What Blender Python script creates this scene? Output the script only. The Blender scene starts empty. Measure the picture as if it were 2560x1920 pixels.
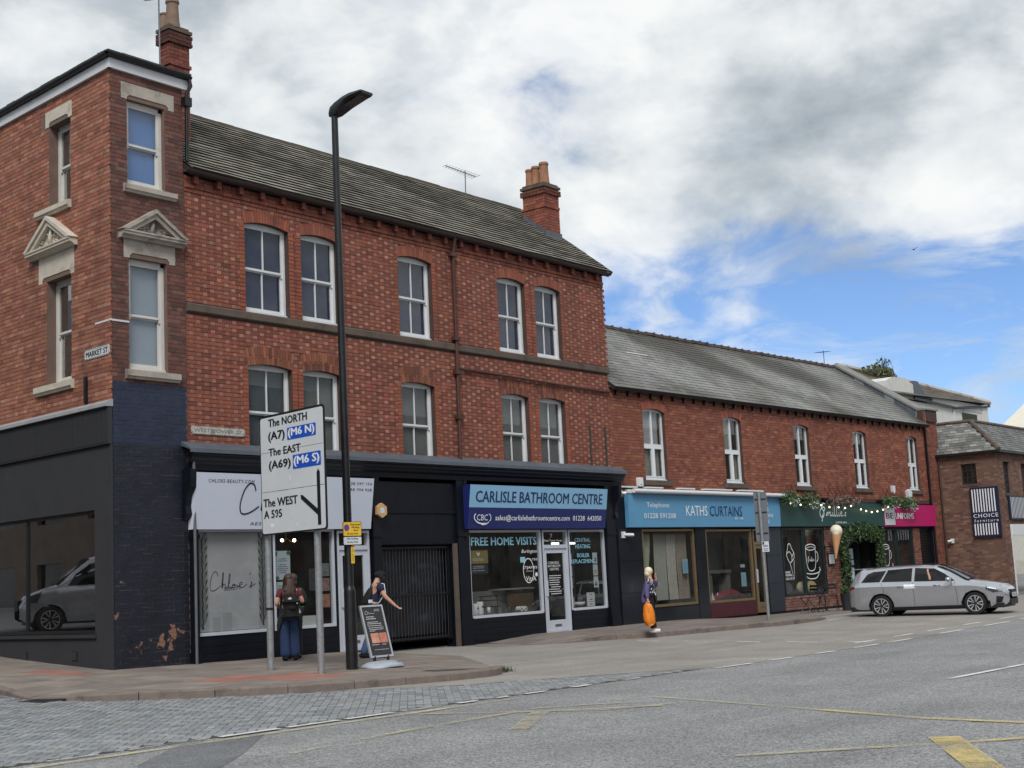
import bpy, bmesh, math, random
from mathutils import Matrix, Vector, noise
R = math.radians
sc = bpy.context.scene
col = sc.collection
rnd = random.Random(7)

# ------------------------------------------------------------------ camera
CAMZ = 1.45
cam = bpy.data.cameras.new('camera'); camo = bpy.data.objects.new('camera', cam); col.objects.link(camo)
cam.sensor_fit = 'HORIZONTAL'; cam.sensor_width = 36.0; cam.lens = 48.34
cam.clip_start = 0.1; cam.clip_end = 3000
cr = Vector((0.62536539, -0.77878467, -0.04911789)); cu = Vector((-0.0796741, -0.12634084, 0.98878209)); cf = Vector((0.77625393, 0.61443667, 0.14105816))
camo.matrix_world = Matrix(((cr.x, cu.x, -cf.x, 0), (cr.y, cu.y, -cf.y, 0), (cr.z, cu.z, -cf.z, CAMZ), (0, 0, 0, 1)))
sc.camera = camo

# ------------------------------------------------------------------ sky and sun
SUN_EL, SUN_AZ = R(46), R(232)          # azimuth clockwise from +Y: light from the left, behind the camera
w = bpy.data.worlds.new('World'); sc.world = w; w.use_nodes = True
nt = w.node_tree; nt.nodes.clear()
def N(nt, t, **k):
    n = nt.nodes.new(t)
    for a, b in k.items():
        setattr(n, a, b)
    return n
def math_(nt, op, a, b=None, c=None, clamp=False):
    n = N(nt, 'ShaderNodeMath', operation=op); n.use_clamp = clamp
    for i, v in enumerate((a, b, c)):
        if v is None: continue
        if isinstance(v, (int, float)): n.inputs[i].default_value = v
        else: nt.links.new(v, n.inputs[i])
    return n.outputs[0]
def ramp(nt, fac, stops, interp='LINEAR'):
    n = N(nt, 'ShaderNodeValToRGB'); n.color_ramp.interpolation = interp
    e = n.color_ramp.elements
    while len(e) < len(stops): e.new(.5)
    for i, (p, c) in enumerate(stops):
        e[i].position = p
        e[i].color = (c, c, c, 1) if isinstance(c, (int, float)) else (*c, 1)
    nt.links.new(fac, n.inputs[0]); return n.outputs[0]
def mixc(nt, fac, a, b, blend='MIX'):
    n = N(nt, 'ShaderNodeMix', data_type='RGBA', blend_type=blend)
    for i, v in ((0, fac), (6, a), (7, b)):
        if isinstance(v, (int, float)): n.inputs[i].default_value = v
        elif isinstance(v, tuple): n.inputs[i].default_value = (*v, 1) if len(v) == 3 else v
        else: nt.links.new(v, n.inputs[i])
    return n.outputs[2]
def noise_(nt, vec, scale, detail=4, rough=.55, dist=0., lac=2.0):
    n = N(nt, 'ShaderNodeTexNoise'); n.inputs['Scale'].default_value = scale; n.inputs['Detail'].default_value = detail
    n.inputs['Roughness'].default_value = rough; n.inputs['Distortion'].default_value = dist
    if vec is not None: nt.links.new(vec, n.inputs['Vector'])
    return n.outputs['Fac']
sky = N(nt, 'ShaderNodeTexSky', sky_type='NISHITA'); sky.sun_disc = False
sky.sun_elevation = SUN_EL; sky.sun_rotation = SUN_AZ; sky.altitude = 50; sky.air_density = .8; sky.dust_density = .15; sky.ozone_density = 2.5
tc = N(nt, 'ShaderNodeTexCoord')
mp = N(nt, 'ShaderNodeMapping'); mp.inputs['Scale'].default_value = (1, 1, 1.7); mp.inputs['Location'].default_value = (3.1, 1.7, .35)
nt.links.new(tc.outputs['Generated'], mp.inputs[0]); V = mp.outputs[0]
big = noise_(nt, V, 3.4, 6, .52, .15)
mid = noise_(nt, V, 9.0, 8, .56, .25)
# the broad break in the cloud that the photograph shows low over the row of shops
def dotv(v):
    n = N(nt, 'ShaderNodeVectorMath', operation='DOT_PRODUCT'); nt.links.new(tc.outputs['Generated'], n.inputs[0]); n.inputs[1].default_value = v; return n.outputs['Value']
ga = math_(nt, 'DIVIDE', dotv((0.45, -0.893, 0.0)), .30); ge = math_(nt, 'DIVIDE', math_(nt, 'SUBTRACT', dotv((0, 0, 1)), .138), .145)
gd = math_(nt, 'ADD', math_(nt, 'MULTIPLY', ga, ga), math_(nt, 'MULTIPLY', ge, ge))
gap = math_(nt, 'MULTIPLY', ramp(nt, gd, [(.10, 1.), (1.15, 0.)], 'EASE'), ramp(nt, dotv((0.90, 0.43, 0.0)), [(.3, 0.), (.6, 1.)]))
cover = math_(nt, 'MULTIPLY_ADD', mid, .85, math_(nt, 'MULTIPLY', big, 1.0))
cover = math_(nt, 'SUBTRACT', math_(nt, 'ADD', cover, -.17), math_(nt, 'MULTIPLY', gap, .375))
mask = ramp(nt, cover, [(.38, 0.), (.62, .90), (.76, 1.)], 'EASE')
wm = N(nt, 'ShaderNodeMapping'); wm.inputs['Scale'].default_value = (1, 1, 3.6); wm.inputs['Rotation'].default_value = (.25, .1, .3); nt.links.new(tc.outputs['Generated'], wm.inputs[0])
wisp = ramp(nt, noise_(nt, wm.outputs[0], 8.5, 9, .62, .9), [(.47, 0.), (.72, .75)])
mask = math_(nt, 'MAXIMUM', mask, wisp)
shade = math_(nt, 'ADD', math_(nt, 'MULTIPLY', noise_(nt, V, 5.6, 6, .52, .12), .62), math_(nt, 'MULTIPLY', mid, .42))
ccol = ramp(nt, shade, [(.39, (.215, .245, .275)), (.48, (.32, .355, .38)), (.56, (.46, .485, .50)), (.65, (.575, .585, .585))])
skyc = mixc(nt, 1.0, sky.outputs[0], (.060, .068, .080), 'MULTIPLY')
fin = mixc(nt, mask, skyc, ccol)
bg = N(nt, 'ShaderNodeBackground'); bg.inputs['Strength'].default_value = 1.0
nt.links.new(fin, bg.inputs[0])
ow = N(nt, 'ShaderNodeOutputWorld'); nt.links.new(bg.outputs[0], ow.inputs[0])
sl = bpy.data.lights.new('sun', 'SUN'); slo = bpy.data.objects.new('sun', sl); col.objects.link(slo)
sl.energy = 1.5; sl.angle = R(20); sl.color = (1, .965, .91)
sd = Vector((math.sin(SUN_AZ) * math.cos(SUN_EL), math.cos(SUN_AZ) * math.cos(SUN_EL), math.sin(SUN_EL)))
slo.rotation_euler = sd.to_track_quat('Z', 'Y').to_euler(); slo.location = (-30, -25, 60)
sc.view_settings.view_transform = 'Standard'; sc.view_settings.look = 'None'; sc.view_settings.exposure = 0.72; sc.view_settings.gamma = 1.0
sc.view_settings.use_curve_mapping = False
sc.render.engine = 'CYCLES'; sc.cycles.max_bounces = 6; sc.cycles.diffuse_bounces = 3; sc.cycles.transparent_max_bounces = 12
sc.cycles.caustics_reflective = False; sc.cycles.caustics_refractive = False; sc.cycles.use_denoising = True

# ------------------------------------------------------------------ helpers
def S(r, g, b):                       # sRGB 0-255 -> linear
    f = lambda c: c / 12.92 if c <= .04045 else ((c + .055) / 1.055) ** 2.4
    return (f(r / 255), f(g / 255), f(b / 255))
MATS = {}
def mat(name, color, rough=.6, var=.12, scale=6., bump=0., bscale=60., metal=0., attr=False, stain=None, coat=0., spec=None, fine=0., streak=None, tint=None):
    """procedural surface: base colour * two noises, optional dirt colour, bump"""
    if name in MATS: return MATS[name]
    m = bpy.data.materials.new(name); m.use_nodes = True; nt = m.node_tree; b = nt.nodes['Principled BSDF']
    g = N(nt, 'ShaderNodeNewGeometry'); P = g.outputs['Position']
    n1 = noise_(nt, P, scale, 5, .6)
    f = ramp(nt, n1, [(.25, 1 - var), (.75, 1 + var)])
    if attr:
        a = N(nt, 'ShaderNodeAttribute'); a.attribute_name = 'Col'; base = a.outputs['Color']
    else:
        base = tuple(color)
    c = mixc(nt, 1.0, base, f, 'MULTIPLY')
    if tint: c = mixc(nt, 1.0, c, tuple(tint), 'MULTIPLY')
    if fine:
        n2 = noise_(nt, P, scale * 14, 3, .7)
        c = mixc(nt, 1.0, c, ramp(nt, n2, [(.3, 1 - fine), (.7, 1 + fine)]), 'MULTIPLY')
    if stain:
        scol, sscale, lo, hi = stain
        sf = ramp(nt, noise_(nt, P, sscale, 6, .65, .4), [(lo, 0.), (hi, 1.)])
        c = mixc(nt, sf, c, tuple(scol))
    if streak:                                   # rain and soot running down the wall
        mp_ = N(nt, 'ShaderNodeMapping'); mp_.inputs['Scale'].default_value = (1, 1, .16); nt.links.new(P, mp_.inputs[0])
        kf = ramp(nt, noise_(nt, mp_.outputs[0], streak[1], 5, .6, .2), [(streak[2], 0.), (streak[3], streak[4])])
        c = mixc(nt, kf, c, tuple(streak[0]))
    nt.links.new(c, b.inputs['Base Color'])
    b.inputs['Metallic'].default_value = metal
    rr = ramp(nt, n1, [(.2, max(.02, rough - .08)), (.8, min(1, rough + .08))]); nt.links.new(rr, b.inputs['Roughness'])
    if spec is not None: b.inputs['Specular IOR Level'].default_value = spec
    if coat: b.inputs['Coat Weight'].default_value = coat; b.inputs['Coat Roughness'].default_value = .04
    if bump:
        bn = N(nt, 'ShaderNodeBump'); bn.inputs['Strength'].default_value = bump; bn.inputs['Distance'].default_value = .01
        nt.links.new(noise_(nt, P, bscale, 4, .65), bn.inputs['Height']); nt.links.new(bn.outputs[0], b.inputs['Normal'])
    MATS[name] = m; return m
def glass(name, tint=.86, ior=1.5, dirt=.03, rough=0.0, refl=.80):
    if name in MATS: return MATS[name]
    m = bpy.data.materials.new(name); m.use_nodes = True; nt = m.node_tree; nt.nodes.clear()
    t = N(nt, 'ShaderNodeBsdfTransparent'); t.inputs[0].default_value = (tint, tint * 1.0, tint * .99, 1)
    gl = N(nt, 'ShaderNodeBsdfGlossy'); gl.inputs['Roughness'].default_value = rough; gl.inputs[0].default_value = (1, 1, 1, 1)
    g = N(nt, 'ShaderNodeNewGeometry')
    bn = N(nt, 'ShaderNodeBump'); bn.inputs['Strength'].default_value = .02; bn.inputs['Distance'].default_value = .02
    nt.links.new(noise_(nt, g.outputs['Position'], 1.6, 2, .5), bn.inputs['Height']); nt.links.new(bn.outputs[0], gl.inputs['Normal'])
    fr = N(nt, 'ShaderNodeFresnel'); nt.links.new(math_(nt, 'ADD', ior, math_(nt, 'MULTIPLY', g.outputs['Backfacing'], 1 / ior - ior)), fr.inputs[0])
    mx = N(nt, 'ShaderNodeMixShader'); nt.links.new(math_(nt, 'MULTIPLY', fr.outputs[0], refl, clamp=True), mx.inputs[0])
    nt.links.new(t.outputs[0], mx.inputs[1]); nt.links.new(gl.outputs[0], mx.inputs[2])
    d = N(nt, 'ShaderNodeBsdfDiffuse'); d.inputs[0].default_value = (.5, .52, .52, 1)
    mx2 = N(nt, 'ShaderNodeMixShader')
    nt.links.new(ramp(nt, noise_(nt, g.outputs['Position'], 2.3, 5, .6), [(.35, dirt * .3), (.75, dirt * 1.7)]), mx2.inputs[0])
    nt.links.new(mx.outputs[0], mx2.inputs[1]); nt.links.new(d.outputs[0], mx2.inputs[2])
    o = N(nt, 'ShaderNodeOutputMaterial'); nt.links.new(mx2.outputs[0], o.inputs[0])
    MATS[name] = m; return m
def emit(name, color, strength):
    m = bpy.data.materials.new(name); m.use_nodes = True; b = m.node_tree.nodes['Principled BSDF']
    b.inputs['Base Color'].default_value = (*color, 1); b.inputs['Emission Color'].default_value = (*color, 1); b.inputs['Emission Strength'].default_value = strength
    MATS[name] = m; return m

class Frame:
    """u = to the viewer's right along a wall, v = up, w = out of the wall"""
    def __init__(s, origin, right, out=None):
        s.o = Vector(origin); r = Vector((right[0], right[1], 0)).normalized(); up = Vector((0, 0, 1)); n = r.cross(up)
        s.r, s.n = r, n
        s.m3 = Matrix(((r.x, 0, n.x), (r.y, 0, n.y), (0, 1, 0)))
        s.m = Matrix.Translation(s.o) @ s.m3.to_4x4()
    def p(s, u, v, w=0.): return s.o + s.r * u + s.n * w + Vector((0, 0, v))
WORLD = None
OFF = {}                                 # world position of each parent chain's root
def setp(o, parent):
    if parent is not None:
        o.parent = parent; OFF[o.name] = OFF[parent.name]
def props(o, label=None, cat=None, group=None, kind=None):
    if label: o['label'] = label
    if cat: o['category'] = cat
    if group: o['group'] = group
    if kind: o['kind'] = kind
    return o
def thing(name, label, cat, loc, group=None, kind=None):
    o = bpy.data.objects.new(name, None); o.empty_display_size = .2; col.objects.link(o); o.location = loc
    OFF[o.name] = Vector(loc)
    return props(o, label, cat, group, kind)
class MB:
    def __init__(s, M=None):
        s.v = []; s.f = []; s.c = []; s.mi = []; s.M = M.m if isinstance(M, Frame) else M
    def pt(s, p):
        p = Vector(p); s.v.append(s.M @ p if s.M is not None else p); return len(s.v) - 1
    def face(s, idx, c=None, mi=0): s.f.append(tuple(idx)); s.c.append(c); s.mi.append(mi)
    def poly(s, pts, c=None, mi=0): s.face([s.pt(p) for p in pts], c, mi); return s
    def box(s, x0, x1, y0, y1, z0, z1, c=None, skip='', mi=0):
        i = [s.pt(p) for p in ((x0, y0, z0), (x1, y0, z0), (x1, y1, z0), (x0, y1, z0), (x0, y0, z1), (x1, y0, z1), (x1, y1, z1), (x0, y1, z1))]
        for k, q in (('b', (3, 2, 1, 0)), ('t', (4, 5, 6, 7)), ('y', (0, 1, 5, 4)), ('X', (1, 2, 6, 5)), ('Y', (2, 3, 7, 6)), ('x', (3, 0, 4, 7))):
            if k not in skip: s.face([i[j] for j in q], c, mi)
        return s
    def prism(s, pts, a, b, c=None, mi=0, caps=True):
        """outline (list of (x,y)) extruded along local z from a to b"""
        n = len(pts); A = [s.pt((x, y, a)) for x, y in pts]; B = [s.pt((x, y, b)) for x, y in pts]
        if caps: s.face(A[::-1], c, mi); s.face(B, c, mi)
        for i in range(n): j = (i + 1) % n; s.face((A[i], A[j], B[j], B[i]), c, mi)
        return s
    def tube(s, path, r, n=8, c=None, cap=True, mi=0):
        path = [Vector(p) for p in path]; rs = r if isinstance(r, (list, tuple)) else [r] * len(path); rings = []
        for i, p in enumerate(path):
            d = (path[min(i + 1, len(path) - 1)] - path[max(i - 1, 0)])
            d = d.normalized() if d.length > 1e-9 else Vector((0, 0, 1))
            a = Vector((0, 0, 1)) if abs(d.z) < .9 else Vector((1, 0, 0))
            x = d.cross(a).normalized(); y = d.cross(x).normalized()
            rings.append([s.pt(p + (x * math.cos(t) + y * math.sin(t)) * rs[i]) for t in (2 * math.pi * k / n for k in range(n))])
        for A, B in zip(rings, rings[1:]):
            for k in range(n): j = (k + 1) % n; s.face((A[k], A[j], B[j], B[k]), c, mi)
        if cap: s.face(rings[0][::-1], c, mi); s.face(rings[-1], c, mi)
        return s
    def lathe(s, prof, n=16, cx=0., cy=0., c=None, mi=0, cap=True):
        rings = [[s.pt((cx + r * math.cos(2 * math.pi * k / n), cy + r * math.sin(2 * math.pi * k / n), z)) for k in range(n)] for r, z in prof]
        for A, B in zip(rings, rings[1:]):
            for k in range(n): j = (k + 1) % n; s.face((A[k], A[j], B[j], B[k]), c, mi)
        if cap: s.face(rings[0][::-1], c, mi); s.face(rings[-1], c, mi)
        return s
    def ball(s, ctr, rx, ry=None, rz=None, n=10, c=None, mi=0):
        ry = ry or rx; rz = rz or rx; ctr = Vector(ctr); m = max(4, n // 2)
        rings = [[s.pt(ctr + Vector((rx * math.sin(math.pi * i / m) * math.cos(2 * math.pi * k / n), ry * math.sin(math.pi * i / m) * math.sin(2 * math.pi * k / n), -rz * math.cos(math.pi * i / m)))) for k in range(n)] for i in range(m + 1)]
        for A, B in zip(rings, rings[1:]):
            for k in range(n): j = (k + 1) % n; s.face((A[k], A[j], B[j], B[k]), c, mi)
        return s
    def stroke(s, pts, width, z, z1=None, c=None):
        """flat ribbon (a drawn line) in the local xy plane at height z; width may vary along it"""
        P = [Vector((x, y)) for x, y in pts]; L = []; n = len(P)
        for i, p in enumerate(P):
            d = P[min(i + 1, n - 1)] - P[max(i - 1, 0)]; d = d.normalized() if d.length > 1e-9 else Vector((1, 0))
            wd = width[i] if isinstance(width, (list, tuple)) else width
            q = Vector((-d.y, d.x)) * wd / 2
            L.append((s.pt((p.x + q.x, p.y + q.y, z)), s.pt((p.x - q.x, p.y - q.y, z))))
        for a, b in zip(L, L[1:]): s.face((a[1], b[1], b[0], a[0]), c)
        return s
    def mesh(s, name, off=Vector((0, 0, 0))):
        me = bpy.data.meshes.new(name); me.from_pydata([v - off for v in s.v], [], s.f)
        if any(c is not None for c in s.c):
            at = me.color_attributes.new('Col', 'FLOAT_COLOR', 'CORNER'); buf = []
            for p, c in zip(s.f, s.c): buf.extend(list((*(c or (.5, .5, .5)), 1.)) * len(p))
            at.data.foreach_set('color', buf)
        if any(s.mi): me.polygons.foreach_set('material_index', s.mi)
        return me
    def build(s, name, m, parent=None, smooth=None, off=None, kind=None):
        off = OFF[parent.name] if parent is not None else (Vector(off) if off is not None else Vector((0, 0, 0)))
        me = s.mesh(name, off)
        for x in (m if isinstance(m, (list, tuple)) else [m]): me.materials.append(x)
        o = bpy.data.objects.new(name, me); col.objects.link(o)
        if parent is not None: setp(o, parent)
        else: o.location = off; OFF[o.name] = Vector(off)
        if smooth is not None:
            me.shade_smooth() if smooth is True else me.set_sharp_from_angle(angle=R(smooth))
            if smooth is not True: me.polygons.foreach_set('use_smooth', [True] * len(me.polygons))
        if kind: o['kind'] = kind
        return o
def piece(name, me, mtx, parent):
    """one of many alike pieces: an object sharing mesh data, world matrix mtx"""
    o = bpy.data.objects.new(name, me); col.objects.link(o); o.parent = parent
    o.matrix_local = Matrix.Translation(-OFF[parent.name]) @ mtx
    return o
def bez(p, n=8):
    """smooth curve through points (Catmull-Rom)"""
    out = []; q = [p[0]] + list(p) + [p[-1]]
    for i in range(1, len(q) - 2):
        a, b, c, d = (Vector(x) for x in q[i - 1:i + 3])
        for k in range(n):
            t = k / n; out.append(tuple(.5 * ((2 * b) + (c - a) * t + (2 * a - 5 * b + 4 * c - d) * t * t + (3 * b - a - 3 * c + d) * t ** 3)))
    out.append(tuple(p[-1])); return out
_txt = {}
def text_mesh(body, bold=0., shear=0., spacing=1.0, res=2):
    key = (body, bold, shear, spacing)
    if key not in _txt:
        cu_ = bpy.data.curves.new('lettering', 'FONT'); cu_.body = body; cu_.offset = bold; cu_.shear = shear; cu_.space_character = spacing; cu_.resolution_u = res
        cu_.align_x = 'CENTER'
        o = bpy.data.objects.new('tmp', cu_); me = bpy.data.meshes.new_from_object(o)
        _txt[key] = ([v.co.copy() for v in me.vertices], [tuple(p.vertices) for p in me.polygons])
        bpy.data.objects.remove(o); bpy.data.curves.remove(cu_); bpy.data.meshes.remove(me)
    return _txt[key]
def text(F, body, u0, u1, v0, v1, w, m, parent, name='lettering', bold=.0, shear=0., spacing=1.0, slope=0., mb=None):
    """flat lettering fitted to the rectangle u0..u1 x v0..v1 at depth w (slope: w falls by slope per metre of height)"""
    V, Fs = text_mesh(body, 0., shear, spacing)
    xs = [p.x for p in V]; ys = [p.y for p in V]; x0, x1, y0, y1 = min(xs), max(xs), min(ys), max(ys)
    B = mb or MB(F); k = bold * 1.6 * (v1 - v0)
    for q, (du, dv) in enumerate(((0, 0), (k, 0), (-k, 0), (0, k * .6)) if bold else ((0, 0),)):
        b = len(B.v)
        for p in V:
            u = u0 + (p.x - x0) / (x1 - x0) * (u1 - u0); v = v0 + (p.y - y0) / (y1 - y0) * (v1 - v0)
            B.pt((u + du, v + dv, w + slope * (v - v0) + q * .0007))
        for f in Fs: B.face([b + i for i in f])
    return B if mb is not None else B.build(name, m, parent)

def wall_slabs(B, u0, u1, v0, v1, holes, w0, w1, c=None):
    """solid wall with rectangular openings, as butted boxes"""
    us = sorted({u0, u1, *[h[0] for h in holes], *[h[1] for h in holes]}); us = [u for u in us if u0 <= u <= u1]
    for a, b in zip(us, us[1:]):
        m = (a + b) / 2; hs = sorted((h[2], h[3]) for h in holes if h[0] <= m <= h[1]); v = v0
        for lo, hi in hs:
            if lo > v + 1e-4: B.box(a, b, v, lo, w0, w1, c)
            v = max(v, hi)
        if v < v1 - 1e-4: B.box(a, b, v, v1, w0, w1, c)
    return B
class Arch:
    def __init__(s, uc, a, spring, rise, ring):
        s.uc, s.a, s.z, s.rise, s.ring = uc, a, spring, rise, ring
        s.R = (a * a + rise * rise) / (2 * rise); s.zc = spring + rise - s.R; s.th = math.asin(a / s.R)
    def half(s, z):
        if z < s.z or z > s.zc + s.R + s.ring: return 0
        return min(math.sqrt(max(0, (s.R + s.ring) ** 2 - (z - s.zc) ** 2)), (z - s.zc) * math.tan(s.th))
def jit(c, k, r=None):
    r = r or rnd; g = 1 + r.uniform(-k, k); return tuple(max(.004, x * g * (1 + r.uniform(-k, k) * .35)) for x in c)
def lay(parent, items, F, m, n_single=300, name='brick', variants=5):
    """items: (u,v,len,height,proud,colour,key or None) -> nearest full pieces become objects, the rest one joined part"""
    camp = Vector((0, 0, CAMZ))
    full = [(i, (F.p(it[0], it[1]) - camp).length) for i, it in enumerate(items) if it[6] is not None]
    full.sort(key=lambda t: t[1]); single = {i for i, _ in full[:n_single]}
    cache = {}; B = MB(F); rr = random.Random(len(items))
    for i, (u, v, L, H, wp, c, key) in enumerate(items):
        if i in single:
            k = (key, rr.randrange(variants))
            if k not in cache:
                b = MB(); b.box(-L / 2, L / 2, -H / 2, H / 2, -.012, 0, c, skip='b'); me = b.mesh(name); me.materials.append(m); cache[k] = me
            piece(name, cache[k], Matrix.Translation(F.p(u, v, wp)) @ F.m3.to_4x4(), parent)
        else:
            B.box(u - L / 2, u + L / 2, v - H / 2, v + H / 2, wp - .012, wp, c, skip='b')
    if B.f: B.build(name, m, parent, kind='stuff')
def bricks(parent, F, u0, u1, v0, v1, holes, arches, m, colours, H=.08, st=.225, hd=.105, j=.011, bond='flemish', wp=.006, n_single=300, seed=1, var=.16):
    r = random.Random(seed); items = []
    n = int(round((v1 - v0) / H)); H = (v1 - v0) / n
    for k in range(n):
        z = v0 + (k + .5) * H; u = u0; row = []
        if bond == 'flemish':
            seq = [(st, 's'), (hd, 'h')]; u -= (k % 2) * (st / 2 + j + hd / 2) + 0.0
        elif bond == 'garden':
            seq = [(hd, 'h')] if k % 4 == 2 else [(st, 's')]; u -= (k % 2) * (st + j) / 2 if k % 4 != 2 else hd / 2
        else:
            seq = [(st, 's')]; u -= (k % 2) * (st + j) / 2
        q = 0
        while u < u1:
            L, t = seq[q % len(seq)]; q += 1
            row.append((u, u + L, t)); u += L + j
        ex = [(h[0], h[1]) for h in holes if h[2] < z < h[3]]
        for A in arches:
            hw = A.half(z)
            if hw > 0: ex.append((A.uc - hw, A.uc + hw))
        for a, b, t in row:
            segs = [(max(a, u0), min(b, u1))]
            for x, y in ex:
                segs = [s_ for a_, b_ in segs for s_ in ((a_, min(b_, x - .004)), (max(a_, y + .004), b_)) if s_[1] - s_[0] > .02]
            for a_, b_ in segs:
                if b_ - a_ < .02: continue
                full = (b_ - a_) > (b - a) - .002
                pal = colours[t] if isinstance(colours, dict) else colours
                items.append(((a_ + b_) / 2, z + r.uniform(-.002, .002), b_ - a_, H - j, wp + r.uniform(-.003, .003), jit(r.choice(pal), var, r), t if full else None))
    lay(parent, items, F, m, n_single)
def voussoirs(parent, F, arches, m, pal, w=.008, thick=.075, rings=1, single=True, deep=.10, seed=3):
    """gauged arch bricks set radially, with the soffit behind them"""
    r = random.Random(seed)
    for A in arches:
        n = max(7, int(round(2 * A.th * (A.R + A.ring / 2) / thick))); 
        for k in range(n):
            t0 = -A.th + 2 * A.th * k / n + .004 / A.R; t1 = -A.th + 2 * A.th * (k + 1) / n - .004 / A.R
            cuts = [0, 1] if rings == 1 else ([0, .52, 1] if k % 2 else [0, .36, 1])
            for a, b in zip(cuts, cuts[1:]):
                r0 = A.R + A.ring * a + (.004 if a else 0); r1 = A.R + A.ring * b - .004; c = jit(r.choice(pal), .18, r)
                B = MB(F); ww = w + r.uniform(-.003, .003)
                B.prism([(A.uc + r0 * math.sin(t0), A.zc + r0 * math.cos(t0)), (A.uc + r0 * math.sin(t1), A.zc + r0 * math.cos(t1)), (A.uc + r1 * math.sin(t1), A.zc + r1 * math.cos(t1)), (A.uc + r1 * math.sin(t0), A.zc + r1 * math.cos(t0))], -deep if a == 0 else -.01, ww, c)
                B.build('arch_brick', m, parent)
def arc_pts(uc, a, spring, rise, n=12):
    A = Arch(uc, a, spring, rise, .1)
    return [(uc + A.R * math.sin(t), A.zc + A.R * math.cos(t)) for t in (-A.th + 2 * A.th * k / n for k in range(n + 1))]
# ------------------------------------------------------------------ ground
def sp(s, k): return .5 * (s + math.sqrt(s * s + k * k))
def g0(X, Y):
    Yc = min(Y, 21.0)
    z = -.155 + .0085 * (sp(24 - X, 3) - sp(6 - X, 3)) + .024 * sp(Yc - 13.6, 2)
    z += .0075 * (sp(X - 26, 3) - sp(X - 38, 3)) * min(1, max(0, 1 - (Yc - 13.6) / 7.1))
    if X < 18: z += .062 * (sp(min(Y, 40) - 20.9, 1.) - .012) * min(1, (18 - X) / 3)
    return z
def speckle(name, dark, mid, light, rough, scale, bump=.35):
    m = bpy.data.materials.new(name); m.use_nodes = True; nt = m.node_tree; b = nt.nodes['Principled BSDF']
    P = N(nt, 'ShaderNodeNewGeometry').outputs['Position']
    v = N(nt, 'ShaderNodeTexVoronoi'); v.inputs['Scale'].default_value = scale; nt.links.new(P, v.inputs['Vector'])
    sepc = N(nt, 'ShaderNodeSeparateColor'); nt.links.new(v.outputs['Color'], sepc.inputs[0])
    fine = noise_(nt, P, scale * .55, 3, .7)
    t = math_(nt, 'MULTIPLY_ADD', sepc.outputs[0], .62, math_(nt, 'MULTIPLY', fine, .38))
    c = ramp(nt, t, [(.16, dark), (.48, mid), (.86, light)])
    patch = ramp(nt, noise_(nt, P, .55, 5, .6, .5), [(.28, .80), (.72, 1.14)])
    c = mixc(nt, 1., c, patch, 'MULTIPLY')
    streak = N(nt, 'ShaderNodeMapping'); streak.inputs['Scale'].default_value = (.12, 1.3, 1); nt.links.new(P, streak.inputs[0])
    c = mixc(nt, 1., c, ramp(nt, noise_(nt, streak.outputs[0], 1.0, 4, .6), [(.3, .88), (.7, 1.09)]), 'MULTIPLY')
    nt.links.new(c, b.inputs['Base Color']); b.inputs['Roughness'].default_value = rough
    bn = N(nt, 'ShaderNodeBump'); bn.inputs['Strength'].default_value = bump; bn.inputs['Distance'].default_value = .006
    nt.links.new(t, bn.inputs['Height']); nt.links.new(bn.outputs[0], b.inputs['Normal'])
    MATS[name] = m; return m
M_road = speckle('worn_asphalt', (.10, .102, .104), (.228, .231, .234), (.40, .402, .402), .85, 60)
M_patch = speckle('patched_asphalt', (.07, .073, .08), (.14, .145, .155), (.25, .255, .265), .85, 80)
M_bay = speckle('bay_tarmac', (.16, .147, .135), (.27, .25, .23), (.40, .375, .35), .9, 95, .2)
M_sand = mat('joint_sand', (.045, .043, .04), .95, .2, 9)
M_block = mat('paving_block', (.2, .2, .2), .85, .14, 2.2, .25, 120, attr=True, fine=.10)
M_slab = mat('paving_slab', (.2, .2, .2), .88, .16, 2.6, .25, 90, attr=True, fine=.10, stain=((.10, .09, .08), 1.1, .56, .80))
M_kerb = mat('kerb_stone', S(122, 110, 104), .85, .22, 5, .5, 70, fine=.14, stain=((.07, .06, .055), 2.4, .52, .72))
def paint(name, color, lo, hi, scale=7.):
    m = bpy.data.materials.new(name); m.use_nodes = True; nt = m.node_tree; b = nt.nodes['Principled BSDF']
    P = N(nt, 'ShaderNodeNewGeometry').outputs['Position']
    b.inputs['Roughness'].default_value = .75
    nt.links.new(mixc(nt, 1., tuple(color), ramp(nt, noise_(nt, P, 20, 3), [(.3, .8), (.7, 1.1)]), 'MULTIPLY'), b.inputs['Base Color'])
    a = math_(nt, 'MULTIPLY_ADD', noise_(nt, P, 60, 3, .7), .45, math_(nt, 'MULTIPLY', noise_(nt, P, scale * .2, 5, .65), .55))
    nt.links.new(ramp(nt, a, [(lo, 0.), (hi, 1.)]), b.inputs['Alpha']); MATS[name] = m; return m
M_white = paint('road_paint_white', (.72, .72, .70), .36, .50)
M_whitew = paint('road_paint_white_worn', (.68, .68, .66), .44, .60)
M_yellow = paint('road_paint_yellow', (.66, .52, .20), .38, .60)
M_yellowp = paint('road_paint_yellow_pale', (.62, .56, .36), .40, .62)
M_yelloww = paint('road_paint_yellow_worn', (.56, .49, .32), .42, .64)

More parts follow.
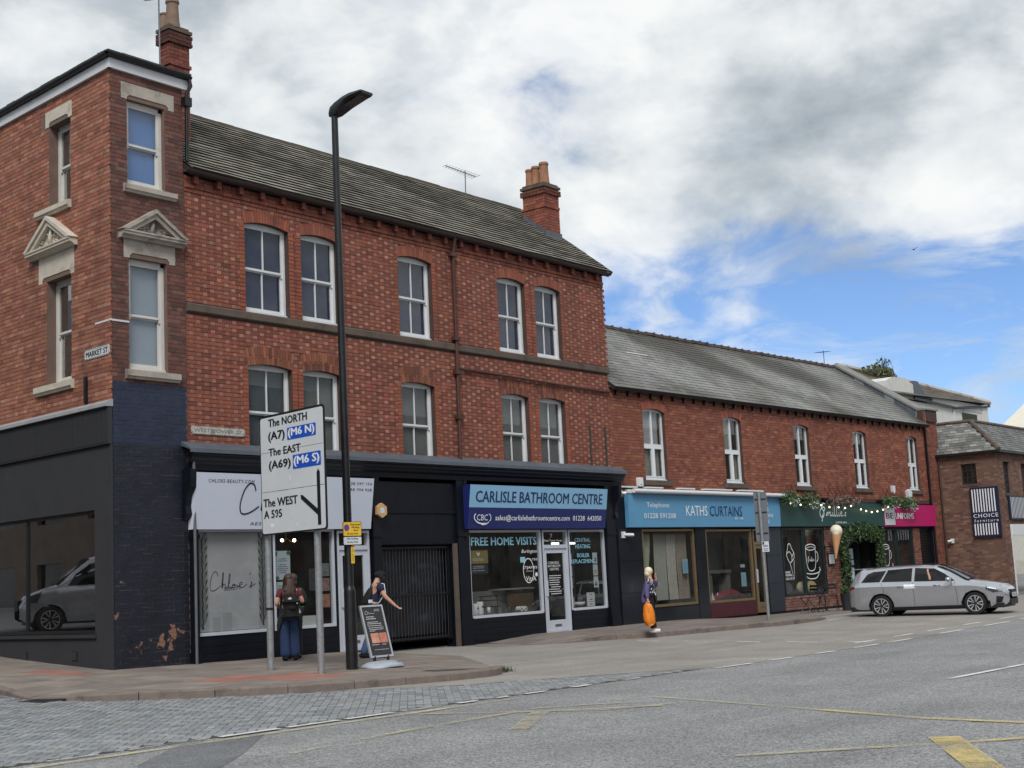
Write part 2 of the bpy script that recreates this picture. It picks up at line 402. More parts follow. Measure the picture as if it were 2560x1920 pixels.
def steps(a, b, d): 
    n = max(1, int(math.ceil((b - a) / d))); return [a + (b - a) * i / n for i in range(n + 1)]
xs = steps(-250, -20, 40) + steps(-20, 5, 2)[1:] + steps(5, 45, .5)[1:] + steps(45, 70, 2)[1:] + steps(70, 400, 40)[1:]
ys = steps(-250, -20, 40) + steps(-20, 3, 2)[1:] + steps(3, 26, .5)[1:] + steps(26, 60, 4)[1:] + steps(60, 400, 40)[1:]
B = MB(); idx = [[B.pt((x, y, g0(x, y))) for y in ys] for x in xs]
for i in range(len(xs) - 1):
    for j in range(len(ys) - 1): B.face((idx[i][j], idx[i + 1][j], idx[i + 1][j + 1], idx[i][j + 1]))
road = props(B.build('road', M_road, smooth=True), 'wide grey asphalt road with worn lane paint in front of the shops', 'road', kind='structure')

def cut_poly(poly, dx, dy, ang=0., ox=0., oy=0.):
    """polygon diced by a grid of lines -> list of face outlines"""
    bm = bmesh.new(); f = bm.faces.new([bm.verts.new((x, y, 0)) for x, y in poly]); bmesh.ops.triangulate(bm, faces=[f])
    bmesh.ops.dissolve_limit(bm, angle_limit=.01, verts=bm.verts, edges=bm.edges)
    ca, sa = math.cos(ang), math.sin(ang)
    px = [x * ca + y * sa for x, y in poly]; py = [-x * sa + y * ca for x, y in poly]
    for lo, hi, d, nrm, o in ((min(px), max(px), dx, (ca, sa, 0), ox), (min(py), max(py), dy, (-sa, ca, 0), oy)):
        t = math.floor((lo - o) / d) * d + o
        while t < hi:
            t += d
            bmesh.ops.bisect_plane(bm, geom=bm.verts[:] + bm.edges[:] + bm.faces[:], plane_co=Vector(nrm) * t, plane_no=nrm, dist=1e-5)
    out = []
    for f in bm.faces:
        pts = [(v.co.x, v.co.y) for v in f.verts]
        if f.calc_area() > 2e-3: out.append(pts)
    bm.free(); return out
def sheet(name, poly, h, m, label, parent=None, d=.7, kind='structure'):
    B = MB(); cache = {}
    for pts in cut_poly(poly, d, d):
        ids = []
        for x, y in pts:
            k = (round(x, 4), round(y, 4))
            if k not in cache: cache[k] = B.pt((x, y, g0(x, y) + (h(x, y) if callable(h) else h)))
            ids.append(cache[k])
        B.face(ids)
    o = B.build(name, m, parent, smooth=True)
    if parent is None: props(o, label, name.replace('_', ' '), kind=kind)
    return o
bay = sheet('parking_bay', [(13.9, 15.6), (15.0, 14.25), (15.87, 13.6), (16.54, 13.37), (17.89, 12.7), (19.32, 11.89), (19.7, 11.52), (60, 11.45), (60, 20.3), (51, 20.3), (24, 21.4), (21.3, 21.4), (18.5, 18.5), (14.4, 16.2)], .004, M_bay, 'brownish tarmac parking bay between the road and the shops')
patchA = sheet('tarmac_patch', [(7.5, 10.3), (7.71, 10.56), (8.9, 11.5), (9.97, 11.45), (8.6, 10.2), (7.6, 9.4)], .004, M_patch, None, road)
patchB = sheet('tarmac_patch', [(29.4, 17.25), (31.4, 16.65), (31.7, 16.1), (30.2, 16.4)], .004, M_patch, None, bay)

# block paving laid in diagonal herringbone
BLK = [(4.5, 11.66), (19.25, 11.66), (17.85, 12.68), (16.5, 13.33), (15.8, 13.58), (14.9, 14.22), (13.9, 15.12), (12.9, 15.85), (12.35, 16.35), (11.85, 17.0), (11.65, 17.55), (11.4, 18.3), (11.62, 19.4), (12.2, 24.0), (9.5, 24.0)]
def inside(poly, x, y):
    c = False; n = len(poly)
    for i in range(n):
        (x1, y1), (x2, y2) = poly[i], poly[i - 1]
        if (y1 > y) != (y2 > y) and x < (x2 - x1) * (y - y1) / (y2 - y1) + x1: c = not c
    return c
paving = sheet('block_paving', BLK, .003, M_sand, 'grey block paving laid in diagonal herringbone between kerb and road')
U = .102; ca = math.cos(R(43)); sa = math.sin(R(43)); items = []; rb = random.Random(5)
greys = [S(128, 132, 136), S(138, 141, 144), S(118, 122, 127), S(146, 148, 150), S(132, 133, 133)]
for i in range(-40, 330):
    for j in range(-150, 190):
        k = (i - j) % 4
        if k == 0: cx, cy, lx, ly = i + 1, j + .5, 2, 1
        elif k == 3: cx, cy, lx, ly = i + .5, j + 1, 1, 2
        else: continue
        x = 6 + (cx * ca - cy * sa) * U; y = 11 + (cx * sa + cy * ca) * U
        if x < 7.06 + (y - 11.73) * .6 - 1.3 or not (11.3 < y < 21): continue
        r_ = .085
        if not all(inside(BLK, x + dx * r_, y + dy * r_) for dx, dy in ((1, 0), (-1, 0), (0, 1), (0, -1))): continue
        items.append((x, y, lx, ly, math.hypot(x, y)))
items.sort(key=lambda t: t[4])
bmeshes = []
for o_ in (0, 1):
    for c in greys:
        lx, ly = ((2, 1), (1, 2))[o_]; b = MB(); a_, b_ = lx * U / 2 - .0045, ly * U / 2 - .0045
        top = [(-a_ + .004, -b_ + .004), (a_ - .004, -b_ + .004), (a_ - .004, b_ - .004), (-a_ + .004, b_ - .004)]; bot = [(-a_, -b_), (a_, -b_), (a_, b_), (-a_, b_)]
        T = [b.pt((x, y, .011)) for x, y in top]; L = [b.pt((x, y, .007)) for x, y in bot]; L2 = [b.pt((x, y, 0)) for x, y in bot]
        b.face(T, c)
        for q in range(4): b.face((L[q], L[(q + 1) % 4], T[(q + 1) % 4], T[q]), c); b.face((L2[q], L2[(q + 1) % 4], L[(q + 1) % 4], L[q]), c)
        me = b.mesh('paving_block'); me.materials.append(M_block); bmeshes.append(me)
Bk = MB()
RZ = Matrix.Rotation(R(43), 4, 'Z')
for n_, (x, y, lx, ly, _) in enumerate(items):
    o_ = 0 if lx == 2 else 1; z = g0(x, y) + .002 + rb.uniform(-.0015, .0015)
    if n_ < 300: piece('paving_block', bmeshes[o_ * 5 + rb.randrange(5)], Matrix.Translation((x, y, z)) @ RZ, paving)
    else:
        a_, b_ = lx * U / 2 - .0045, ly * U / 2 - .0045; Bk.M = Matrix.Translation((x, y, z)) @ RZ
        Bk.box(-a_, a_, -b_, b_, 0, .010, jit(rb.choice(greys), .07, rb), skip='b')
Bk.M = None; Bk.build('paving_block', M_block, paving, kind='stuff')

# pavements: slabs, kerb stones
def seg_d(px, py, a, b):
    ax, ay = a; bx, by = b; t = max(0, min(1, ((px - ax) * (bx - ax) + (py - ay) * (by - ay)) / ((bx - ax) ** 2 + (by - ay) ** 2))); return math.hypot(px - ax - t * (bx - ax), py - ay - t * (by - ay))
KA = [(12.75, 26.5), (12.0, 21.5), (11.72, 19.4), (11.5, 18.3), (11.72, 17.5), (11.92, 16.95), (12.4, 16.4), (12.97, 15.87), (13.9, 15.15), (15.2, 14.72), (16.2, 14.45), (17.1, 14.36), (17.7, 14.52), (18.0, 14.85)]
EA = [(18.0, 14.85), (18.95, 15.75), (20.05, 17.05), (21.15, 18.4), (21.5, 20.7)]
def hA(x, y):
    d = min(seg_d(x, y, a, b) for a, b in zip(EA, EA[1:])); h = .12 * min(1, d / 1.3) if y > 14.9 else .12
    dl = math.hypot(x - 11.5, y - 18.3); h *= min(1, .25 + dl / 2.2)
    return max(.010, h)
KB = [(24.9, 18.95), (25.4, 18.72), (26.35, 18.47), (27.6, 17.85), (29.8, 17.48), (32.3, 16.98), (34.2, 17.02), (35.3, 17.35)]
EB = [(35.3, 17.35), (36.6, 18.2), (44, 18.2), (51, 17.6)]
def hB(x, y):
    h = .12 * min(1, max(0, (x - 24.6) / 1.7))
    if x > 33.2: h *= max(.12, 1 - (x - 33.2) / 3.2)
    return max(.010, h)
def pavement(label, poly, h, dx, dy, ang, colfun, seed, ox=0., oy=0.):
    base = sheet('pavement', poly, lambda x, y: h(x, y) - .006, M_sand, label)
    base['category'] = 'pavement'; r = random.Random(seed)
    for pts in cut_poly(poly, dx, dy, ang, ox, oy):
        cx = sum(p[0] for p in pts) / len(pts); cy = sum(p[1] for p in pts) / len(pts)
        c = colfun(cx, cy, r); B = MB(); e = r.uniform(-.002, .003)
        q = [(cx + (x - cx) * .992, cy + (y - cy) * .992) for x, y in pts]
        T = [B.pt((x, y, g0(x, y) + h(x, y) + e)) for x, y in q]; L = [B.pt((x, y, g0(x, y) + h(x, y) - .03)) for x, y in q]
        B.face(T, c); n = len(q)
        for i in range(n): B.face((L[i], L[(i + 1) % n], T[(i + 1) % n], T[i]), c)
        B.build('paving_slab', M_slab, base)
    return base
TAC = [[(13.62, 17.6), (13.9, 16.75), (14.8, 15.85), (15.4, 16.0), (15.55, 16.4), (15.15, 17.45), (14.4, 17.5)], [(13.4, 21.2), (13.95, 19.8), (14.35, 20.5), (14.1, 21.9)]]
def colA(x, y, r):
    if any(inside(t, x, y) for t in TAC): return jit(S(150, 106, 94), .08, r)
    return jit(r.choice([S(128, 117, 110), S(120, 111, 105), S(134, 124, 116), S(124, 114, 108)]), .06, r)
def colB(x, y, r): return jit(r.choice([S(122, 112, 106), S(116, 106, 101), S(128, 118, 112)]), .05, r)
polyA = KA[:] + EA[1:] + [(16.28, 20.7), (14.63, 20.7), (15.15, 26.5)]
pavA = pavement('paved footway at the corner with red tactile slabs and stone kerb', polyA, hA, .62, .46, R(4), colA, 11)
polyB = KB + EB[1:] + [(51, 20.05), (30.3, 20.75), (23.8, 20.75), (23.85, 19.6)]
pavB = pavement('brown slab footway with kerb running past the bathroom and curtain shops', polyB, hB, .92, .62, R(-2), colB, 12)
def kerbs(line, h, parent, L=.92, wd=.15, seed=1, inward=1):
    P = [Vector((x, y)) for x, y in bez(line, 8)]; r = random.Random(seed); acc = [0]
    for a, b in zip(P, P[1:]): acc.append(acc[-1] + (b - a).length)
    def at(t):
        t = max(0, min(acc[-1] - 1e-6, t)); i = max(k for k in range(len(acc)) if acc[k] <= t); i = min(i, len(P) - 2)
        return P[i].lerp(P[i + 1], (t - acc[i]) / (acc[i + 1] - acc[i] + 1e-9))
    t = 0.
    while t < acc[-1] - .1:
        t2 = min(acc[-1], t + L * r.uniform(.85, 1.15)); B = MB(); rows = []; e = r.uniform(-.004, .004); so = r.uniform(-.006, .006)
        for k in range(5):
            q = t + .006 + (t2 - t - .012) * k / 4; p = at(q); d = (at(q + .05) - at(q - .05)).normalized(); nn = Vector((-d.y, d.x)) * -inward
            o_ = p - nn * (.01 + so); z = g0(p.x, p.y); ht = h(p.x + nn.x * .2, p.y + nn.y * .2) + .002 + e
            prof = [(0, -.06), (0, ht - .022), (.008, ht - .006), (.025, ht), (wd, ht), (wd, -.06)]
            rows.append([B.pt((o_.x + nn.x * w_, o_.y + nn.y * w_, z + v_)) for w_, v_ in prof])
        for a, b in zip(rows, rows[1:]):
            for k in range(5): B.face((a[k], a[k + 1], b[k + 1], b[k]))
        B.face(rows[0][::-1]); B.face(rows[-1]); B.build('kerb_stone', M_kerb, parent); t = t2
kerbs(KA, hA, pavA, seed=2, inward=-1)
kerbs(KB, hB, pavB, seed=3, inward=-1)

# painted lines
def strip(line, wd, h, m, parent, name='road_marking', d=.35):
    P = []
    for a, b in zip(line, line[1:]):
        n = max(1, int(math.hypot(b[0] - a[0], b[1] - a[1]) / d)); P += [(a[0] + (b[0] - a[0]) * k / n, a[1] + (b[1] - a[1]) * k / n) for k in range(n)]
    P.append(line[-1]); B = MB(); L = []
    for i, p in enumerate(P):
        a, b = P[max(0, i - 1)], P[min(len(P) - 1, i + 1)]; dx, dy = b[0] - a[0], b[1] - a[1]; l = math.hypot(dx, dy) or 1
        nx, ny = -dy / l * wd / 2, dx / l * wd / 2
        L.append([B.pt((p[0] + s_ * nx, p[1] + s_ * ny, g0(p[0] + s_ * nx, p[1] + s_ * ny) + h)) for s_ in (-1, 1)])
    for a, b in zip(L, L[1:]): B.face((a[0], b[0], b[1], a[1]))
    return B.build(name, m, parent)
for a, b, wn in ((5.2, 6.6, 0), (7.45, 8.0, 1), (8.35, 9.3, 1), (9.48, 10.3, 0), (10.41, 11.2, 0), (11.3, 12.1, 0), (12.2, 13.0, 1), (13.25, 13.6, 0), (14.0, 14.25, 0), (14.6, 15.05, 0), (15.7, 16.1, 0), (16.6, 17.4, 1)):
    strip([(a, 11.60), (b, 11.60)], .10, .016, M_whitew if wn else M_white, road)
x = 19.38
for L, g in ((1.13, .68), (.75, .95), (.7, .9), (1.0, .5), (1.1, 1.6), (1.2, 1.4), (1.6, .9), (1.8, .9), (2., .8), (2.4, 1), (3, 1), (3, 1), (3, 1)):
    strip([(x, 11.50), (x + L, 11.47)], .10, .010, M_white, bay); x += L + g
for a in (25.9, 27.8, 29.6, 31.8, 34.2, 36.6): strip([(a, 12.15), (a + .95, 12.12)], .10, .010, M_white, bay)
for a, b in ((17.62, 16.9), (16.38, 15.66), (15.05, 14.38), (13.85, 13.1), (12.5, 11.9)): strip([(26.35, a), (26.15, b)], .10, .010, M_white, bay)
for a, b in ((34.3, 35.0), (35.9, 36.5)): strip([(a, 16.80), (b, 16.80)], .12, .010, M_white, bay)
strip([(5.5, 11.36), (8.76, 11.36), (12.7, 11.33)], .13, .010, M_yellowp, road); strip([(12.7, 11.33), (14.2, 11.30)], .12, .010, M_yelloww, road)
strip([(12.0, 11.25), (13.0, 9.2), (13.9, 8.8)], .10, .010, M_yelloww, road)
strip([(14.0, 9.3), (13.5, 9.8), (12.9, 10.2)], .10, .011, M_yelloww, road)
strip([(8.75, 9.71), (10.6, 10.0), (12.46, 10.1), (13.6, 8.8)], .11, .011, M_yelloww, road)
strip([(14.62, 9.63), (14.2, 8.51), (13.5, 6.75)], .10, .010, M_yelloww, road); strip([(13.5, 6.75), (12.94, 5.38), (12.78, 4.3), (12.6, 3.2)], .12, .010, M_yellow, road)
strip([(9.9, 5.75), (10.7, 4.95)], .12, .010, M_yelloww, road); strip([(10.7, 4.95), (11.1, 4.51), (11.7, 4.0), (12.6, 3.3)], .12, .010, M_yellow, road)
strip([(11.55, 4.68), (9.7, 3.62)], .26, .012, M_yellow, road); strip([(12.6, 9.8), (11.0, 8.85)], .2, .012, M_yelloww, road)
strip([(17.65, 7.0), (20.3, 6.92), (22.5, 6.88)], .10, .010, M_white, road); strip([(27, 6.8), (31, 6.7)], .10, .010, M_white, road)
M_iron = mat('cast_iron', (.05, .05, .052), .6, .2, 20, .2, 80, metal=.4)
gr = thing('drain_grate', 'cast iron drain grate set in the block paving at the dropped kerb', 'drain', (11.42, 17.88, g0(11.42, 17.88)))
G = Matrix.Translation((11.40, 17.86, g0(11.4, 17.86) + .012)) @ Matrix.Rotation(R(100), 4, 'Z')
b = MB(G); b.box(-.24, .24, -.19, .19, -.01, .002); b.build('pit', mat('drain_pit', (.01, .01, .01), .9), gr)
b = MB(G)
for s_ in (-1, 1): b.box(-.25, .25, s_ * .205 - .02, s_ * .205 + .02, -.01, .014)
for s_ in (-1, 1): b.box(s_ * .245 - .02, s_ * .245 + .02, -.185, .185, -.01, .014)
b.build('frame', M_iron, gr)
for k in range(7): 
    b = MB(G); b.box(-.2 + k * .066, -.178 + k * .066, -.185, .185, .003, .012); b.build('bar', M_iron, gr)
b = MB(); rg = random.Random(4)
for k in range(260):
    x, y = rg.gauss(18.0, .10), rg.gauss(14.83, .07); z = g0(x, y); a = rg.uniform(0, 6.3); l = rg.uniform(.04, .13); dx, dy = math.cos(a) * .012, math.sin(a) * .012; tx, ty = rg.gauss(0, .03), rg.gauss(0, .03)
    b.poly([(x - dx, y - dy, z), (x + dx, y + dy, z), (x + tx, y + ty, z + l)])
props(b.build('moss_tuft', mat('moss', (.06, .075, .03), .9, .3, 30), kind='stuff'), 'tuft of moss and grass at the end of the curved kerb', 'moss')

rq = random.Random(31)
for pv, hh, x0, x1, y0, y1, n in ((pavA, hA, 12.5, 21, 15.2, 20.4, 46), (pavB, hB, 25, 36, 17.9, 20.2, 30)):
    B = MB()
    while n:
        x, y = rq.uniform(x0, x1), rq.uniform(y0, y1)
        if not inside(polyA if pv is pavA else polyB, x, y): continue
        n -= 1; r_ = rq.uniform(.008, .022); z = g0(x, y) + hh(x, y) + .0045
        B.poly([(x + r_ * math.cos(a) * rq.uniform(.7, 1.2), y + r_ * math.sin(a) * rq.uniform(.7, 1.2), z) for a in (math.pi * k / 4 for k in range(8))])
    B.build('gum_spots', mat('old_gum', S(176, 170, 162), .8, .2, 30), pv, kind='stuff')
# ------------------------------------------------------------------ shared building parts
T = Frame((0, 20.7, 0), (1, 0)); MK = Frame((14.63, 20.7, 0), (-.0858, -.9963)); A2 = Frame((30.3, 20.7, 0), (.99937, -.03551))
M_brick = mat('red_brick', (.3, .1, .07), .85, .16, 3.2, .35, 90, attr=True, fine=.12, stain=(S(66, 48, 44), .9, .62, .90), streak=(S(52, 40, 38), 1.5, .52, .85, .5), tint=(1.10, 1.04, .97))
M_mortar = mat('mortar', S(74, 56, 52), .95, .2, 5, .2, 100)
M_mortar2 = mat('pale_mortar', S(112, 92, 84), .95, .2, 5, .2, 100)
M_stone = mat('sandstone', S(196, 188, 174), .85, .14, 4, .25, 60, fine=.07, stain=(S(120, 108, 96), 2.0, .58, .82))
M_stoned = mat('grey_weathered_stone', S(168, 160, 150), .88, .2, 3, .3, 60, fine=.1, stain=(S(84, 76, 70), 2.2, .50, .74))
M_dstone = mat('brown_stone', S(92, 80, 72), .88, .22, 3, .35, 50, fine=.12, stain=(S(52, 48, 46), 1.6, .52, .75))
M_wht = mat('white_window_paint', S(214, 217, 220), .5, .06, 5, .1, 60, stain=(S(150, 148, 142), 7, .66, .82))
M_upvc = mat('white_upvc', S(222, 226, 230), .35, .04, 3)
M_navy = mat('navy_shop_paint', S(13, 17, 27), .45, .22, 2.5, .12, 30, spec=.3, stain=(S(38, 42, 52), 1.4, .62, .86))
M_char = mat('charcoal_render', S(46, 47, 52), .8, .14, 1.6, .3, 120, fine=.06, stain=(S(64, 64, 68), 1.2, .60, .85))
M_lead = mat('lead_flashing', S(92, 98, 108), .55, .16, 3, .15, 14, metal=.25)
M_glass = glass('window_glass', .84)
M_glass2 = glass('shop_glass', .88, dirt=.015)
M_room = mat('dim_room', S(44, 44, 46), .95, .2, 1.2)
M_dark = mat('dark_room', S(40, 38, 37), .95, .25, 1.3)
M_pipe = mat('brown_pipe_paint', S(74, 44, 38), .5, .25, 5, .1, 40, stain=(S(150, 130, 120), 4, .68, .8))
M_black = mat('black_paint', S(20, 21, 24), .42, .2, 4, .08, 60)
M_tile = mat('roof_tile', S(98, 94, 86), .9, .22, 1.6, .4, 50, attr=True, fine=.14, stain=(S(70, 70, 58), 1.0, .60, .85))
M_slate = mat('roof_slate', (.2, .2, .2), .72, .2, 1.2, .25, 40, attr=True, fine=.08, stain=(S(72, 68, 62), .5, .52, .78))
M_pot = mat('chimney_pot', S(150, 106, 82), .85, .25, 6, .3, 40, stain=(S(96, 92, 76), 4, .5, .75))
M_trim = mat('white_fascia_board', S(206, 208, 212), .5, .08, 2)
def sash(parent, F, u0, u1, z0, zs, rise=0., w=-.12, bars=True, horn=True, m=None, mg=None, split=.5, fr=.055):
    """timber sash: box frame, two sashes (upper one proud), glazing bars, a pane in every light"""
    m = m or M_wht; mg = mg or M_glass; uc = (u0 + u1) / 2; a = (u1 - u0) / 2; d = .09
    B = MB(F); b = .028
    B.box(u0, u0 + fr, z0, zs, w - d, w); B.box(u1 - fr, u1, z0, zs, w - d, w); B.box(u0 - .02, u1 + .02, z0 - .012, z0 + .055, w - d, w + .035)
    if rise > 0:
        top = arc_pts(uc, a, zs, rise); lo = [(u0 + fr, zs - .03), (u1 - fr, zs - .03)]
        B.prism([(u0, zs), (u0 + fr, zs), *[(x, max(zs, z - .045)) for x, z in arc_pts(uc, a - fr, zs, rise * .8)], (u1 - fr, zs), (u1, zs), *top[::-1]], w - d, w)
    else: B.box(u0, u1, zs - fr, zs, w - d, w)
    zt = zs if rise > 0 else zs - fr; zm = z0 + (zt - z0) * split
    win = B.build('window', m, parent)
    i0, i1 = u0 + fr, u1 - fr; s = .042
    for nm, lo, hi, ww in (('upper_sash', zm, zt, w - .012), ('lower_sash', z0 + .055, zm + .02, w - .052)):
        C = MB(F); bl = .05 if nm == 'upper_sash' else .085
        C.box(i0, i0 + s, lo, hi, ww - .035, ww); C.box(i1 - s, i1, lo, hi, ww - .035, ww)
        C.box(i0 + s, i1 - s, lo, lo + (.045 if nm == 'upper_sash' else bl), ww - .035, ww); C.box(i0 + s, i1 - s, hi - .045, hi, ww - .035, ww)
        if nm == 'upper_sash' and rise > 0: C.prism([(i0, hi), (i1, hi), *[(x, z - .004) for x, z in arc_pts(uc, a - fr, zs, rise * .8)][::-1]], ww - .035, ww - .001)
        if nm == 'upper_sash' and horn:
            for q in (i0, i1 - s): C.prism([(q, lo), (q + s, lo), (q + s, lo - .05), (q + s * .5, lo - .07), (q, lo - .05)], ww - .03, ww - .002)
        if bars: C.box(uc - .014, uc + .014, lo + .045, hi - .045, ww - .03, ww + .002)
        o = C.build(nm, m, win)
        for x0, x1 in (((i0 + s, uc - .014), (uc + .014, i1 - s)) if bars else ((i0 + s, i1 - s),)):
            D = MB(F); D.box(x0, x1, lo + .045, hi - .045, ww - .022, ww - .018); D.build('pane', mg, win)
    return win
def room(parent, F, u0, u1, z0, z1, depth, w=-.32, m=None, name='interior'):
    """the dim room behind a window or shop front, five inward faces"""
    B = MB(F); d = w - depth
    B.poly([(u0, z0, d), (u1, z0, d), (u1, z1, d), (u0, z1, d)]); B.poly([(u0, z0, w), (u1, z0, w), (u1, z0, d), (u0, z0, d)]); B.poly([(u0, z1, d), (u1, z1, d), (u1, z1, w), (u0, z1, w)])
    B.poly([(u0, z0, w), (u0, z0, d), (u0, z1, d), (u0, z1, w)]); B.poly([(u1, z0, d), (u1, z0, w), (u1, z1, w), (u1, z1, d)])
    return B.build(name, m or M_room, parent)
def slope_frame(F, z, w_e, rise, run):
    """frame lying in a roof slope: u along eaves, v up the slope, w out of the roof"""
    L = math.hypot(rise, run); e = (F.n * -run + Vector((0, 0, rise))) / L; n = F.r.cross(e)
    o = F.p(0, z, w_e); m = Matrix(((F.r.x, e.x, n.x, o.x), (F.r.y, e.y, n.y, o.y), (F.r.z, e.z, n.z, o.z), (0, 0, 0, 1)))
    return m, L
def chimney(parent, X0, X1, Y0, Y1, z0, z1, pal, pots, seed, bands, m=None, capc=None, clay=None):
    """brick stack with oversailing courses, faces laid in brick, clay pots"""
    st = MB(); st.box(X0 + .01, X1 - .01, Y0 + .01, Y1 - .01, z0, z1); stack = st.build('chimney', M_mortar2, parent)
    r = random.Random(seed)
    for nm, F, u1 in (('f', Frame((X0, Y0, 0), (1, 0)), X1 - X0), ('l', Frame((X0, Y1, 0), (0, -1)), Y1 - Y0)):
        B = MB(F); k = 0; z = z0; H = .079
        while z + H < z1 + .001:
            pj = sum(b[2] for b in bands if b[0] <= z + H / 2 < b[1]); u = -pj - (0 if k % 2 else .11); dk = .45 if any(b[0] <= z + H / 2 < b[1] and b[3] for b in bands) else 1
            while u < u1 + pj - .02:
                a = max(u, -pj); b_ = min(u + .222, u1 + pj); c = jit(r.choice(pal), .2, r); c = tuple(x * dk for x in c)
                if b_ - a > .03: B.box(a, b_, z + .005, z + H - .005, -.03, .004 + pj + r.uniform(-.003, .003), c, skip='b')
                u += .234
            z += H; k += 1
        B.build('brick', m or M_brick, stack, kind='stuff')
    cp = MB()
    for zz0, zz1, p in ((z1, z1 + .07, .05), (z1 + .07, z1 + .13, .0)):
        cp.box(X0 - p, X1 + p, Y0 - p, Y1 + p, zz0, zz1)
    cp.build('cap', capc or M_dstone, stack)
    for (px, py, h, rad) in pots:
        b = MB(); b.lathe([(rad * 1.12, z1 + .1), (rad * 1.08, z1 + .2), (rad, z1 + .26), (rad * .88, z1 + .1 + h * .85), (rad * 1.02, z1 + .1 + h * .88), (rad * 1.04, z1 + .1 + h * .95), (rad * .9, z1 + .1 + h), (rad * .7, z1 + .1 + h - .05)], 14, px, py)
        b.build('chimney_pot', clay or M_pot, stack, smooth=40)
    return stack
def aerial(base, top, direction, n, L, label):
    t = thing('television_aerial', label, 'aerial', base); b = MB(); b.tube([base, top], .016, 6); b.build('mast', M_alu, t)
    b = MB(); d = Vector(direction).normalized(); c = Vector(top) - Vector((0, 0, .06)); a = c - d * L * .35; e = c + d * L * .65; b.tube([a, e], .012, 5)
    s_ = Vector((-d.y, d.x, 0)).normalized()
    b.build('boom', M_alu, t); b = MB()
    for k in range(n):
        p = a + (e - a) * (k / (n - 1)); l = .2 - .1 * k / n; b.tube([p - s_ * l, p + s_ * l], .006, 4)
    b.build('element_rods', M_alu, t); return t
M_alu = mat('weathered_aluminium', S(120, 122, 126), .45, .15, 8, metal=.7)

def blind_or_reflection(F, u0, u1, z0, z1, w, m, parent, slats=0, name='blind_or_reflection'):
    B = MB(F)
    if slats:
        for k in range(slats): z = z0 + (z1 - z0) * (k + .5) / slats; h = (z1 - z0) / slats * .55; B.poly([(u0, z - h, w + .008), (u1, z - h, w + .008), (u1, z + h, w - .008), (u0, z + h, w - .008)])
    else: B.poly([(u0, z0, w), (u1, z0, w), (u1, z1, w), (u0, z1, w)])
    return B.build(name, m, parent)
# ------------------------------------------------------------------ terrace of shops (three storeys)
ter = thing('terrace_building', 'three-storey red brick terrace with white sash windows above the beauty and bathroom shops', 'building', (23.3, 20.7, .1))
UW = [(17.77, 18.94), (19.28, 20.36), (22.21, 23.35), (25.74, 26.84), (27.24, 28.33)]
LW = [(17.79, 18.95), (19.25, 20.33), (22.18, 23.29), (25.70, 26.78), (27.20, 28.29)]
ZU0, ZU1, ZL0, ZL1, RU, RL = 6.985, 8.79, 4.06, 5.90, .075, .06
archU = [Arch((a + b) / 2, (b - a) / 2, ZU1, RU, .235) for a, b in UW]; archL = [Arch((a + b) / 2, (b - a) / 2, ZL1, RL, .36) for a, b in LW]
holesU = [(a, b, ZU0 - .02, ZU1 + RU + .004) for a, b in UW]; holesL = [(a, b, ZL0 - .03, ZL1 + RL + .004) for a, b in LW]
B = MB(T); wall_slabs(B, 16.28, 30.3, 3.85, 9.5, holesU + holesL, -.3, 0)
B.box(16.28, 30.3, 0, 9.5, -6.0, -5.8); B.box(16.28, 16.5, -.2, 9.5, -5.8, -.3); B.box(30.08, 30.3, -.2, 9.5, -5.8, -.3)
B.box(16.5, 30.08, 3.7, 3.85, -5.8, 0)
B.build('wall', M_mortar, ter)
# fill between the arch curve and the square head of each opening
for A in archU + archL:
    for s_ in (-1, 1):
        B = MB(T); pts = [p for p in arc_pts(A.uc, A.a, A.z, A.rise) if (p[0] - A.uc) * s_ >= -1e-6]
        pts = sorted(pts, key=lambda p: s_ * p[0]); B.prism([(A.uc, A.z + A.rise + .004)] + pts + [(A.uc + s_ * A.a, A.z + A.rise + .004)], -.28, -.004); B.build('arch_fill', M_mortar, ter)
PST = [S(127, 74, 60), S(121, 70, 57), S(133, 79, 64), S(114, 65, 54), S(124, 73, 62)]; PHD = [S(147, 108, 96), S(153, 115, 104), S(140, 99, 88), S(144, 107, 98), S(132, 86, 74)]
exB = [(16.29, 30.3, 6.79, 6.975)] + [(a - .0, b + .0, ZU0 - .05, ZU1) for a, b in UW] + [(a, b, ZL0 - .05, ZL1) for a, b in LW]
# orange-red dressed jambs beside the windows
jam = []
for a, b in UW: jam += [(a - .14, a, ZU0, ZU1), (b, b + .14, ZU0, ZU1)]
for a, b in LW: jam += [(a - .14, a, ZL0, ZL1), (b, b + .14, ZL0, ZL1)]
bricks(ter, T, 16.29, 30.3, 4.2, 9.16, exB + jam, archU + archL, M_brick, {'s': PST, 'h': PHD}, seed=4)
PJ = [S(142, 84, 64), S(134, 76, 60), S(138, 81, 66)]
B = MB(T); rj = random.Random(8)
for a, b, z0, z1 in jam:
    n = int((z1 - z0) / .08)
    for k in range(n): 
        z = z0 + (k + .5) * (z1 - z0) / n; B.box(a + .003, b - .003, z - .0345, z + .0345, -.012, .006 + rj.uniform(-.003, .003), jit(rj.choice(PJ), .15, rj), skip='b')
for u in [x for p in UW for x in p]: pass
B.build('jamb_bricks', M_brick, ter, kind='stuff')
voussoirs(ter, T, archU, M_brick, [S(138, 82, 66), S(130, 76, 62), S(134, 81, 68)], .010)
voussoirs(ter, T, archL, M_brick, [S(126, 78, 62), S(116, 69, 56), S(98, 62, 53), S(132, 86, 68)], .010, rings=2, seed=9)
for a, b in UW: sash(ter, T, a + .005, b - .005, ZU0, ZU1, RU)
for a, b in LW: sash(ter, T, a + .005, b - .005, ZL0, ZL1, RL)
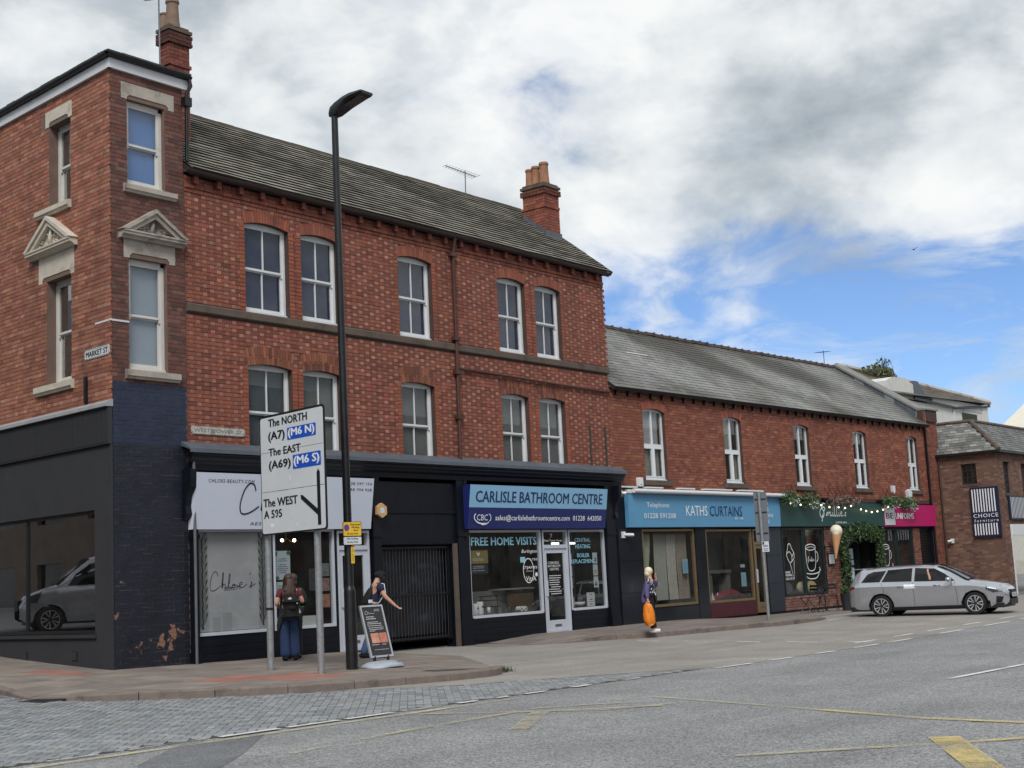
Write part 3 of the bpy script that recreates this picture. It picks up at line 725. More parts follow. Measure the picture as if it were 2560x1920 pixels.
# stone string course in lengths
r = random.Random(3); u = 16.29
while u < 30.28:
    u2 = min(30.32, u + r.uniform(1.3, 2.4)); B = MB(T); B.prism([(0, 6.80), (0, 6.965), (.02, 6.972), (.055 + r.uniform(-.004, .004), 6.955), (.06, 6.82), (.02, 6.80)], u + .003, u2 - .003)
    for i, v in enumerate(B.v): pass
    # prism runs along local z, so rotate it: x->w, y->v, z->u
    B2 = MB(T); n = 6; pr = [(-.01, 6.80), (-.01, 6.972), (.04, 6.975), (.062 + r.uniform(-.004, .004), 6.952), (.062, 6.825), (.03, 6.80)]
    a_ = [B2.pt((u + .003, y, x)) for x, y in pr]; b_ = [B2.pt((u2 - .003, y, x)) for x, y in pr]
    B2.face(a_); B2.face(b_[::-1])
    for i in range(n): j = (i + 1) % n; B2.face((a_[j], a_[i], b_[i], b_[j]))
    B2.build('string_course', M_dstone, ter); u = u2
# corbelled eaves: projecting courses, blocks, gutter
B = MB(T)
for z, p in ((9.16, .02), (9.24, .045), (9.32, .02), (9.40, .02)):
    u = 16.29; k = 0
    while u < 30.3:
        B.box(u, min(30.3, u + .222), z + .005, z + .075, -.05, p + rj.uniform(-.003, .003), jit(rj.choice(PST), .18, rj), skip='b'); u += .234
B.build('eaves_bricks', M_brick, ter, kind='stuff')
u = 16.45
while u < 30.2:
    B = MB(T); B.prism([(u, 9.33), (u + .10, 9.33), (u + .10, 9.47), (u, 9.47)], .02, .13); B.build('corbel', M_brick if False else mat('corbel_brick', S(104, 54, 46), .85, .2, 6, .3, 60), ter); u += .56
def halfpipe(F, u0, u1, z, w, r, m, parent, name='gutter', n=8):
    B = MB(F); rings = []
    for u in steps(u0, u1, .9):
        e = -.006 * math.sin((u - u0) * 2.1)
        out = [(w + r * math.cos(t), z + e + r * math.sin(t)) for t in (math.pi + math.pi * k / n for k in range(n + 1))]
        inn = [(w + (r - .008) * math.cos(t), z + e + (r - .008) * math.sin(t)) for t in (2 * math.pi - math.pi * k / n for k in range(n + 1))]
        rings.append([B.pt((u, y, x)) for x, y in out + inn])
    L = len(rings[0])
    for a, b in zip(rings, rings[1:]):
        for k in range(L): j = (k + 1) % L; B.face((a[k], a[j], b[j], b[k]))
    B.face(rings[0]); B.face(rings[-1][::-1]); return B.build(name, m, parent, smooth=50)
halfpipe(T, 16.2, 30.45, 9.56, .17, .075, mat('dark_brown_gutter', S(52, 36, 32), .5, .3, 3), ter)
# roof: rows of tiles, each row a lapped strip
SM, SL = slope_frame(T, 9.56, .22, 2.34, 2.98)
rt = random.Random(6); rows = 21; g_ = SL / rows
deck = MB(SM); deck.box(16.3, 30.42, 0, SL, -.12, -.02); roof = deck.build('roof', mat('roof_deck', S(40, 36, 34), .9), ter)
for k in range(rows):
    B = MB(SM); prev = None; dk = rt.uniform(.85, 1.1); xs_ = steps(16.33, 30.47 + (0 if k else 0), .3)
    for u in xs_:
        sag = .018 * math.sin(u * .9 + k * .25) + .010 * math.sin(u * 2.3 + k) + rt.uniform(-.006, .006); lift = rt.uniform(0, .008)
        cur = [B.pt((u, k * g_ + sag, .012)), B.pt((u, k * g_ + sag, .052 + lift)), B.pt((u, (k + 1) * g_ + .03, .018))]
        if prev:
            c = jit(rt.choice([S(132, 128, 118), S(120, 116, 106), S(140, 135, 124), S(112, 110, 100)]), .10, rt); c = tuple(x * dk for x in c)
            B.face((prev[0], cur[0], cur[1], prev[1]), S(58, 55, 50)); B.face((prev[1], cur[1], cur[2], prev[2]), c)  # butt faces coloured dark: shade line between rows put into the colour
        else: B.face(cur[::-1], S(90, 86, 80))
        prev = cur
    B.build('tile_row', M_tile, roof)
B = MB(T)
for k, u in enumerate(steps(16.35, 30.45, .45)[:-1]):
    z = 11.93 + rt.uniform(-.008, .012); B.prism([(u, z - .05), (u + .44, z - .05), (u + .44, z + .0), (u, z + .0)], -2.90, -2.70, jit(S(92, 86, 78), .15, rt)); B.prism([(u, z), (u + .44, z), (u + .44, z + .055), (u, z + .055)], -2.86, -2.74, jit(S(88, 82, 74), .15, rt))
B.build('ridge_tiles', M_tile, roof)
B = MB(); B.poly([(16.3, 23.46, 11.93), (30.4, 23.46, 11.93), (30.4, 26.7, 9.5), (16.3, 26.7, 9.5)]); B.poly([(30.32, 20.5, 9.5), (30.32, 26.7, 9.5), (30.32, 23.46, 11.9)]); B.poly([(16.31, 20.7, 9.5), (16.31, 26.7, 9.5), (16.31, 23.46, 11.9)]); B.build('rear_slope', M_tile if False else mat('rear_roof', S(80, 76, 70), .9), roof)
# verge of end tiles stepping down the gable
B = MB(SM)
for k in range(rows): B.box(30.44, 30.50, k * g_, k * g_ + g_ * .96, .0, .05 + rt.uniform(0, .01), jit(S(96, 92, 82), .15, rt))
B.build('verge', M_tile, roof)
PCH = [S(136, 80, 65), S(126, 72, 60), S(118, 66, 56), S(132, 82, 68)]
ch = chimney(ter, 29.60, 30.26, 21.97, 22.72, 10.4, 12.18, PCH, [(29.93, 22.18, .68, .135), (29.9, 22.45, .62, .12), (29.86, 22.64, .56, .115)], 21, [(11.62, 11.70, .03, 0), (12.0, 12.2, .05, 1)])
B = MB(); B.box(29.56, 30.30, 21.94, 21.968, 10.55, 10.92); B.build('lead_apron', M_lead, ch)
for k in range(8): B = MB(); y = 22.0 + k * .09; B.box(29.575, 29.596, y, y + .085, 10.72 + k * .07, 10.98 + k * .07); B.build('lead_step', M_lead, ch)
# downpipe with hopper, and the branch pipe that runs to the right
B = MB(T); B.tube([(24.05, 9.5, .16), (24.05, 9.3, .12), (24.06, 9.1, .07), (24.05, 7.0, .07), (24.04, 6.2, .07), (24.0, 4.2, .08)], .045, 8); dp = B.build('downpipe', M_pipe, ter, smooth=60)
for z in (9.06, 7.05, 6.25, 5.2): B = MB(T); B.box(23.94, 24.16, z, z + .09, 0, .13); B.build('pipe_collar', M_pipe, dp)
B = MB(T); B.tube([(24.1, 6.40, .06), (26, 6.37, .06), (28, 6.33, .06), (30.28, 6.30, .06)], .032, 8); B.build('branch_pipe', M_pipe, ter, smooth=60)
# toothed bricks at the open end of the wall
B = MB(T); k = 0; z = 6.9
while z < 9.1:
    if k % 2: B.box(30.30, 30.38, z + .004, z + .074, -.2, .0, jit(rj.choice(PST), .2, rj))
    z += .08; k += 1
B.build('toothing', M_brick, ter, kind='stuff')
for u in (29.28, 29.98): B = MB(T); B.box(u, u + .05, 4.3, 5.35, .006, .04); B.build('bracket_strip', mat('rusty_strip', S(58, 60, 56), .7, .3, 6), ter)
M_dkb = mat('dark_blue_reflection', S(28, 46, 96), .8, .08, 1); M_nb = mat('grey_net', S(132, 136, 138), .9, .16, 1.6)
for a, b in UW: blind_or_reflection(T, a, b, ZU0, ZU1 + .1, -.235, M_dkb, ter)  # panels added behind the upper panes; blue sky reflection put into their colour
for k, (a, b) in enumerate(LW): blind_or_reflection(T, a, b, ZL0, ZL1 + .1, -.235, M_nb if k else mat('slate_net', S(92, 104, 116), .9, .12, 1.6), ter)
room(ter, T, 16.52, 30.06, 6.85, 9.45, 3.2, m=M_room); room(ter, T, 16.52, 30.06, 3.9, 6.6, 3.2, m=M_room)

# shop front: cornice, frieze, pilasters, stall risers
B = MB(T)
cor = [(.0, 4.23), (.24, 4.13), (.27, 4.11), (.27, 4.06), (.23, 4.04), (.23, 4.0), (.19, 3.96), (.17, 3.92), (.10, 3.88), (.08, 3.78), (.0, 3.78)]
def run(B, prof, u0, u1, c=None):
    a_ = [B.pt((u0, y, x)) for x, y in prof]; b_ = [B.pt((u1, y, x)) for x, y in prof]; n = len(prof); B.face(a_, c); B.face(b_[::-1], c)
    for i in range(n): j = (i + 1) % n; B.face((a_[j], a_[i], b_[i], b_[j]), c)
run(B, cor[1:], 16.2, 30.5); B.build('shop_cornice', M_navy, ter)
u = 16.12
while u < 30.5:
    u2 = min(30.56, u + r.uniform(1.4, 2.2)); B = MB(T); run(B, [(.003, 4.30), (.02, 4.31), (.26, 4.175), (.29, 4.165), (.295, 4.09), (.28, 4.09), (.275, 4.14), (.003, 4.235)], u, u2 - .012); B.build('lead_capping', M_lead, ter); u = u2
B = MB(T)
shopholes = [(16.42, 18.26, .70, 2.66), (18.32, 19.98, .70, 2.66), (20.06, 21.0, .1, 2.64), (21.36, 23.66, .0, 2.32), (24.24, 26.98, .62, 2.64), (27.03, 28.07, .08, 2.64), (28.12, 29.70, .62, 2.64)]
wall_slabs(B, 16.3, 30.3, -.1, 3.78, shopholes, -.26, 0.); B.build('shop_front', M_navy, ter)
for u0, u1, w_ in ((16.28, 16.42, .10), (21.08, 21.30, .07), (23.82, 24.2, .07), (29.74, 30.12, .08)):
    B = MB(T); B.box(u0, u1, .02, 3.78, .002, w_); B.box(u0 - .02, u1 + .02, .02, .42, .002, w_ + .03); B.box(u0 - .02, u1 + .02, 2.5, 2.58, .002, w_ + .025); B.build('pilaster', M_navy, ter)
for u0 in (16.13, 30.12):
    B = MB(T); prof = [(.0, 3.78), (.27, 3.78), (.27, 3.62), (.26, 3.45), (.14, 3.3), (.10, 3.1), (.13, 2.95), (.05, 2.85), (.0, 2.85)]
    run(B, prof, u0, u0 + .13); B.build('console_bracket', M_navy, ter)
B = MB(T); B.box(21.3, 24.2, 3.02, 3.07, .002, .03); B.box(21.30, 23.70, 2.34, 2.38, .002, .03); B.box(24.07, 24.14, 2.4, 3.78, .07, .09); B.build('moulding', M_navy, ter)
B = MB(T); B.box(23.67, 23.80, .0, 2.34, .002, .05); B.build('stone_post', M_dstone, ter)
for u0, u1 in ((16.46, 20.0), (24.26, 27.0), (28.12, 29.70)):
    n = 4
    for k in range(n): B = MB(T); a = .10 + k * (.54 / n); B.box(u0, u1, a + .006, a + .54 / n, .002, .016); B.build('stall_riser_board', M_navy, ter)
M_al = mat('white_aluminium', S(196, 202, 214), .4, .06, 4, metal=.1)
def shopframe(u0, u1, z0, z1, w=.005, t=.055, name='shop_window', m=None, mg=None, F=T, parent=None, tint=None):
    B = MB(F); p = parent or ter
    B.box(u0, u0 + t, z0, z1, w - .09, w); B.box(u1 - t, u1, z0, z1, w - .09, w); B.box(u0 + t, u1 - t, z0, z0 + t * 1.1, w - .09, w + .015); B.box(u0 + t, u1 - t, z1 - t, z1, w - .09, w)
    o = B.build(name, m or M_al, p); D = MB(F); D.box(u0 + t, u1 - t, z0 + t * 1.1, z1 - t, w - .05, w - .044); D.build('pane', mg or M_glass2, o); return o
shopframe(16.42, 18.26, .70, 2.68); shopframe(18.32, 19.98, .70, 2.68)
shopframe(24.24, 26.98, .62, 2.64); shopframe(28.12, 29.70, .62, 2.64)
def shopdoor(u0, u1, z0, zt, z1, name='shop_door', m=None, F=T, parent=None, handle=.1):
    """glazed door leaf in a frame with a light above"""
    m = m or M_al; p = parent or ter; B = MB(F)
    B.box(u0, u0 + .05, z0, z1, -.1, .012); B.box(u1 - .05, u1, z0, z1, -.1, .012); B.box(u0 + .05, u1 - .05, z1 - .05, z1, -.1, .012); B.box(u0 + .05, u1 - .05, zt, zt + .09, -.1, .012); B.box(u0 + .05, u1 - .05, z0, z0 + .04, -.1, .03)
    fr_ = B.build('door_frame', m, p); C = MB(F); a, b = u0 + .055, u1 - .055
    D = MB(F); D.box(u0 + .05, u1 - .05, zt + .09, z1 - .05, -.05, -.044); D.build('pane', M_glass2, fr_)
    z_ = z0 + .045; ww = -.015; s_ = .11
    C.box(a, a + s_, z_, zt - .005, ww - .045, ww); C.box(b - s_, b, z_, zt - .005, ww - .045, ww); C.box(a + s_, b - s_, z_, z_ + .26, ww - .045, ww); C.box(a + s_, b - s_, zt - .115, zt - .005, ww - .045, ww)
    d = C.build(name, m, p); D = MB(F); D.box(a + s_, b - s_, z_ + .26, zt - .115, ww - .028, ww - .022); D.build('pane', M_glass2, d)
    H = MB(F); H.box(a + .035, a + .075, z_ + .85, z_ + 1.25, ww, ww + .045); H.build('handle', M_al, d); H = MB(F); H.box((a + b) / 2 - .13, (a + b) / 2 + .13, z_ + .1, z_ + .16, ww, ww + .006); H.build('letter_plate', M_alu, d)
    return d
shopdoor(20.06, 21.0, .17, 2.24, 2.64); shopdoor(27.03, 28.07, .12, 2.18, 2.64)
# yard gate with bars and sheeting behind
gate = thing('yard_gate', 'dark barred iron gate backed with black sheeting beside the beauty shop', 'gate', (22.5, 20.75, .17))
B = MB(T)
for z in (.27, 1.22, 2.24): B.box(21.42, 23.62, z, z + .05, -.10, -.07)
B.box(21.40, 21.45, .22, 2.3, -.11, -.06); B.box(23.58, 23.63, .22, 2.3, -.11, -.06); B.build('gate_frame', M_black, gate)
for k in range(21): B = MB(T); u = 21.50 + k * .1015; B.tube([(u, .24, -.085), (u, 2.28, -.085)], .008, 6); B.build('bar', mat('grey_bar', S(52, 54, 60), .5), gate)
B = MB(T); nu, nv = 30, 26; rs = random.Random(2); id_ = []
for i in range(nu + 1):
    id_.append([]); u = 21.45 + 2.13 * i / nu
    for j in range(nv + 1):
        v = .36 + 1.88 * j / nv; q = noise.noise(Vector((u * 3, v * 3.5, 1.3))) * .05 + noise.noise(Vector((u * 8, v * 9, 4))) * .018; id_[i].append(B.pt((u, v, -.19 + q)))
for i in range(nu):
    for j in range(nv): B.face((id_[i][j], id_[i + 1][j], id_[i + 1][j + 1], id_[i][j + 1]))
B.build('sheeting', mat('black_sheeting', S(26, 28, 34), .35, .2, 4), gate, smooth=True)

# ------------------------------------------------------------------ corner building
cor_b = thing('corner_building', 'tall narrow red brick corner building with stone pediments and navy painted ground floor', 'building', (14.63, 20.7, .2))
FW = [(15.0, 15.85, 9.05, 10.69), (15.01, 15.86, 5.58, 7.66)]; MW = [(-2.26, -1.44, 9.02, 10.66), (-2.36, -1.43, 5.56, 7.58)]
B = MB(T); wall_slabs(B, 14.66, 16.28, -.1, 11.2, FW, -.25, -.001); B.build('wall', M_mortar2, cor_b)
B = MB(MK); wall_slabs(B, -9., -.035, 4.0, 11.2, MW, -.25, 0); wall_slabs(B, -9., -.035, -.1, 4.0, [(-8.5, -.55, .86, 3.06)], -.25, 0); B.build('wall', M_mortar2, cor_b)
B = MB(); B.poly([(16.27, 20.9, 0), (16.27, 30, 0), (16.27, 30, 11.2), (16.27, 20.9, 11.2)]); B.build('wall', M_mortar2, cor_b)
PCF = [S(108, 74, 68), S(100, 65, 61), S(104, 77, 71), S(94, 62, 59), S(82, 60, 58)]; PCM = [S(146, 97, 80), S(139, 90, 74), S(152, 104, 87), S(131, 83, 70)]; PCMH = [S(160, 118, 101), S(150, 106, 90), S(143, 95, 80)]
fx = [(14.88, 16.08, 10.69, 11.02), (14.9, 16.08, 8.88, 9.06), (14.76, 16.28, 8.0, 8.12), (14.9, 16.06, 7.64, 8.02), (14.9, 16.09, 5.38, 5.59)]
bricks(cor_b, T, 14.635, 16.27, 5.34, 11.18, FW + fx, [], M_brick, PCF, seed=31, bond='garden', n_single=60)
M_navyb = bpy.data.materials.new('chipped_navy_masonry_paint')
M_navyb.use_nodes = True
nt_ = M_navyb.node_tree; b_ = nt_.nodes['Principled BSDF']; P_ = N(nt_, 'ShaderNodeNewGeometry').outputs['Position']
chip = math_(nt_, 'MULTIPLY_ADD', noise_(nt_, P_, 9, 4, .6), .35, math_(nt_, 'MULTIPLY', noise_(nt_, P_, 2.1, 3, .5), .65))
sx = N(nt_, 'ShaderNodeSeparateXYZ'); nt_.links.new(P_, sx.inputs[0])
low = ramp(nt_, math_(nt_, 'DIVIDE', sx.outputs[2], 6.), [(.05, .06), (.12, .0), (.2, -.02)]) if False else math_(nt_, 'MULTIPLY', math_(nt_, 'SUBTRACT', 1.3, sx.outputs[2]), .05)
cm = ramp(nt_, math_(nt_, 'ADD', chip, math_(nt_, 'MAXIMUM', low, -.06)), [(.645, 0.), (.655, 1.)])
uz = ramp(nt_, math_(nt_, 'MULTIPLY', math_(nt_, 'ADD', sx.outputs[2], math_(nt_, 'MULTIPLY', noise_(nt_, P_, 5, 3), .12)), .1), [(.425, 0.), (.428, 1.)])
pc = mixc(nt_, 1., mixc(nt_, uz, S(27, 33, 46), S(36, 47, 70)), ramp(nt_, noise_(nt_, P_, 2.0, 5, .6), [(.3, .72), (.7, 1.25)]), 'MULTIPLY')
top = ramp(nt_, sx.outputs[2], [(0, 0.), (1, 1.)]); scuff = ramp(nt_, noise_(nt_, P_, 6, 6, .75, .4), [(.66, 0.), (.80, .5)])
pc = mixc(nt_, scuff, pc, S(104, 108, 118)); nt_.links.new(mixc(nt_, cm, pc, S(138, 104, 88)), b_.inputs['Base Color'])
b_.inputs['Roughness'].default_value = .5; bn_ = N(nt_, 'ShaderNodeBump'); bn_.inputs['Strength'].default_value = .25; bn_.inputs['Distance'].default_value = .01
nt_.links.new(noise_(nt_, P_, 40, 4), bn_.inputs['Height']); nt_.links.new(bn_.outputs[0], b_.inputs['Normal'])
bricks(cor_b, T, 14.64, 16.27, .10, 5.34, [], [], M_navyb, [(.03, .03, .05)], seed=33, bond='garden', n_single=20, j=.007, wp=.004)
mx_ = [(-2.56, -1.38, 10.64, 10.97), (-2.68, -1.42, 8.84, 9.04), (-2.68, -1.30, 7.56, 8.12), (-2.72, -1.33, 5.34, 5.58), (-2.9, -1.2, 8.0, 8.2)]
bricks(cor_b, MK, -6.0, -.004, 4.96, 11.18, MW + mx_, [], M_brick, {'s': PCM, 'h': PCMH}, seed=35, bond='garden', n_single=220)
def stone_head(F, u0, u1, z0, z1, ww, soffit):
    """lintel with shouldered soffit"""
    i0, i1 = u0 + .13, u1 - .13; B = MB(F)
    B.prism([(u0, z0), (i0, z0), (i0, z0 + soffit * .5), (i0 + .06, z0 + soffit), (i1 - .06, z0 + soffit), (i1, z0 + soffit * .5), (i1, z0), (u1, z0), (u1, z1), (u0, z1)], -.2, ww); return B
def sill(F, u0, u1, z0, z1, m, parent):
    B = MB(F); run(B, [(-.15, z1 + .03), (-.02, z1 + .005), (.10, z1 - .02), (.10, z0 + .05), (.075, z0 + .045), (.06, z0), (-.0, z0)], u0, u1); return B.build('sill', m, parent)
def pediment(F, u0, u1, z0, z1, m, parent, seed):
    uc = (u0 + u1) / 2; g = thing_part('pediment', parent, F, m, [('base', [(.0, z0), (.08, z0), (.10, z0 + .03), (.17, z0 + .06), (.17, z0 + .09), (.19, z0 + .11), (.19, z0 + .14), (0, z0 + .14)], u0, u1)])
    t = .13
    for s_ in (-1, 1):
        e = u0 if s_ < 0 else u1; B = MB(F)
        B.prism([(e, z0 + .14), (uc, z1), (uc, z1 - t * 1.15), (e - s_ * .24, z0 + .14)][::(1 if s_ < 0 else -1)], .0, .16); B.build('raking_moulding', m, g)
        B = MB(F); B.prism([(e + s_ * .03, z0 + .14), (uc, z1 + .035), (uc, z1 - .04), (e - s_ * .09, z0 + .14)][::(1 if s_ < 0 else -1)], .003, .20); B.build('raking_moulding', m, g)
    B = MB(F); B.prism([(u0 + .2, z0 + .14), (u1 - .2, z0 + .14), (uc, z1 - .1)], .0, .05); B.build('tympanum', m, g)
    r = random.Random(seed); B = MB(F)
    for k in range(34):
        x = r.uniform(-1, 1); y = r.random() * (1 - abs(x)) * .85; sz = r.uniform(.02, .045); a = r.uniform(-.7, .7)
        B.ball((uc + x * (u1 - u0) * .33, z0 + .17 + y * (z1 - z0 - .30), .055), sz * 1.25, sz * .75, .05, n=7)
    B.tube([(uc - .04, z0 + .16, .07), (uc - .02, z0 + .3, .09), (uc + .03, z1 - .16, .08)], [.05, .045, .02], 7)
    B.build('carving', m, g, smooth=True)
    return g
def thing_part(name, parent, F, m, runs):
    B = MB(F)
    for nm, prof, a, b in runs: run(B, prof, a, b)
    return B.build(name, m, parent)
for F, W, st in ((T, FW, M_stoned), (MK, MW, M_stone)):
    (a, b, z0, z1), (a2, b2, z2, z3) = W
    stone_head(F, a - .13, b + .22 if F is T else b + .06, z1 - .005, z1 + .31, .012, .09).build('lintel', st, cor_b)
    sill(F, a - .1 if F is T else a - .42, b + .22 if F is T else b + .03, z0 - .16, z0, st, cor_b)
    stone_head(F, a2 - .11 if F is T else a2 - .3, b2 + .19 if F is T else b2 + .12, z3 - .01, z3 + (.36 if F is T else .5), .012, .1).build('lintel', st, cor_b)
    sill(F, a2 - .1 if F is T else a2 - .36, b2 + .23 if F is T else b2 + .1, z2 - .18, z2, st, cor_b)
pediment(T, 14.79, 16.22, 8.0, 8.58, M_stoned, cor_b, 1); pediment(MK, -2.92, -1.18, 8.08, 8.76, M_stone, cor_b, 2)
M_cream = mat('cream_window_paint', S(206, 204, 200), .5, .06, 4, stain=(S(150, 146, 140), 6, .62, .8))
for F, W in ((T, FW), (MK, MW)):
    for a, b, z0, z1 in W: sash(cor_b, F, a, b, z0, z1, 0, w=-.10 if F is T else -.19, bars=False, m=M_cream, mg=M_glass if F is T else glass('bright_glass', .8, 1.5, .02, refl=3.2), fr=.07)
# blinds behind the front corner windows
blind_or_reflection(T, 15.0, 15.86, 9.0, 10.72, -.205, mat('blue_blind', S(104, 164, 246), .6, .04, 1), cor_b)
blind_or_reflection(T, 15.0, 15.86, 5.5, 7.66, -.215, mat('pale_blue_slats', S(214, 232, 255), .6, .03, 1), cor_b, 62)
blind_or_reflection(MK, -2.05, -1.5, 9.85, 10.66, -.30, mat('pale_reflection_sheet', S(206, 216, 226), .7), cor_b); blind_or_reflection(MK, -2.1, -1.5, 6.6, 7.58, -.30, mat('sky_reflection_sheet', S(176, 204, 240), .7, .2, 1.5), cor_b)  # added sheets: the bright sky reflection in these sashes, put into colour
room(cor_b, MK, -5, -.5, 8.6, 11.0, 1.1, w=-.26, m=M_room); room(cor_b, MK, -5, -.5, 5.2, 8.0, 1.1, w=-.26, m=M_room)
# eaves board, gutter, low roof
B = MB(T); B.box(14.57, 16.36, 11.18, 11.37, -.02, .07); B.build('fascia_board', M_trim, cor_b); B = MB(MK); B.box(-9.05, .06, 11.18, 11.37, -.02, .06); B.build('fascia_board', M_trim, cor_b)
halfpipe(T, 14.5, 16.4, 11.43, .12, .06, M_black, cor_b); halfpipe(MK, -9.1, .1, 11.43, .11, .06, M_black, cor_b)
B = MB(); c0 = MK.p(0, 11.44, .0); 
o1 = Vector((14.50, 20.57, 11.44)); o2 = Vector((16.42, 20.57, 11.44)); o3 = MK.p(-9.1, 11.44, .13); o4 = Vector((16.42, 29.8, 11.44)); ap = Vector((15.9, 23.2, 12.0)); ap2 = Vector((16.3, 28.5, 12.0))
B.poly([o1, o2, ap]); B.poly([o3, o1, ap, ap2]); B.poly([o2, o4, ap2, ap]); B.poly([o4, o3, ap2]); B.poly([o1 - Vector((0, 0, .05)), o3 - Vector((0, 0, .05)), o4 - Vector((0, 0, .05)), o2 - Vector((0, 0, .05))])
croof = B.build('roof', mat('dark_slate', S(58, 58, 62), .8, .2, 3, .3, 40), cor_b)
r = random.Random(12)
for k in range(26): B = MB(MK); u = -9 + k * .35; B.box(u, u + .34, 11.455 + r.uniform(0, .012), 11.49 + r.uniform(0, .012), -.2, .135 + r.uniform(-.01, .01)); B.build('eaves_slate', MATS['dark_slate'], croof)
for k in range(6): B = MB(T); u = 14.5 + k * .32; B.box(u, u + .31, 11.455 + r.uniform(0, .012), 11.49 + r.uniform(0, .012), -.2, .14); B.build('eaves_slate', MATS['dark_slate'], croof)
B = MB(T); B.tube([(16.36, 11.40, .12), (16.38, 11.25, .14), (16.33, 11.1, .08), (16.33, 9.75, .06)], .04, 8); dp = B.build('downpipe', M_black, cor_b, smooth=60); B = MB(T); B.box(16.25, 16.41, 10.84, 11.02, .0, .14); B.build('hopper', M_black, dp)
B = MB(T); B.tube([(16.30, 4.1, .15), (16.30, .2, .15)], .028, 8); B.build('downpipe', mat('grey_pipe', S(96, 98, 104), .5, .15, 4), cor_b, smooth=60)
chimney(cor_b, 16.84, 17.34, 21.79, 22.12, 10.2, 12.92, [S(112, 64, 55), S(102, 58, 51), S(118, 70, 60)], [(17.03, 21.92, .62, .14), (16.93, 22.06, .34, .10)], 23, [(12.2, 12.28, .03, 0), (12.62, 12.95, .05, 1)], clay=mat('sooty_pot', S(124, 104, 90), .85, .25, 6))
# Market Street shop front
B = MB(MK); run(B, [(.0, 5.0), (.03, 5.0), (.16, 4.93), (.165, 4.87), (0, 4.87)], -9, .03); B.build('lead_capping', mat('pale_lead', S(150, 152, 156), .6, .15, 4), cor_b)
fas = MB(MK); fas.box(-9, .015, 4.2, 4.865, .005, .10); fo = fas.build('shop_fascia', M_char, cor_b); B = MB(MK); u = -8.98
while u < -.02: B.box(u, u + .022, 4.23, 4.84, .101, .112); u += .045
B.build('fascia_ribs', M_char, fo, kind='stuff')
B = MB(MK); wall_slabs(B, -9., .012, -.1, 4.19, [(-8.4, -.55, .86, 3.06)], .002, .05); B.box(-8.5, -.5, .80, .86, .05, .09); B.build('shop_render', M_char, cor_b)
fr_ = MB(MK); 
for u in (-8.42, -6.1, -3.19, -.59): fr_.box(u, u + .06, .88, 3.06, -.06, .0)
fr_.box(-8.4, -.55, .87, .93, -.06, .01); fr_.box(-8.4, -.55, 3.0, 3.06, -.06, .0); sw = fr_.build('shop_window', M_black, cor_b)
for a, b in ((-8.36, -6.1), (-6.04, -3.19), (-3.13, -.59)): B = MB(MK); B.box(a, b, .93, 3.0, -.035, -.03); B.build('pane', glass('dark_shop_glass', .4, 1.55, .01, refl=2.6), sw)
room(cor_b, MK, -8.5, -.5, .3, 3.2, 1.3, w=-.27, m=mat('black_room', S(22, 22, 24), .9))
for u in (-3.22, -1.36): 
    B = MB(MK); B.box(u, u + .19, .40, .56, .052, .06); v_ = B.build('air_brick', M_black, cor_b); B = MB(MK)
    for k in range(5): B.box(u + .015, u + .175, .415 + k * .028, .43 + k * .028, .06, .068)
    B.build('louvre', mat('grey_louvre', S(70, 70, 74), .6), v_)
B = MB(MK); B.box(-.55, .01, 6.44, 6.475, .008, .016); B.build('tie_strap', M_trim, cor_b); B = MB(T); B.box(14.62, 15.0, 6.43, 6.465, .008, .016); B.build('tie_strap', M_trim, cor_b)
B = MB(MK); B.box(-.90, -.83, 5.02, 5.52, .01, .06); B.build('bracket', M_black, cor_b)
# ------------------------------------------------------------------ two-storey row (curtain shop, coffee bar, uniform shop)
row = thing('shop_row_building', 'low two-storey red brick row with long slate roof above the curtain and coffee shops', 'building', (40.3, 20.3, .1))
W2 = [(1.50, 2.57), (5.65, 6.66), (9.86, 10.87), (13.96, 14.97), (18.2, 19.09)]; Z0, Z1 = 4.02, 5.90
ar2 = [Arch((a + b) / 2, (b - a) / 2, Z1, .09, .235) for a, b in W2]
B = MB(A2); wall_slabs(B, .0, 20.9, 3.5, 6.45, [(a, b, Z0 - .03, Z1 + .094) for a, b in W2], -.28, 0); B.box(0, 20.9, -.1, 6.45, -7, -6.8); B.box(20.6, 20.9, -.1, 6.45, -6.8, -.28); B.build('wall', M_mortar, row)
for A in ar2:
    for s_ in (-1, 1):
        B = MB(A2); pts = sorted([p for p in arc_pts(A.uc, A.a, A.z, A.rise) if (p[0] - A.uc) * s_ >= -1e-6], key=lambda p: s_ * p[0])
        B.prism([(A.uc, A.z + A.rise + .004)] + pts + [(A.uc + s_ * A.a, A.z + A.rise + .004)], -.26, -.004); B.build('arch_fill', M_mortar, row)
P2 = [S(132, 80, 64), S(126, 75, 60), S(138, 86, 69), S(116, 67, 56), S(129, 79, 66), S(146, 96, 78)]
P2h = [S(136, 86, 70), S(126, 77, 63), S(118, 70, 59)]
bricks(row, A2, .01, 19.76, 3.62, 6.42, [(a, b, Z0 - .05, Z1) for a, b in W2] + [(a - .15, b + .15, 3.84, 4.0) for a, b in W2], ar2, M_brick, {'s': P2, 'h': P2h}, seed=41, bond='garden', var=.14)
voussoirs(row, A2, ar2, M_brick, [S(146, 86, 72), S(136, 78, 66)], .010, seed=5)
bricks(row, A2, 19.79, 20.92, .1, 7.02, [], [], M_brick, [S(124, 76, 66), S(112, 68, 60), S(132, 84, 72)], seed=43, bond='garden', wp=.04, n_single=0)
B = MB(A2); B.box(19.79, 20.92, -.1, 7.02, -.2, .034); B.build('pier', M_mortar, row)
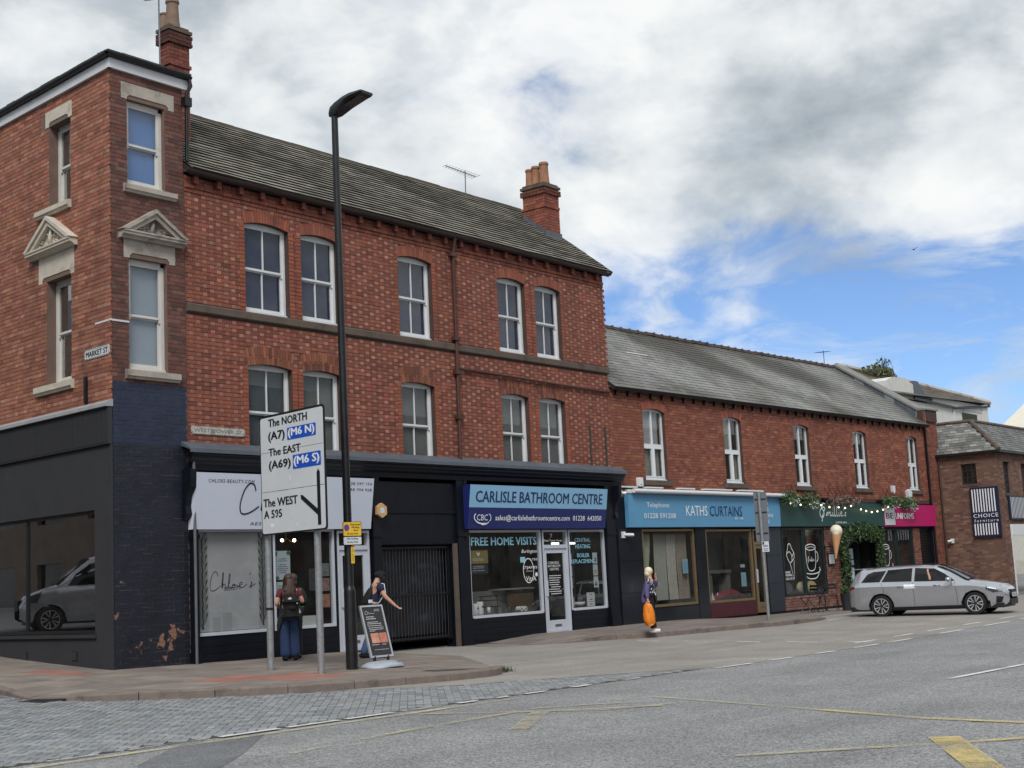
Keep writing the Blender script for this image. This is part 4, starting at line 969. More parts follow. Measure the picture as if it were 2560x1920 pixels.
def casement(parent, F, u0, u1, z0, zs, rise, w=-.09):
    uc = (u0 + u1) / 2; a = (u1 - u0) / 2; t = .06; zm = z0 + (zs - z0) * .50; B = MB(F)
    B.box(u0, u0 + t, z0, zs, w - .07, w); B.box(u1 - t, u1, z0, zs, w - .07, w); B.box(u0 + t, u1 - t, z0, z0 + t, w - .07, w); B.box(u0 - .03, u1 + .03, z0 - .035, z0, w - .07, w + .05)
    B.prism([(u0, zs), (u0 + t, zs), *[(x, max(zs, z - .04)) for x, z in arc_pts(uc, a - t, zs, rise * .8)], (u1 - t, zs), (u1, zs), *arc_pts(uc, a, zs, rise)[::-1]], w - .07, w)
    B.box(u0 + t, u1 - t, zm - .05, zm + .05, w - .07, w + .002); B.box(uc - .035, uc + .035, z0 + t, zm - .05, w - .07, w + .002); B.box(uc - .03, uc + .03, zm + .05, zs + rise * .7, w - .07, w + .002)
    win = B.build('window', M_upvc, parent)
    for x0, x1 in ((u0 + t, uc - .035), (uc + .035, u1 - t)):
        C = MB(F); s_ = .035
        C.box(x0, x0 + s_, z0 + t, zm - .05, w - .05, w + .012); C.box(x1 - s_, x1, z0 + t, zm - .05, w - .05, w + .012); C.box(x0 + s_, x1 - s_, z0 + t, z0 + t + s_, w - .05, w + .012); C.box(x0 + s_, x1 - s_, zm - .05 - s_, zm - .05, w - .05, w + .012); C.build('opening_sash', M_upvc, win)
        D = MB(F); D.box(x0, x1, z0 + t, zm - .05, w - .03, w - .025); D.build('pane', M_glass, win); D = MB(F); D.box(x0, x1, zm + .05, zs + rise * .6, w - .03, w - .025); D.build('pane', M_glass, win)
    return win
M_slatb = mat('white_blind', S(214, 218, 222), .7, .04, 2)
for k, (a, b) in enumerate(W2):
    casement(row, A2, a + .004, b - .004, Z0, Z1, .09)
    B = MB(A2); run(B, [(-.1, 4.0), (.06, 3.985), (.07, 3.96), (.07, 3.85), (0, 3.85)], a - .14, b + .14); B.build('sill', M_dstone, row)
    if k == 0: blind_or_reflection(A2, a + .02, b - .16, 5.0, 5.95, -.17, M_slatb, row, 26); blind_or_reflection(A2, a + .03, b - .1, 4.05, 4.9, -.2, mat('net_curtain', S(170, 172, 166), .9, .1, 8), row, name='net_curtain')
    if k == 1: blind_or_reflection(A2, a + .02, b - .3, 4.95, 5.95, -.17, MATS['net_curtain'], row, name='net_curtain'); blind_or_reflection(A2, b - .35, b - .05, 4.05, 4.85, -.2, MATS['net_curtain'], row, name='net_curtain')
room(row, A2, .2, 20.5, 3.75, 6.3, 3., m=M_room)
halfpipe(A2, .02, 19.75, 6.47, .15, .06, M_black, row)
u = .25
while u < 19.7: B = MB(A2); B.prism([(u, 6.26), (u + .07, 6.26), (u + .07, 6.40), (u, 6.40)], .0, .09); B.build('gutter_bracket', M_black, row); u += .545
B = MB(A2); B.tube([(19.62, 6.42, .12), (19.72, 6.3, .09), (19.73, 3.6, .08), (19.78, 3.4, .08), (19.78, .1, .08)], .042, 8); B.build('downpipe', M_black, row, smooth=60)
S2, L2 = slope_frame(A2, 6.45, .22, 2.70, 3.72)
dk = MB(S2); dk.box(.02, 19.9, 0, L2, -.1, -.012); roof2 = dk.build('roof', MATS['roof_deck'], row)
rs = random.Random(14); nrow = 23; gv = L2 / nrow; items = []
for k in range(nrow):
    u = .03 - (k % 2) * .15
    while u < 19.85:
        a, b = max(u, .03), min(u + .296, 19.86)
        q = noise.noise(Vector(((u + .9 * k * gv) * .32, k * gv * .38, 2.2))); q2 = noise.noise(Vector((u * .8, k * .3, 7)))
        t = max(0, min(1, .55 + 1.25 * q + .25 * q2 - (.28 if 2.2 < u - .8 * k * gv < 6 else 0))); cdark, clt = S(76, 73, 69), S(132, 132, 129)
        c = jit(tuple(cdark[i] * (1 - t) + clt[i] * t for i in range(3)), .12, rs)
        if b - a > .04: items.append((a, b, k * gv + rs.uniform(-.006, .006), c, rs.uniform(0, .004), (b - a) > .29, u))
        u += .30
items.sort(key=lambda t: t[0]); Bs = MB(S2); n_ = 0; pro = {}
for (a, b, v, c, e, full, u) in items:
    if full and n_ < 300:
        key = (round(c[0] * 30), n_ % 3)
        if key not in pro:
            m_ = MB(); l_, t_ = (b - a) / 2 - .003, gv + .04
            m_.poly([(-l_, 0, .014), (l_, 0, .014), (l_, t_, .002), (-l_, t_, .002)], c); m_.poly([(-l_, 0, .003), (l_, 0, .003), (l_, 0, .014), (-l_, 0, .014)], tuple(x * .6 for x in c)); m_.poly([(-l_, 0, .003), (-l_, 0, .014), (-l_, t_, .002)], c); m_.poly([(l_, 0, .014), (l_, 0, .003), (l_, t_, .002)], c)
            me = m_.mesh('slate'); me.materials.append(M_slate); pro[key] = me
        piece('slate', pro[key], S2 @ Matrix.Translation(((a + b) / 2, v, e)), roof2); n_ += 1
    else:
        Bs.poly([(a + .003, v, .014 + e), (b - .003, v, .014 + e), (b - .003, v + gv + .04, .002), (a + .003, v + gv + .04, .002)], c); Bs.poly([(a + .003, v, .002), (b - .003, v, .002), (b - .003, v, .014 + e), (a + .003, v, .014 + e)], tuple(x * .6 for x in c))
Bs.build('slate', M_slate, roof2, kind='stuff')
for u in steps(.05, 19.7, .46)[:-1]:
    B = MB(A2); z = 9.15 + rs.uniform(-.01, .015); B.prism([(u, z - .03), (u + .445, z - .03), (u + .445, z + .06), (u, z + .06)], -3.60, -3.40); B.prism([(u + .4, z - .03), (u + .46, z - .03), (u + .46, z + .085), (u + .4, z + .085)], -3.62, -3.38); B.build('ridge_tile', M_dstone, roof2)
B = MB(A2); B.poly([(0, 9.15, -3.5), (20.9, 9.15, -3.5), (20.9, 6.4, -7.2), (0, 6.4, -7.2)]); B.poly([(0.01, 6.45, .1), (0.01, 9.1, -3.5), (.01, 6.4, -7)]); B.build('rear_slope', MATS['rear_roof'], roof2)
for u, v, l in ((.3, 2.7, 1.4), (3.6, 2.6, 1.2)): B = MB(S2); B.box(u, u + l * .9, v, v + .07, .02, .03); B.build('bare_batten', mat('pale_batten', S(190, 190, 186), .8), roof2)
# coped gable parapet at the far end
pp = [(.10, 6.62), (.10, 7.05), (-.25, 7.08), (-3.5, 9.22), (-3.75, 9.22), (-3.75, 8.7), (-3.5, 8.75)]
B = MB(A2); run(B, pp, 20.0, 20.88); par = B.build('parapet', M_mortar, row)
for k in range(9):
    f0, f1 = k / 9, (k + 1) / 9; w0, w1 = .05 - 3.6 * f0, .05 - 3.6 * f1 + .02; z0, z1 = 6.6 + 2.28 * f0, 6.6 + 2.28 * f1
    B = MB(A2); a_ = [B.pt((19.985, z0 - .05, w0)), B.pt((19.985, z1 - .05, w1)), B.pt((19.985, z1 + .36, w1)), B.pt((19.985, z0 + .36 + (.05 if k == 0 else 0), w0))]; B.face(a_); a2_ = [B.pt((19.999, z0 - .05, w0)), B.pt((19.999, z1 - .05, w1)), B.pt((19.999, z1 + .36, w1)), B.pt((19.999, z0 + .36, w0))]; B.face(a2_[::-1]); B.build('lead_flashing', MATS['lead_flashing'] if k % 3 else mat('pale_lead2', S(128, 136, 146), .5, .2, 4), par)
B = MB(A2); run(B, [(.14, 7.05), (.14, 7.11), (-.25, 7.15), (-3.5, 9.29), (-3.8, 9.29), (-3.8, 9.22), (-3.5, 9.21), (-.25, 7.07)], 19.95, 20.97); B.build('coping', mat('grey_coping', S(126, 125, 122), .8, .2, 3, .2, 40), par)
# ground floor fronts
M_tileb = mat('polished_black_tile', S(30, 34, 42), .18, .2, 1.5)
M_gold = mat('bronze_aluminium', S(140, 120, 88), .4, .15, 5, metal=.5)
M_green = mat('dark_green_paint', S(24, 44, 44), .4, .15, 4)
M_maroon = mat('maroon_panel', S(74, 30, 40), .35, .1, 2)
h2 = [(1.12, 3.68, .53, 2.66), (4.26, 6.80, .51, 2.66), (6.86, 7.55, .05, 2.66), (8.62, 11.28, .54, 2.66), (12.35, 15.12, .05, 2.66), (15.32, 18.0, .5, 2.6), (18.62, 19.66, .05, 2.6)]
B = MB(A2); wall_slabs(B, 0, 19.78, -.1, 3.5, h2, -.26, 0); B.build('shop_front', M_navy, row)
for a, b, m_ in ((.02, 1.10, M_tileb), (3.70, 4.24, M_tileb), (7.6, 8.50, mat('slate_grey_paint', S(40, 48, 58), .45, .15, 3))):
    z = .1
    for k in range(3): B = MB(A2); B.box(a + .004, b - .004, z + .004, z + .85, .002, .03); B.build('facing_tile', m_, row); z += .854
for a, b, m_ in ((1.12, 2.4, M_tileb), (2.4, 3.68, M_tileb), (4.26, 5.53, M_maroon), (5.53, 6.8, M_maroon)): B = MB(A2); B.box(a + .004, b - .004, .1, .50, .002, .03); B.build('stall_riser', m_, row)
shopframe(1.12, 3.68, .53, 2.64, m=M_gold, F=A2, parent=row, t=.06); shopframe(4.26, 6.80, .51, 2.62, m=M_gold, F=A2, parent=row, t=.06)
shopdoor(6.88, 7.55, .12, 2.15, 2.62, m=M_gold, F=A2, parent=row)
for a, b in ((8.62, 9.93), (9.97, 11.28), (15.32, 16.65), (16.69, 18.0)): shopframe(a, b, .54, 2.64 if a < 12 else 2.58, m=M_green, F=A2, parent=row, t=.05)
bricks(row, A2, 8.52, 11.3, .1, .52, [], [], M_brick, [S(128, 96, 88), S(116, 84, 78)], seed=51, bond='stretcher', n_single=0, wp=.02)
bricks(row, A2, 11.34, 12.33, .1, 2.66, [], [], M_brick, [S(120, 84, 76), S(104, 70, 66), S(134, 100, 90)], seed=52, bond='garden', n_single=0, wp=.02)
bricks(row, A2, 15.13, 15.30, .1, 2.66, [], [], M_brick, [S(120, 84, 76), S(104, 70, 66)], seed=53, bond='stretcher', n_single=0, wp=.02)
bricks(row, A2, 18.02, 18.60, .1, 2.6, [], [], M_brick, [S(128, 88, 78), S(112, 74, 68)], seed=54, bond='garden', n_single=0, wp=.02)
for k in range(26): B = MB(A2); B.box(18.64, 19.64, .1 + k * .098, .19 + k * .098, -.1, -.085 + .01 * (k % 2)); B.build('shutter_slat', M_black, row)
B = MB(A2); B.box(.40, 8.43, 3.60, 3.70, .0, .16); B.build('sign_ledge', M_wht, row)
B = MB(A2); B.tube([(.55, 3.66, .24), (8.6, 3.64, .24)], .06, 10); B.build('awning_cassette', M_wht, row, smooth=50)
for a, b in ((.1, .9), (1.3, 2.1), (2.9, 3.7), (4.2, 5.7), (6.1, 7.5)): B = MB(A2); B.box(a, b, 3.75, 3.79, .0, .14); B.build('ledge_strip', M_wht, row)
for k, u in enumerate((9.1, 11.6, 12.2, 12.8, 13.3, 15.9)):
    B = MB(A2); B.tube([(u, 3.98, .03), (u + .25, 3.70, .03), (u + .3, 4.02, .03), (u + .55, 3.72, .03)], .008, 5); B.build('iron_zigzag', M_pipe, row)
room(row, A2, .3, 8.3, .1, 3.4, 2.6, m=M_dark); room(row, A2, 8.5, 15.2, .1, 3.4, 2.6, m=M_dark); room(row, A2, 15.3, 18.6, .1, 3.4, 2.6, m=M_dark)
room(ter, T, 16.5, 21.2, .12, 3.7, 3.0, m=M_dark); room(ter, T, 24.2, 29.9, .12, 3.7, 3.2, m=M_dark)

# ------------------------------------------------------------------ brown brick furniture showroom at the far right
cho = thing('showroom_building', 'brown brick building with hipped slate roof at the right edge', 'building', (51, 17.6, .1))
C1 = Frame((51.0, 19.96, 0), (0, -1)); C2 = Frame((51.0, 17.68, 0), (1, 0))
PB = [S(112, 86, 76), S(104, 78, 70), S(118, 92, 82), S(94, 70, 64), S(108, 82, 74), S(126, 100, 88)]
wh1 = [(.90, 1.48, 4.16, 4.93)]; wh2 = [(.62, 1.35, 3.75, 4.95), (2.6, 3.4, 3.75, 4.95), (.75, 9, 0, 2.6)]
B = MB(C1); wall_slabs(B, 0, 2.26, -.2, 5.3, wh1, -.25, 0); B.build('wall', M_mortar2, cho); B = MB(C2); wall_slabs(B, .03, 9.5, -.2, 5.3, wh2, -.25, 0); B.build('wall', M_mortar2, cho)
a1 = [Arch(1.19, .29, 4.93, .07, .11)]; a2 = [Arch(.985, .365, 4.95, .08, .11)]
bricks(cho, C1, .0, 2.275, .0, 5.26, wh1, a1, M_brick, PB, seed=61, bond='stretcher', n_single=200, H=.078)
bricks(cho, C2, .005, 9.4, .0, 5.26, wh2, a2, M_brick, PB, seed=62, bond='stretcher', n_single=60, H=.078)
voussoirs(cho, C1, a1, M_brick, PB[:3], .008); voussoirs(cho, C2, a2, M_brick, PB[:3], .008)
for F, (a, b, z0, z1), nx, nz in ((C1, wh1[0], 3, 3), (C2, wh2[0], 4, 5), (C2, wh2[1], 4, 5)):
    B = MB(F); B.box(a, a + .03, z0, z1 + .07, -.14, -.08); B.box(b - .03, b, z0, z1 + .07, -.14, -.08); B.box(a, b, z0, z0 + .03, -.14, -.08); B.box(a, b, z1 + .04, z1 + .07, -.14, -.08)
    for k in range(1, nx): u = a + (b - a) * k / nx; B.box(u - .011, u + .011, z0, z1 + .05, -.13, -.09)
    for k in range(1, nz): z = z0 + (z1 - z0) * k / nz; B.box(a, b, z - .011, z + .011, -.13, -.09)
    wn = B.build('window', mat('dark_metal_frame', S(48, 46, 46), .5), cho); B = MB(F); B.box(a, b, z0, z1 + .06, -.112, -.108); B.build('pane', M_glass, wn)
    B = MB(F); B.box(a - .05, b + .05, z0 - .09, z0, -.05, .03); B.build('sill', M_dstone, cho)
room(cho, C1, .1, 2.1, 3.4, 5.2, 1., m=M_room)
ap = Vector((52.35, 19.0, 6.62)); rc = random.Random(17)
def plane_slates(parent, p0, p1, q0, q1, rows_, wd, pal, name='slate'):
    """slates on the quad p0-p1 (eaves) to q0-q1 (top)"""
    p0, p1, q0, q1 = map(Vector, (p0, p1, q0, q1)); n = (p1 - p0).cross(q0 - p0); n = n.normalized() if n.length > 0 else Vector((0, 0, 1))
    if n.z < 0: n = -n
    B = MB()
    for k in range(rows_):
        f0, f1 = k / rows_, min(1, (k + 1.25) / rows_); a0, b0 = p0.lerp(q0, f0), p1.lerp(q1, f0); a1_, b1_ = p0.lerp(q0, f1), p1.lerp(q1, f1); m = max(1, int((b0 - a0).length / wd))
        for i in range(m):
            s0, s1 = (i + .02 - (k % 2) * .5) / m, (i + .98 - (k % 2) * .5) / m; s0 = max(0, s0); s1 = max(s0, s1); c = jit(rc.choice(pal), .12, rc)
            x = [a0.lerp(b0, s0) + n * .018, a0.lerp(b0, s1) + n * .018, a1_.lerp(b1_, s1) + n * .004, a1_.lerp(b1_, s0) + n * .004]
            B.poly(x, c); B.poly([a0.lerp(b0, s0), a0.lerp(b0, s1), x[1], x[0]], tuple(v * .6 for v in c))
    return B.build(name, M_slate, parent, kind='stuff')
e1 = Vector((50.82, 20.2, 5.34)); e2 = Vector((50.82, 17.50, 5.34)); e3 = Vector((60.5, 17.50, 5.34)); r1 = Vector((52.35, 22.5, 6.62)); r2 = Vector((60.5, 19.0, 6.62)); e0 = Vector((50.82, 22.5, 5.34))
B = MB(); B.poly([e0, e2, ap, r1]); B.poly([e2, e3, r2, ap]); B.poly([r1, ap, r2, Vector((60.5, 22.5, 6.6))]); rf = B.build('roof', MATS['roof_deck'], cho)
PS = [S(124, 124, 122), S(108, 108, 106), S(138, 138, 134), S(96, 96, 94)]
plane_slates(rf, e0, e2, r1, ap, 12, .28, PS); plane_slates(rf, e2, e3, ap, r2, 12, .28, [S(104, 104, 104), S(92, 92, 92), S(116, 116, 114)])
for a, b in ((e2, ap), (ap, r1), (ap, r2)):
    L = (b - a).length; n = int(L / .3)
    for k in range(n): B = MB(); p, q = a.lerp(b, k / n), a.lerp(b, (k + .95) / n); B.tube([p + Vector((0, 0, .02)), q + Vector((0, 0, .035))], [.09, .075], 6); B.build('ridge_tile', M_dstone, rf)
B = MB(C1); B.box(-.2, 2.42, 5.26, 5.34, .0, .20); B.build('eaves_board', M_black, cho); B = MB(C2); B.box(-.16, 9.5, 5.26, 5.335, .0, .20); B.build('eaves_board', M_black, cho)
B = MB(C1); B.tube([(.06, 5.3, .10), (.10, 5.1, .06), (.10, .2, .06)], .035, 7); B.build('downpipe', mat('brown_pipe2', S(72, 54, 50), .5, .2, 4), cho, smooth=60)
B = MB(C2); B.box(.75, .85, 0, 2.6, -.2, .03); B.box(.85, 9, 2.2, 2.6, -.2, .05); B.build('shop_front', M_wht, cho); B = MB(C2); B.box(.85, 8.8, .3, 2.2, -.16, -.15); B.build('shop_window', M_glass2, cho)
# ------------------------------------------------------------------ white painted building behind, with a weedy roof
wb = thing('white_building', 'run-down white painted brick building with broken slate roof behind the showroom', 'building', (66, 26, 0))
WF = Frame((0, 26, 0), (1, 0)); M_whb = mat('white_painted_brick', S(206, 206, 202), .8, .1, 3, .4, 50, stain=(S(120, 124, 112), .7, .60, .80))
B = MB(WF); B.box(58, 74.2, 0, 9.1, -8, 0); B.build('wall', M_whb, wb); B = MB(WF); B.box(66.6, 74.3, 9.1, 9.5, -.3, .03); B.box(73.4, 74.25, 3, 9.5, .003, .06); B.box(69.2, 69.5, 3, 9.2, .003, .05); B.build('cornice', M_whb, wb)
B = MB(WF); B.tube([(64, 9.22, .12), (69.3, 9.12, .12)], .06, 6); B.tube([(69.3, 9.1, .12), (74.4, 9.52, .12)], .06, 6); B.build('gutter', M_black, wb)
apx = Vector((69.4, 30., 11.35)); c1 = Vector((58, 25.8, 9.2)); c2 = Vector((74.3, 25.8, 9.62)); l1 = Vector((64.5, 30, 11.35)); lb = Vector((58, 34, 9.2))
B = MB(); B.poly([c1, c2, apx, l1]); B.poly([c2, Vector((74.3, 34, 9.5)), apx]); B.poly([lb, c1, l1]); wr = B.build('roof', MATS['roof_deck'], wb)
plane_slates(wr, c1, c2, l1, apx, 14, .4, [S(96, 90, 82), S(80, 74, 68), S(112, 104, 94), S(70, 60, 52)])
B = MB(); B.tube([c2 + Vector((0, 0, .06)), apx + Vector((0, 0, .08)), l1 + Vector((0, 0, .08))], .14, 6); B.build('ridge_tiles', M_stoned, wr)
B = MB(WF); B.prism([(61.4, 9.2), (64.6, 9.2), (64.6, 9.95), (64.0, 10.12), (63, 10.2), (62, 10.12), (61.4, 9.9)], -1.4, -.1); dm = B.build('dormer', M_whb, wb); B = MB(WF); B.prism([(64.6, 9.2), (66.4, 9.2), (65.1, 10.15), (64.6, 10.15)], -1.2, -.05); B.build('dormer_cheek', M_lead, dm)
B = MB(WF); B.box(70.5, 72.6, 8.2, 8.95, .0, .03); B.build('boarded_opening', mat('mossy_opening', S(52, 60, 44), .9, .3, 2), wb)
def leaves(B, c, rad, n, size, r, flat=0., drop=0., cols=None, shell=.35):
    """leaf-sized quads scattered through an ellipsoid"""
    c = Vector(c)
    for _ in range(n):
        while True:
            p = Vector((r.uniform(-1, 1), r.uniform(-1, 1), r.uniform(-1, 1)))
            if shell ** 2 < p.length_squared <= 1: break
        q = c + Vector((p.x * rad[0], p.y * rad[1], p.z * rad[2] - drop * r.random() ** 2)); s_ = size * r.uniform(.6, 1.4)
        d = (Vector((r.gauss(0, 1), r.gauss(0, 1), r.gauss(0, .7))) + p * .8).normalized(); t = d.cross(Vector((r.gauss(0, 1), r.gauss(0, 1), r.gauss(0, 1)))).normalized() ; e = d.cross(t)
        B.poly([q - t * s_ * .5, q + e * s_ * .28, q + t * s_ * .6, q - e * s_ * .28], r.choice(cols) if cols else None)
M_leaf = mat('leaf_green', (.05, .09, .03), .6, .25, 4, attr=True)
GR = [S(62, 86, 48), S(48, 72, 42), S(80, 104, 58), S(38, 58, 36)]
rl = random.Random(19)
B = MB(); leaves(B, (68.2, 29.4, 11.15), (2.0, .6, .55), 900, .18, rl, cols=[S(92, 96, 58), S(74, 80, 50), S(110, 108, 70), S(60, 68, 42)]); leaves(B, (69.2, 29.5, 11.6), (.8, .5, .6), 220, .16, rl, cols=GR)
sh = thing('roof_shrub', 'self-sown shrub growing out of the broken white building roof', 'shrub', (68.5, 29.4, 10.8)); B.build('foliage', M_leaf, sh, kind='stuff'); B = MB()
for k in range(7): B.tube([(68.8 + rl.uniform(-.5, .5), 29.4, 10.8), (69.2 + rl.uniform(-.8, .8), 29.5, 11.9 + rl.random() * .5)], [.03, .012], 5)
B.build('stems', mat('twig', S(70, 60, 48), .9), sh)
far = thing('far_gable', 'distant pale gable wall rising behind the showroom roof', 'building', (112, 34, 0)); B = MB(Frame((0, 34, 0), (1, 0))); B.prism([(104.5, 0), (120, 0), (120, 13.2), (112, 13.6), (104.5, 10.9)], -2, 0); B.build('wall', mat('pale_render', S(214, 208, 194), .9, .08, 2), far)
# ------------------------------------------------------------------ street furniture
M_galv = mat('galvanised_steel', S(142, 146, 150), .55, .25, 14, .1, 30, metal=.35, fine=.1)
M_signw = mat('sign_white', S(206, 211, 216), .45, .05, 2, stain=(S(160, 158, 150), 3.0, .62, .85))
M_sblack = mat('sign_black', S(18, 20, 24), .5, .05, 5)
M_sblue = mat('sign_blue', S(20, 82, 190), .45, .06, 5)
M_swhite = mat('sign_letter_white', S(232, 236, 240), .5, .03, 5)
def rrect(u0, u1, v0, v1, r, n=5):
    P = []
    for cx, cy, a in ((u1 - r, v0 + r, -90), (u1 - r, v1 - r, 0), (u0 + r, v1 - r, 90), (u0 + r, v0 + r, 180)):
        P += [(cx + r * math.cos(R(a + 90 * k / n)), cy + r * math.sin(R(a + 90 * k / n))) for k in range(n + 1)]
    return P
SG = Frame((15.83, 18.02, 0), (-.151, -.9885)); gz = g0(15.8, 17.5) + .12
ds = thing('direction_sign', 'large white road direction sign on two grey posts with blue motorway patches', 'road sign', (15.75, 17.3, gz))
for u in (.015, 1.49):
    B = MB(SG); B.tube([(u, gz - .05, 0), (u, 4.3, 0)], .057, 14); B.build('post', M_galv, ds, smooth=60); B = MB(SG); B.tube([(u, 1.15 if u < 1 else 3.0, 0), (u, 1.19 if u < 1 else 3.04, 0)], .062, 14); B.build('clamp_band', M_sblack, ds)
SP_ = Frame((15.83, 18.02, 0), (-.151, -.9885)); SP_.m = SG.m @ Matrix.Translation((.295, .041, 0)) @ Matrix.Diagonal((.9845, .983, 1, 1))
POSTS_DONE = True; SG_ = SG; SG = SP_
B = MB(SG); B.prism(rrect(-.30, 1.64, 2.405, 4.475, .06), .075, .10); pn = B.build('panel', M_sblack, ds)
B = MB(SG); B.prism(rrect(-.275, 1.615, 2.43, 4.435, .05), .10, .104); B.build('panel_face', M_signw, ds)
for z in (3.1, 3.83, 2.6, 4.3): B = MB(SG); B.box(-.25, 1.6, z - .025, z + .025, .055, .075); B.build('rail', M_galv, ds)
B = MB(SG)
for z in (3.825, 3.145):
    u = -.27
    while u < 1.61: l = rnd.uniform(.05, .2); B.box(u, min(1.612, u + l), z - .004 - (.004 * rnd.random() if z < 3.5 else 0), z + .003, .104, .1045); u += l + rnd.uniform(.002, .01)
B.build('seam', mat('seam_grime', S(70, 66, 62), .8), ds)
for z0, z1, a, b in ((3.98, 4.19, .56, 1.41), (3.47, 3.71, .71, 1.53)): B = MB(SG); B.prism(rrect(a, b, z0, z1, .02), .104, .107); B.build('motorway_patch', M_sblue, ds)
for s_, a, b, z0, z1, m_ in (('The NORTH', -.01, 1.16, 4.262, 4.395, 0), ('(A7)', -.02, .48, 3.99, 4.175, 0), ('(M6 N)', .60, 1.37, 4.0, 4.17, 1), ('The EAST', -.02, .95, 3.755, 3.885, 0), ('(A69)', -.02, .64, 3.49, 3.67, 0), ('(M6 S)', .75, 1.49, 3.50, 3.68, 1), ('The WEST', -.22, .82, 2.885, 3.025, 0), ('A 595', -.21, .34, 2.69, 2.825, 0)):
    text(SG, s_, a, b, z0, z1, .110 if m_ else .107, M_swhite if m_ else M_sblack, ds, bold=.034)
B = MB(SG); B.prism([(1.40, 2.49), (1.49, 2.49), (1.49, 3.36), (1.445, 3.415), (1.40, 3.36)], .104, .108); B.prism([(1.395, 2.66), (1.395, 2.76), (.98, 3.01), (.915, 3.02), (.925, 2.95)], .104, .108); B.build('route_arrow', M_sblack, ds)
B = MB(SG); B.box(-.01, .08, 2.535, 2.595, .104, .106); B.box(.13, .22, 2.74, 2.775, .1075, .109); B.stroke([(.77, 2.56), (.80, 2.50), (.83, 2.57)], .02, .106); B.box(.60, .62, 3.3, 3.38, .104, .1045); B.build('sticker', M_swhite, ds)

LX, LY = 16.45, 16.7; lz = g0(LX, LY) + .12
lamp = thing('street_lamp', 'tall black steel street lamp with flat head standing on the corner footway', 'street lamp', (LX, LY, lz))
M_lampb = mat('black_lamp_paint', S(24, 25, 28), .35, .2, 5, .05, 30)
B = MB(); B.lathe([(.102, lz - .05), (.102, lz + 1.28), (.095, lz + 1.32), (.078, lz + 1.36), (.074, lz + 1.38), (.070, 3.0), (.064, 7.0), (.058, 9.72)], 20, LX, LY); B.build('column', M_lampb, lamp, smooth=40)
B = MB(); B.tube([(LX - .2, LY - .055, lz + .9), (LX - .2, LY - .055, lz + .9)], .001, 4) if False else None
B = MB(); secs = [(LY + .12, .05, 9.69, 9.79), (LY + .06, .085, 9.66, 9.84), (LY - .08, .12, 9.68, 9.88), (LY - .3, .150, 9.765, 9.925), (LY - .48, .16, 9.83, 9.945), (LY - .76, .16, 9.86, 9.935), (LY - .79, .15, 9.875, 9.925)]; rg_ = []
for y, hw, a, b in secs: rg_.append([B.pt((LX + .02 + x, y, z)) for x, z in ((-hw * .8, a), (hw * .8, a), (hw, (a + b) / 2), (hw * .85, b), (-hw * .85, b), (-hw, (a + b) / 2))])
for a, b in zip(rg_, rg_[1:]):
    for k in range(6): j = (k + 1) % 6; B.face((a[k], a[j], b[j], b[k]))
B.face(rg_[0]); B.face(rg_[-1][::-1]); hd = B.build('lamp_head', M_lampb, lamp, smooth=35)
B = MB(); B.poly([(LX - .1, LY - .72, 9.853), (LX - .1, LY - .34, 9.775), (LX + .14, LY - .34, 9.775), (LX + .14, LY - .72, 9.853)]); B.build('lens', mat('led_lens', S(66, 62, 60), .25), hd)
PL = Frame((LX - .0, LY - .10, 0), (.957, -.29))
pl = thing('parking_plate', 'yellow restricted parking zone plate with no loading plate below on the lamp column', 'sign', (LX, LY - .1, 2.3))
M_py = mat('sign_yellow', S(228, 186, 60), .5, .05, 4)
B = MB(PL); B.prism(rrect(-.175, .175, 2.31, 2.555, .02), .0, .008); B.build('backing', M_sblack, pl); B = MB(PL); B.prism(rrect(-.167, .167, 2.318, 2.547, .016), .008, .010); B.build('yellow_plate', M_py, pl)
B = MB(PL); B.prism(rrect(-.175, .175, 2.165, 2.306, .02), .0, .008); B.build('backing', M_sblack, pl); B = MB(PL); B.prism(rrect(-.167, .167, 2.172, 2.299, .016), .008, .010); B.build('white_plate', M_signw, pl)
for s_, a, b, z0, z1 in (('Restricted', -.035, .155, 2.492, 2.525), ('Parking', -.01, .13, 2.438, 2.477), ('Zone', .02, .105, 2.398, 2.428), ('At any time', -.10, .105, 2.333, 2.372), ('No loading', -.10, .10, 2.248, 2.287), ('at any time', -.10, .10, 2.192, 2.231)):
    text(PL, s_, a, b, z0, z1, .0115, M_sblack, pl, bold=.014)
B = MB(PL); B.prism([(-.105 + .05 * math.cos(R(k * 20)), 2.455 + .058 * math.sin(R(k * 20))) for k in range(18)], .010, .0115); B.build('red_ring', mat('sign_red', S(176, 60, 60), .5), pl)
B = MB(PL); B.prism([(-.105 + .040 * math.cos(R(k * 20)), 2.455 + .047 * math.sin(R(k * 20))) for k in range(18)], .0115, .0125); B.build('blue_disc', mat('sign_violet_blue', S(74, 76, 170), .5), pl)
B = MB(PL); B.box(-.02, .045, 1.86, 2.155, -.030, -.024); B.build('number_strip', M_py, pl); B = MB(PL)
for k, z in enumerate((1.90, 1.965, 2.05)): B.stroke([(-.005, z), (.03, z), (.0, z + .04), (.03, z + .045)], .009, -.0235)
B.build('strip_digits', M_sblack, pl)

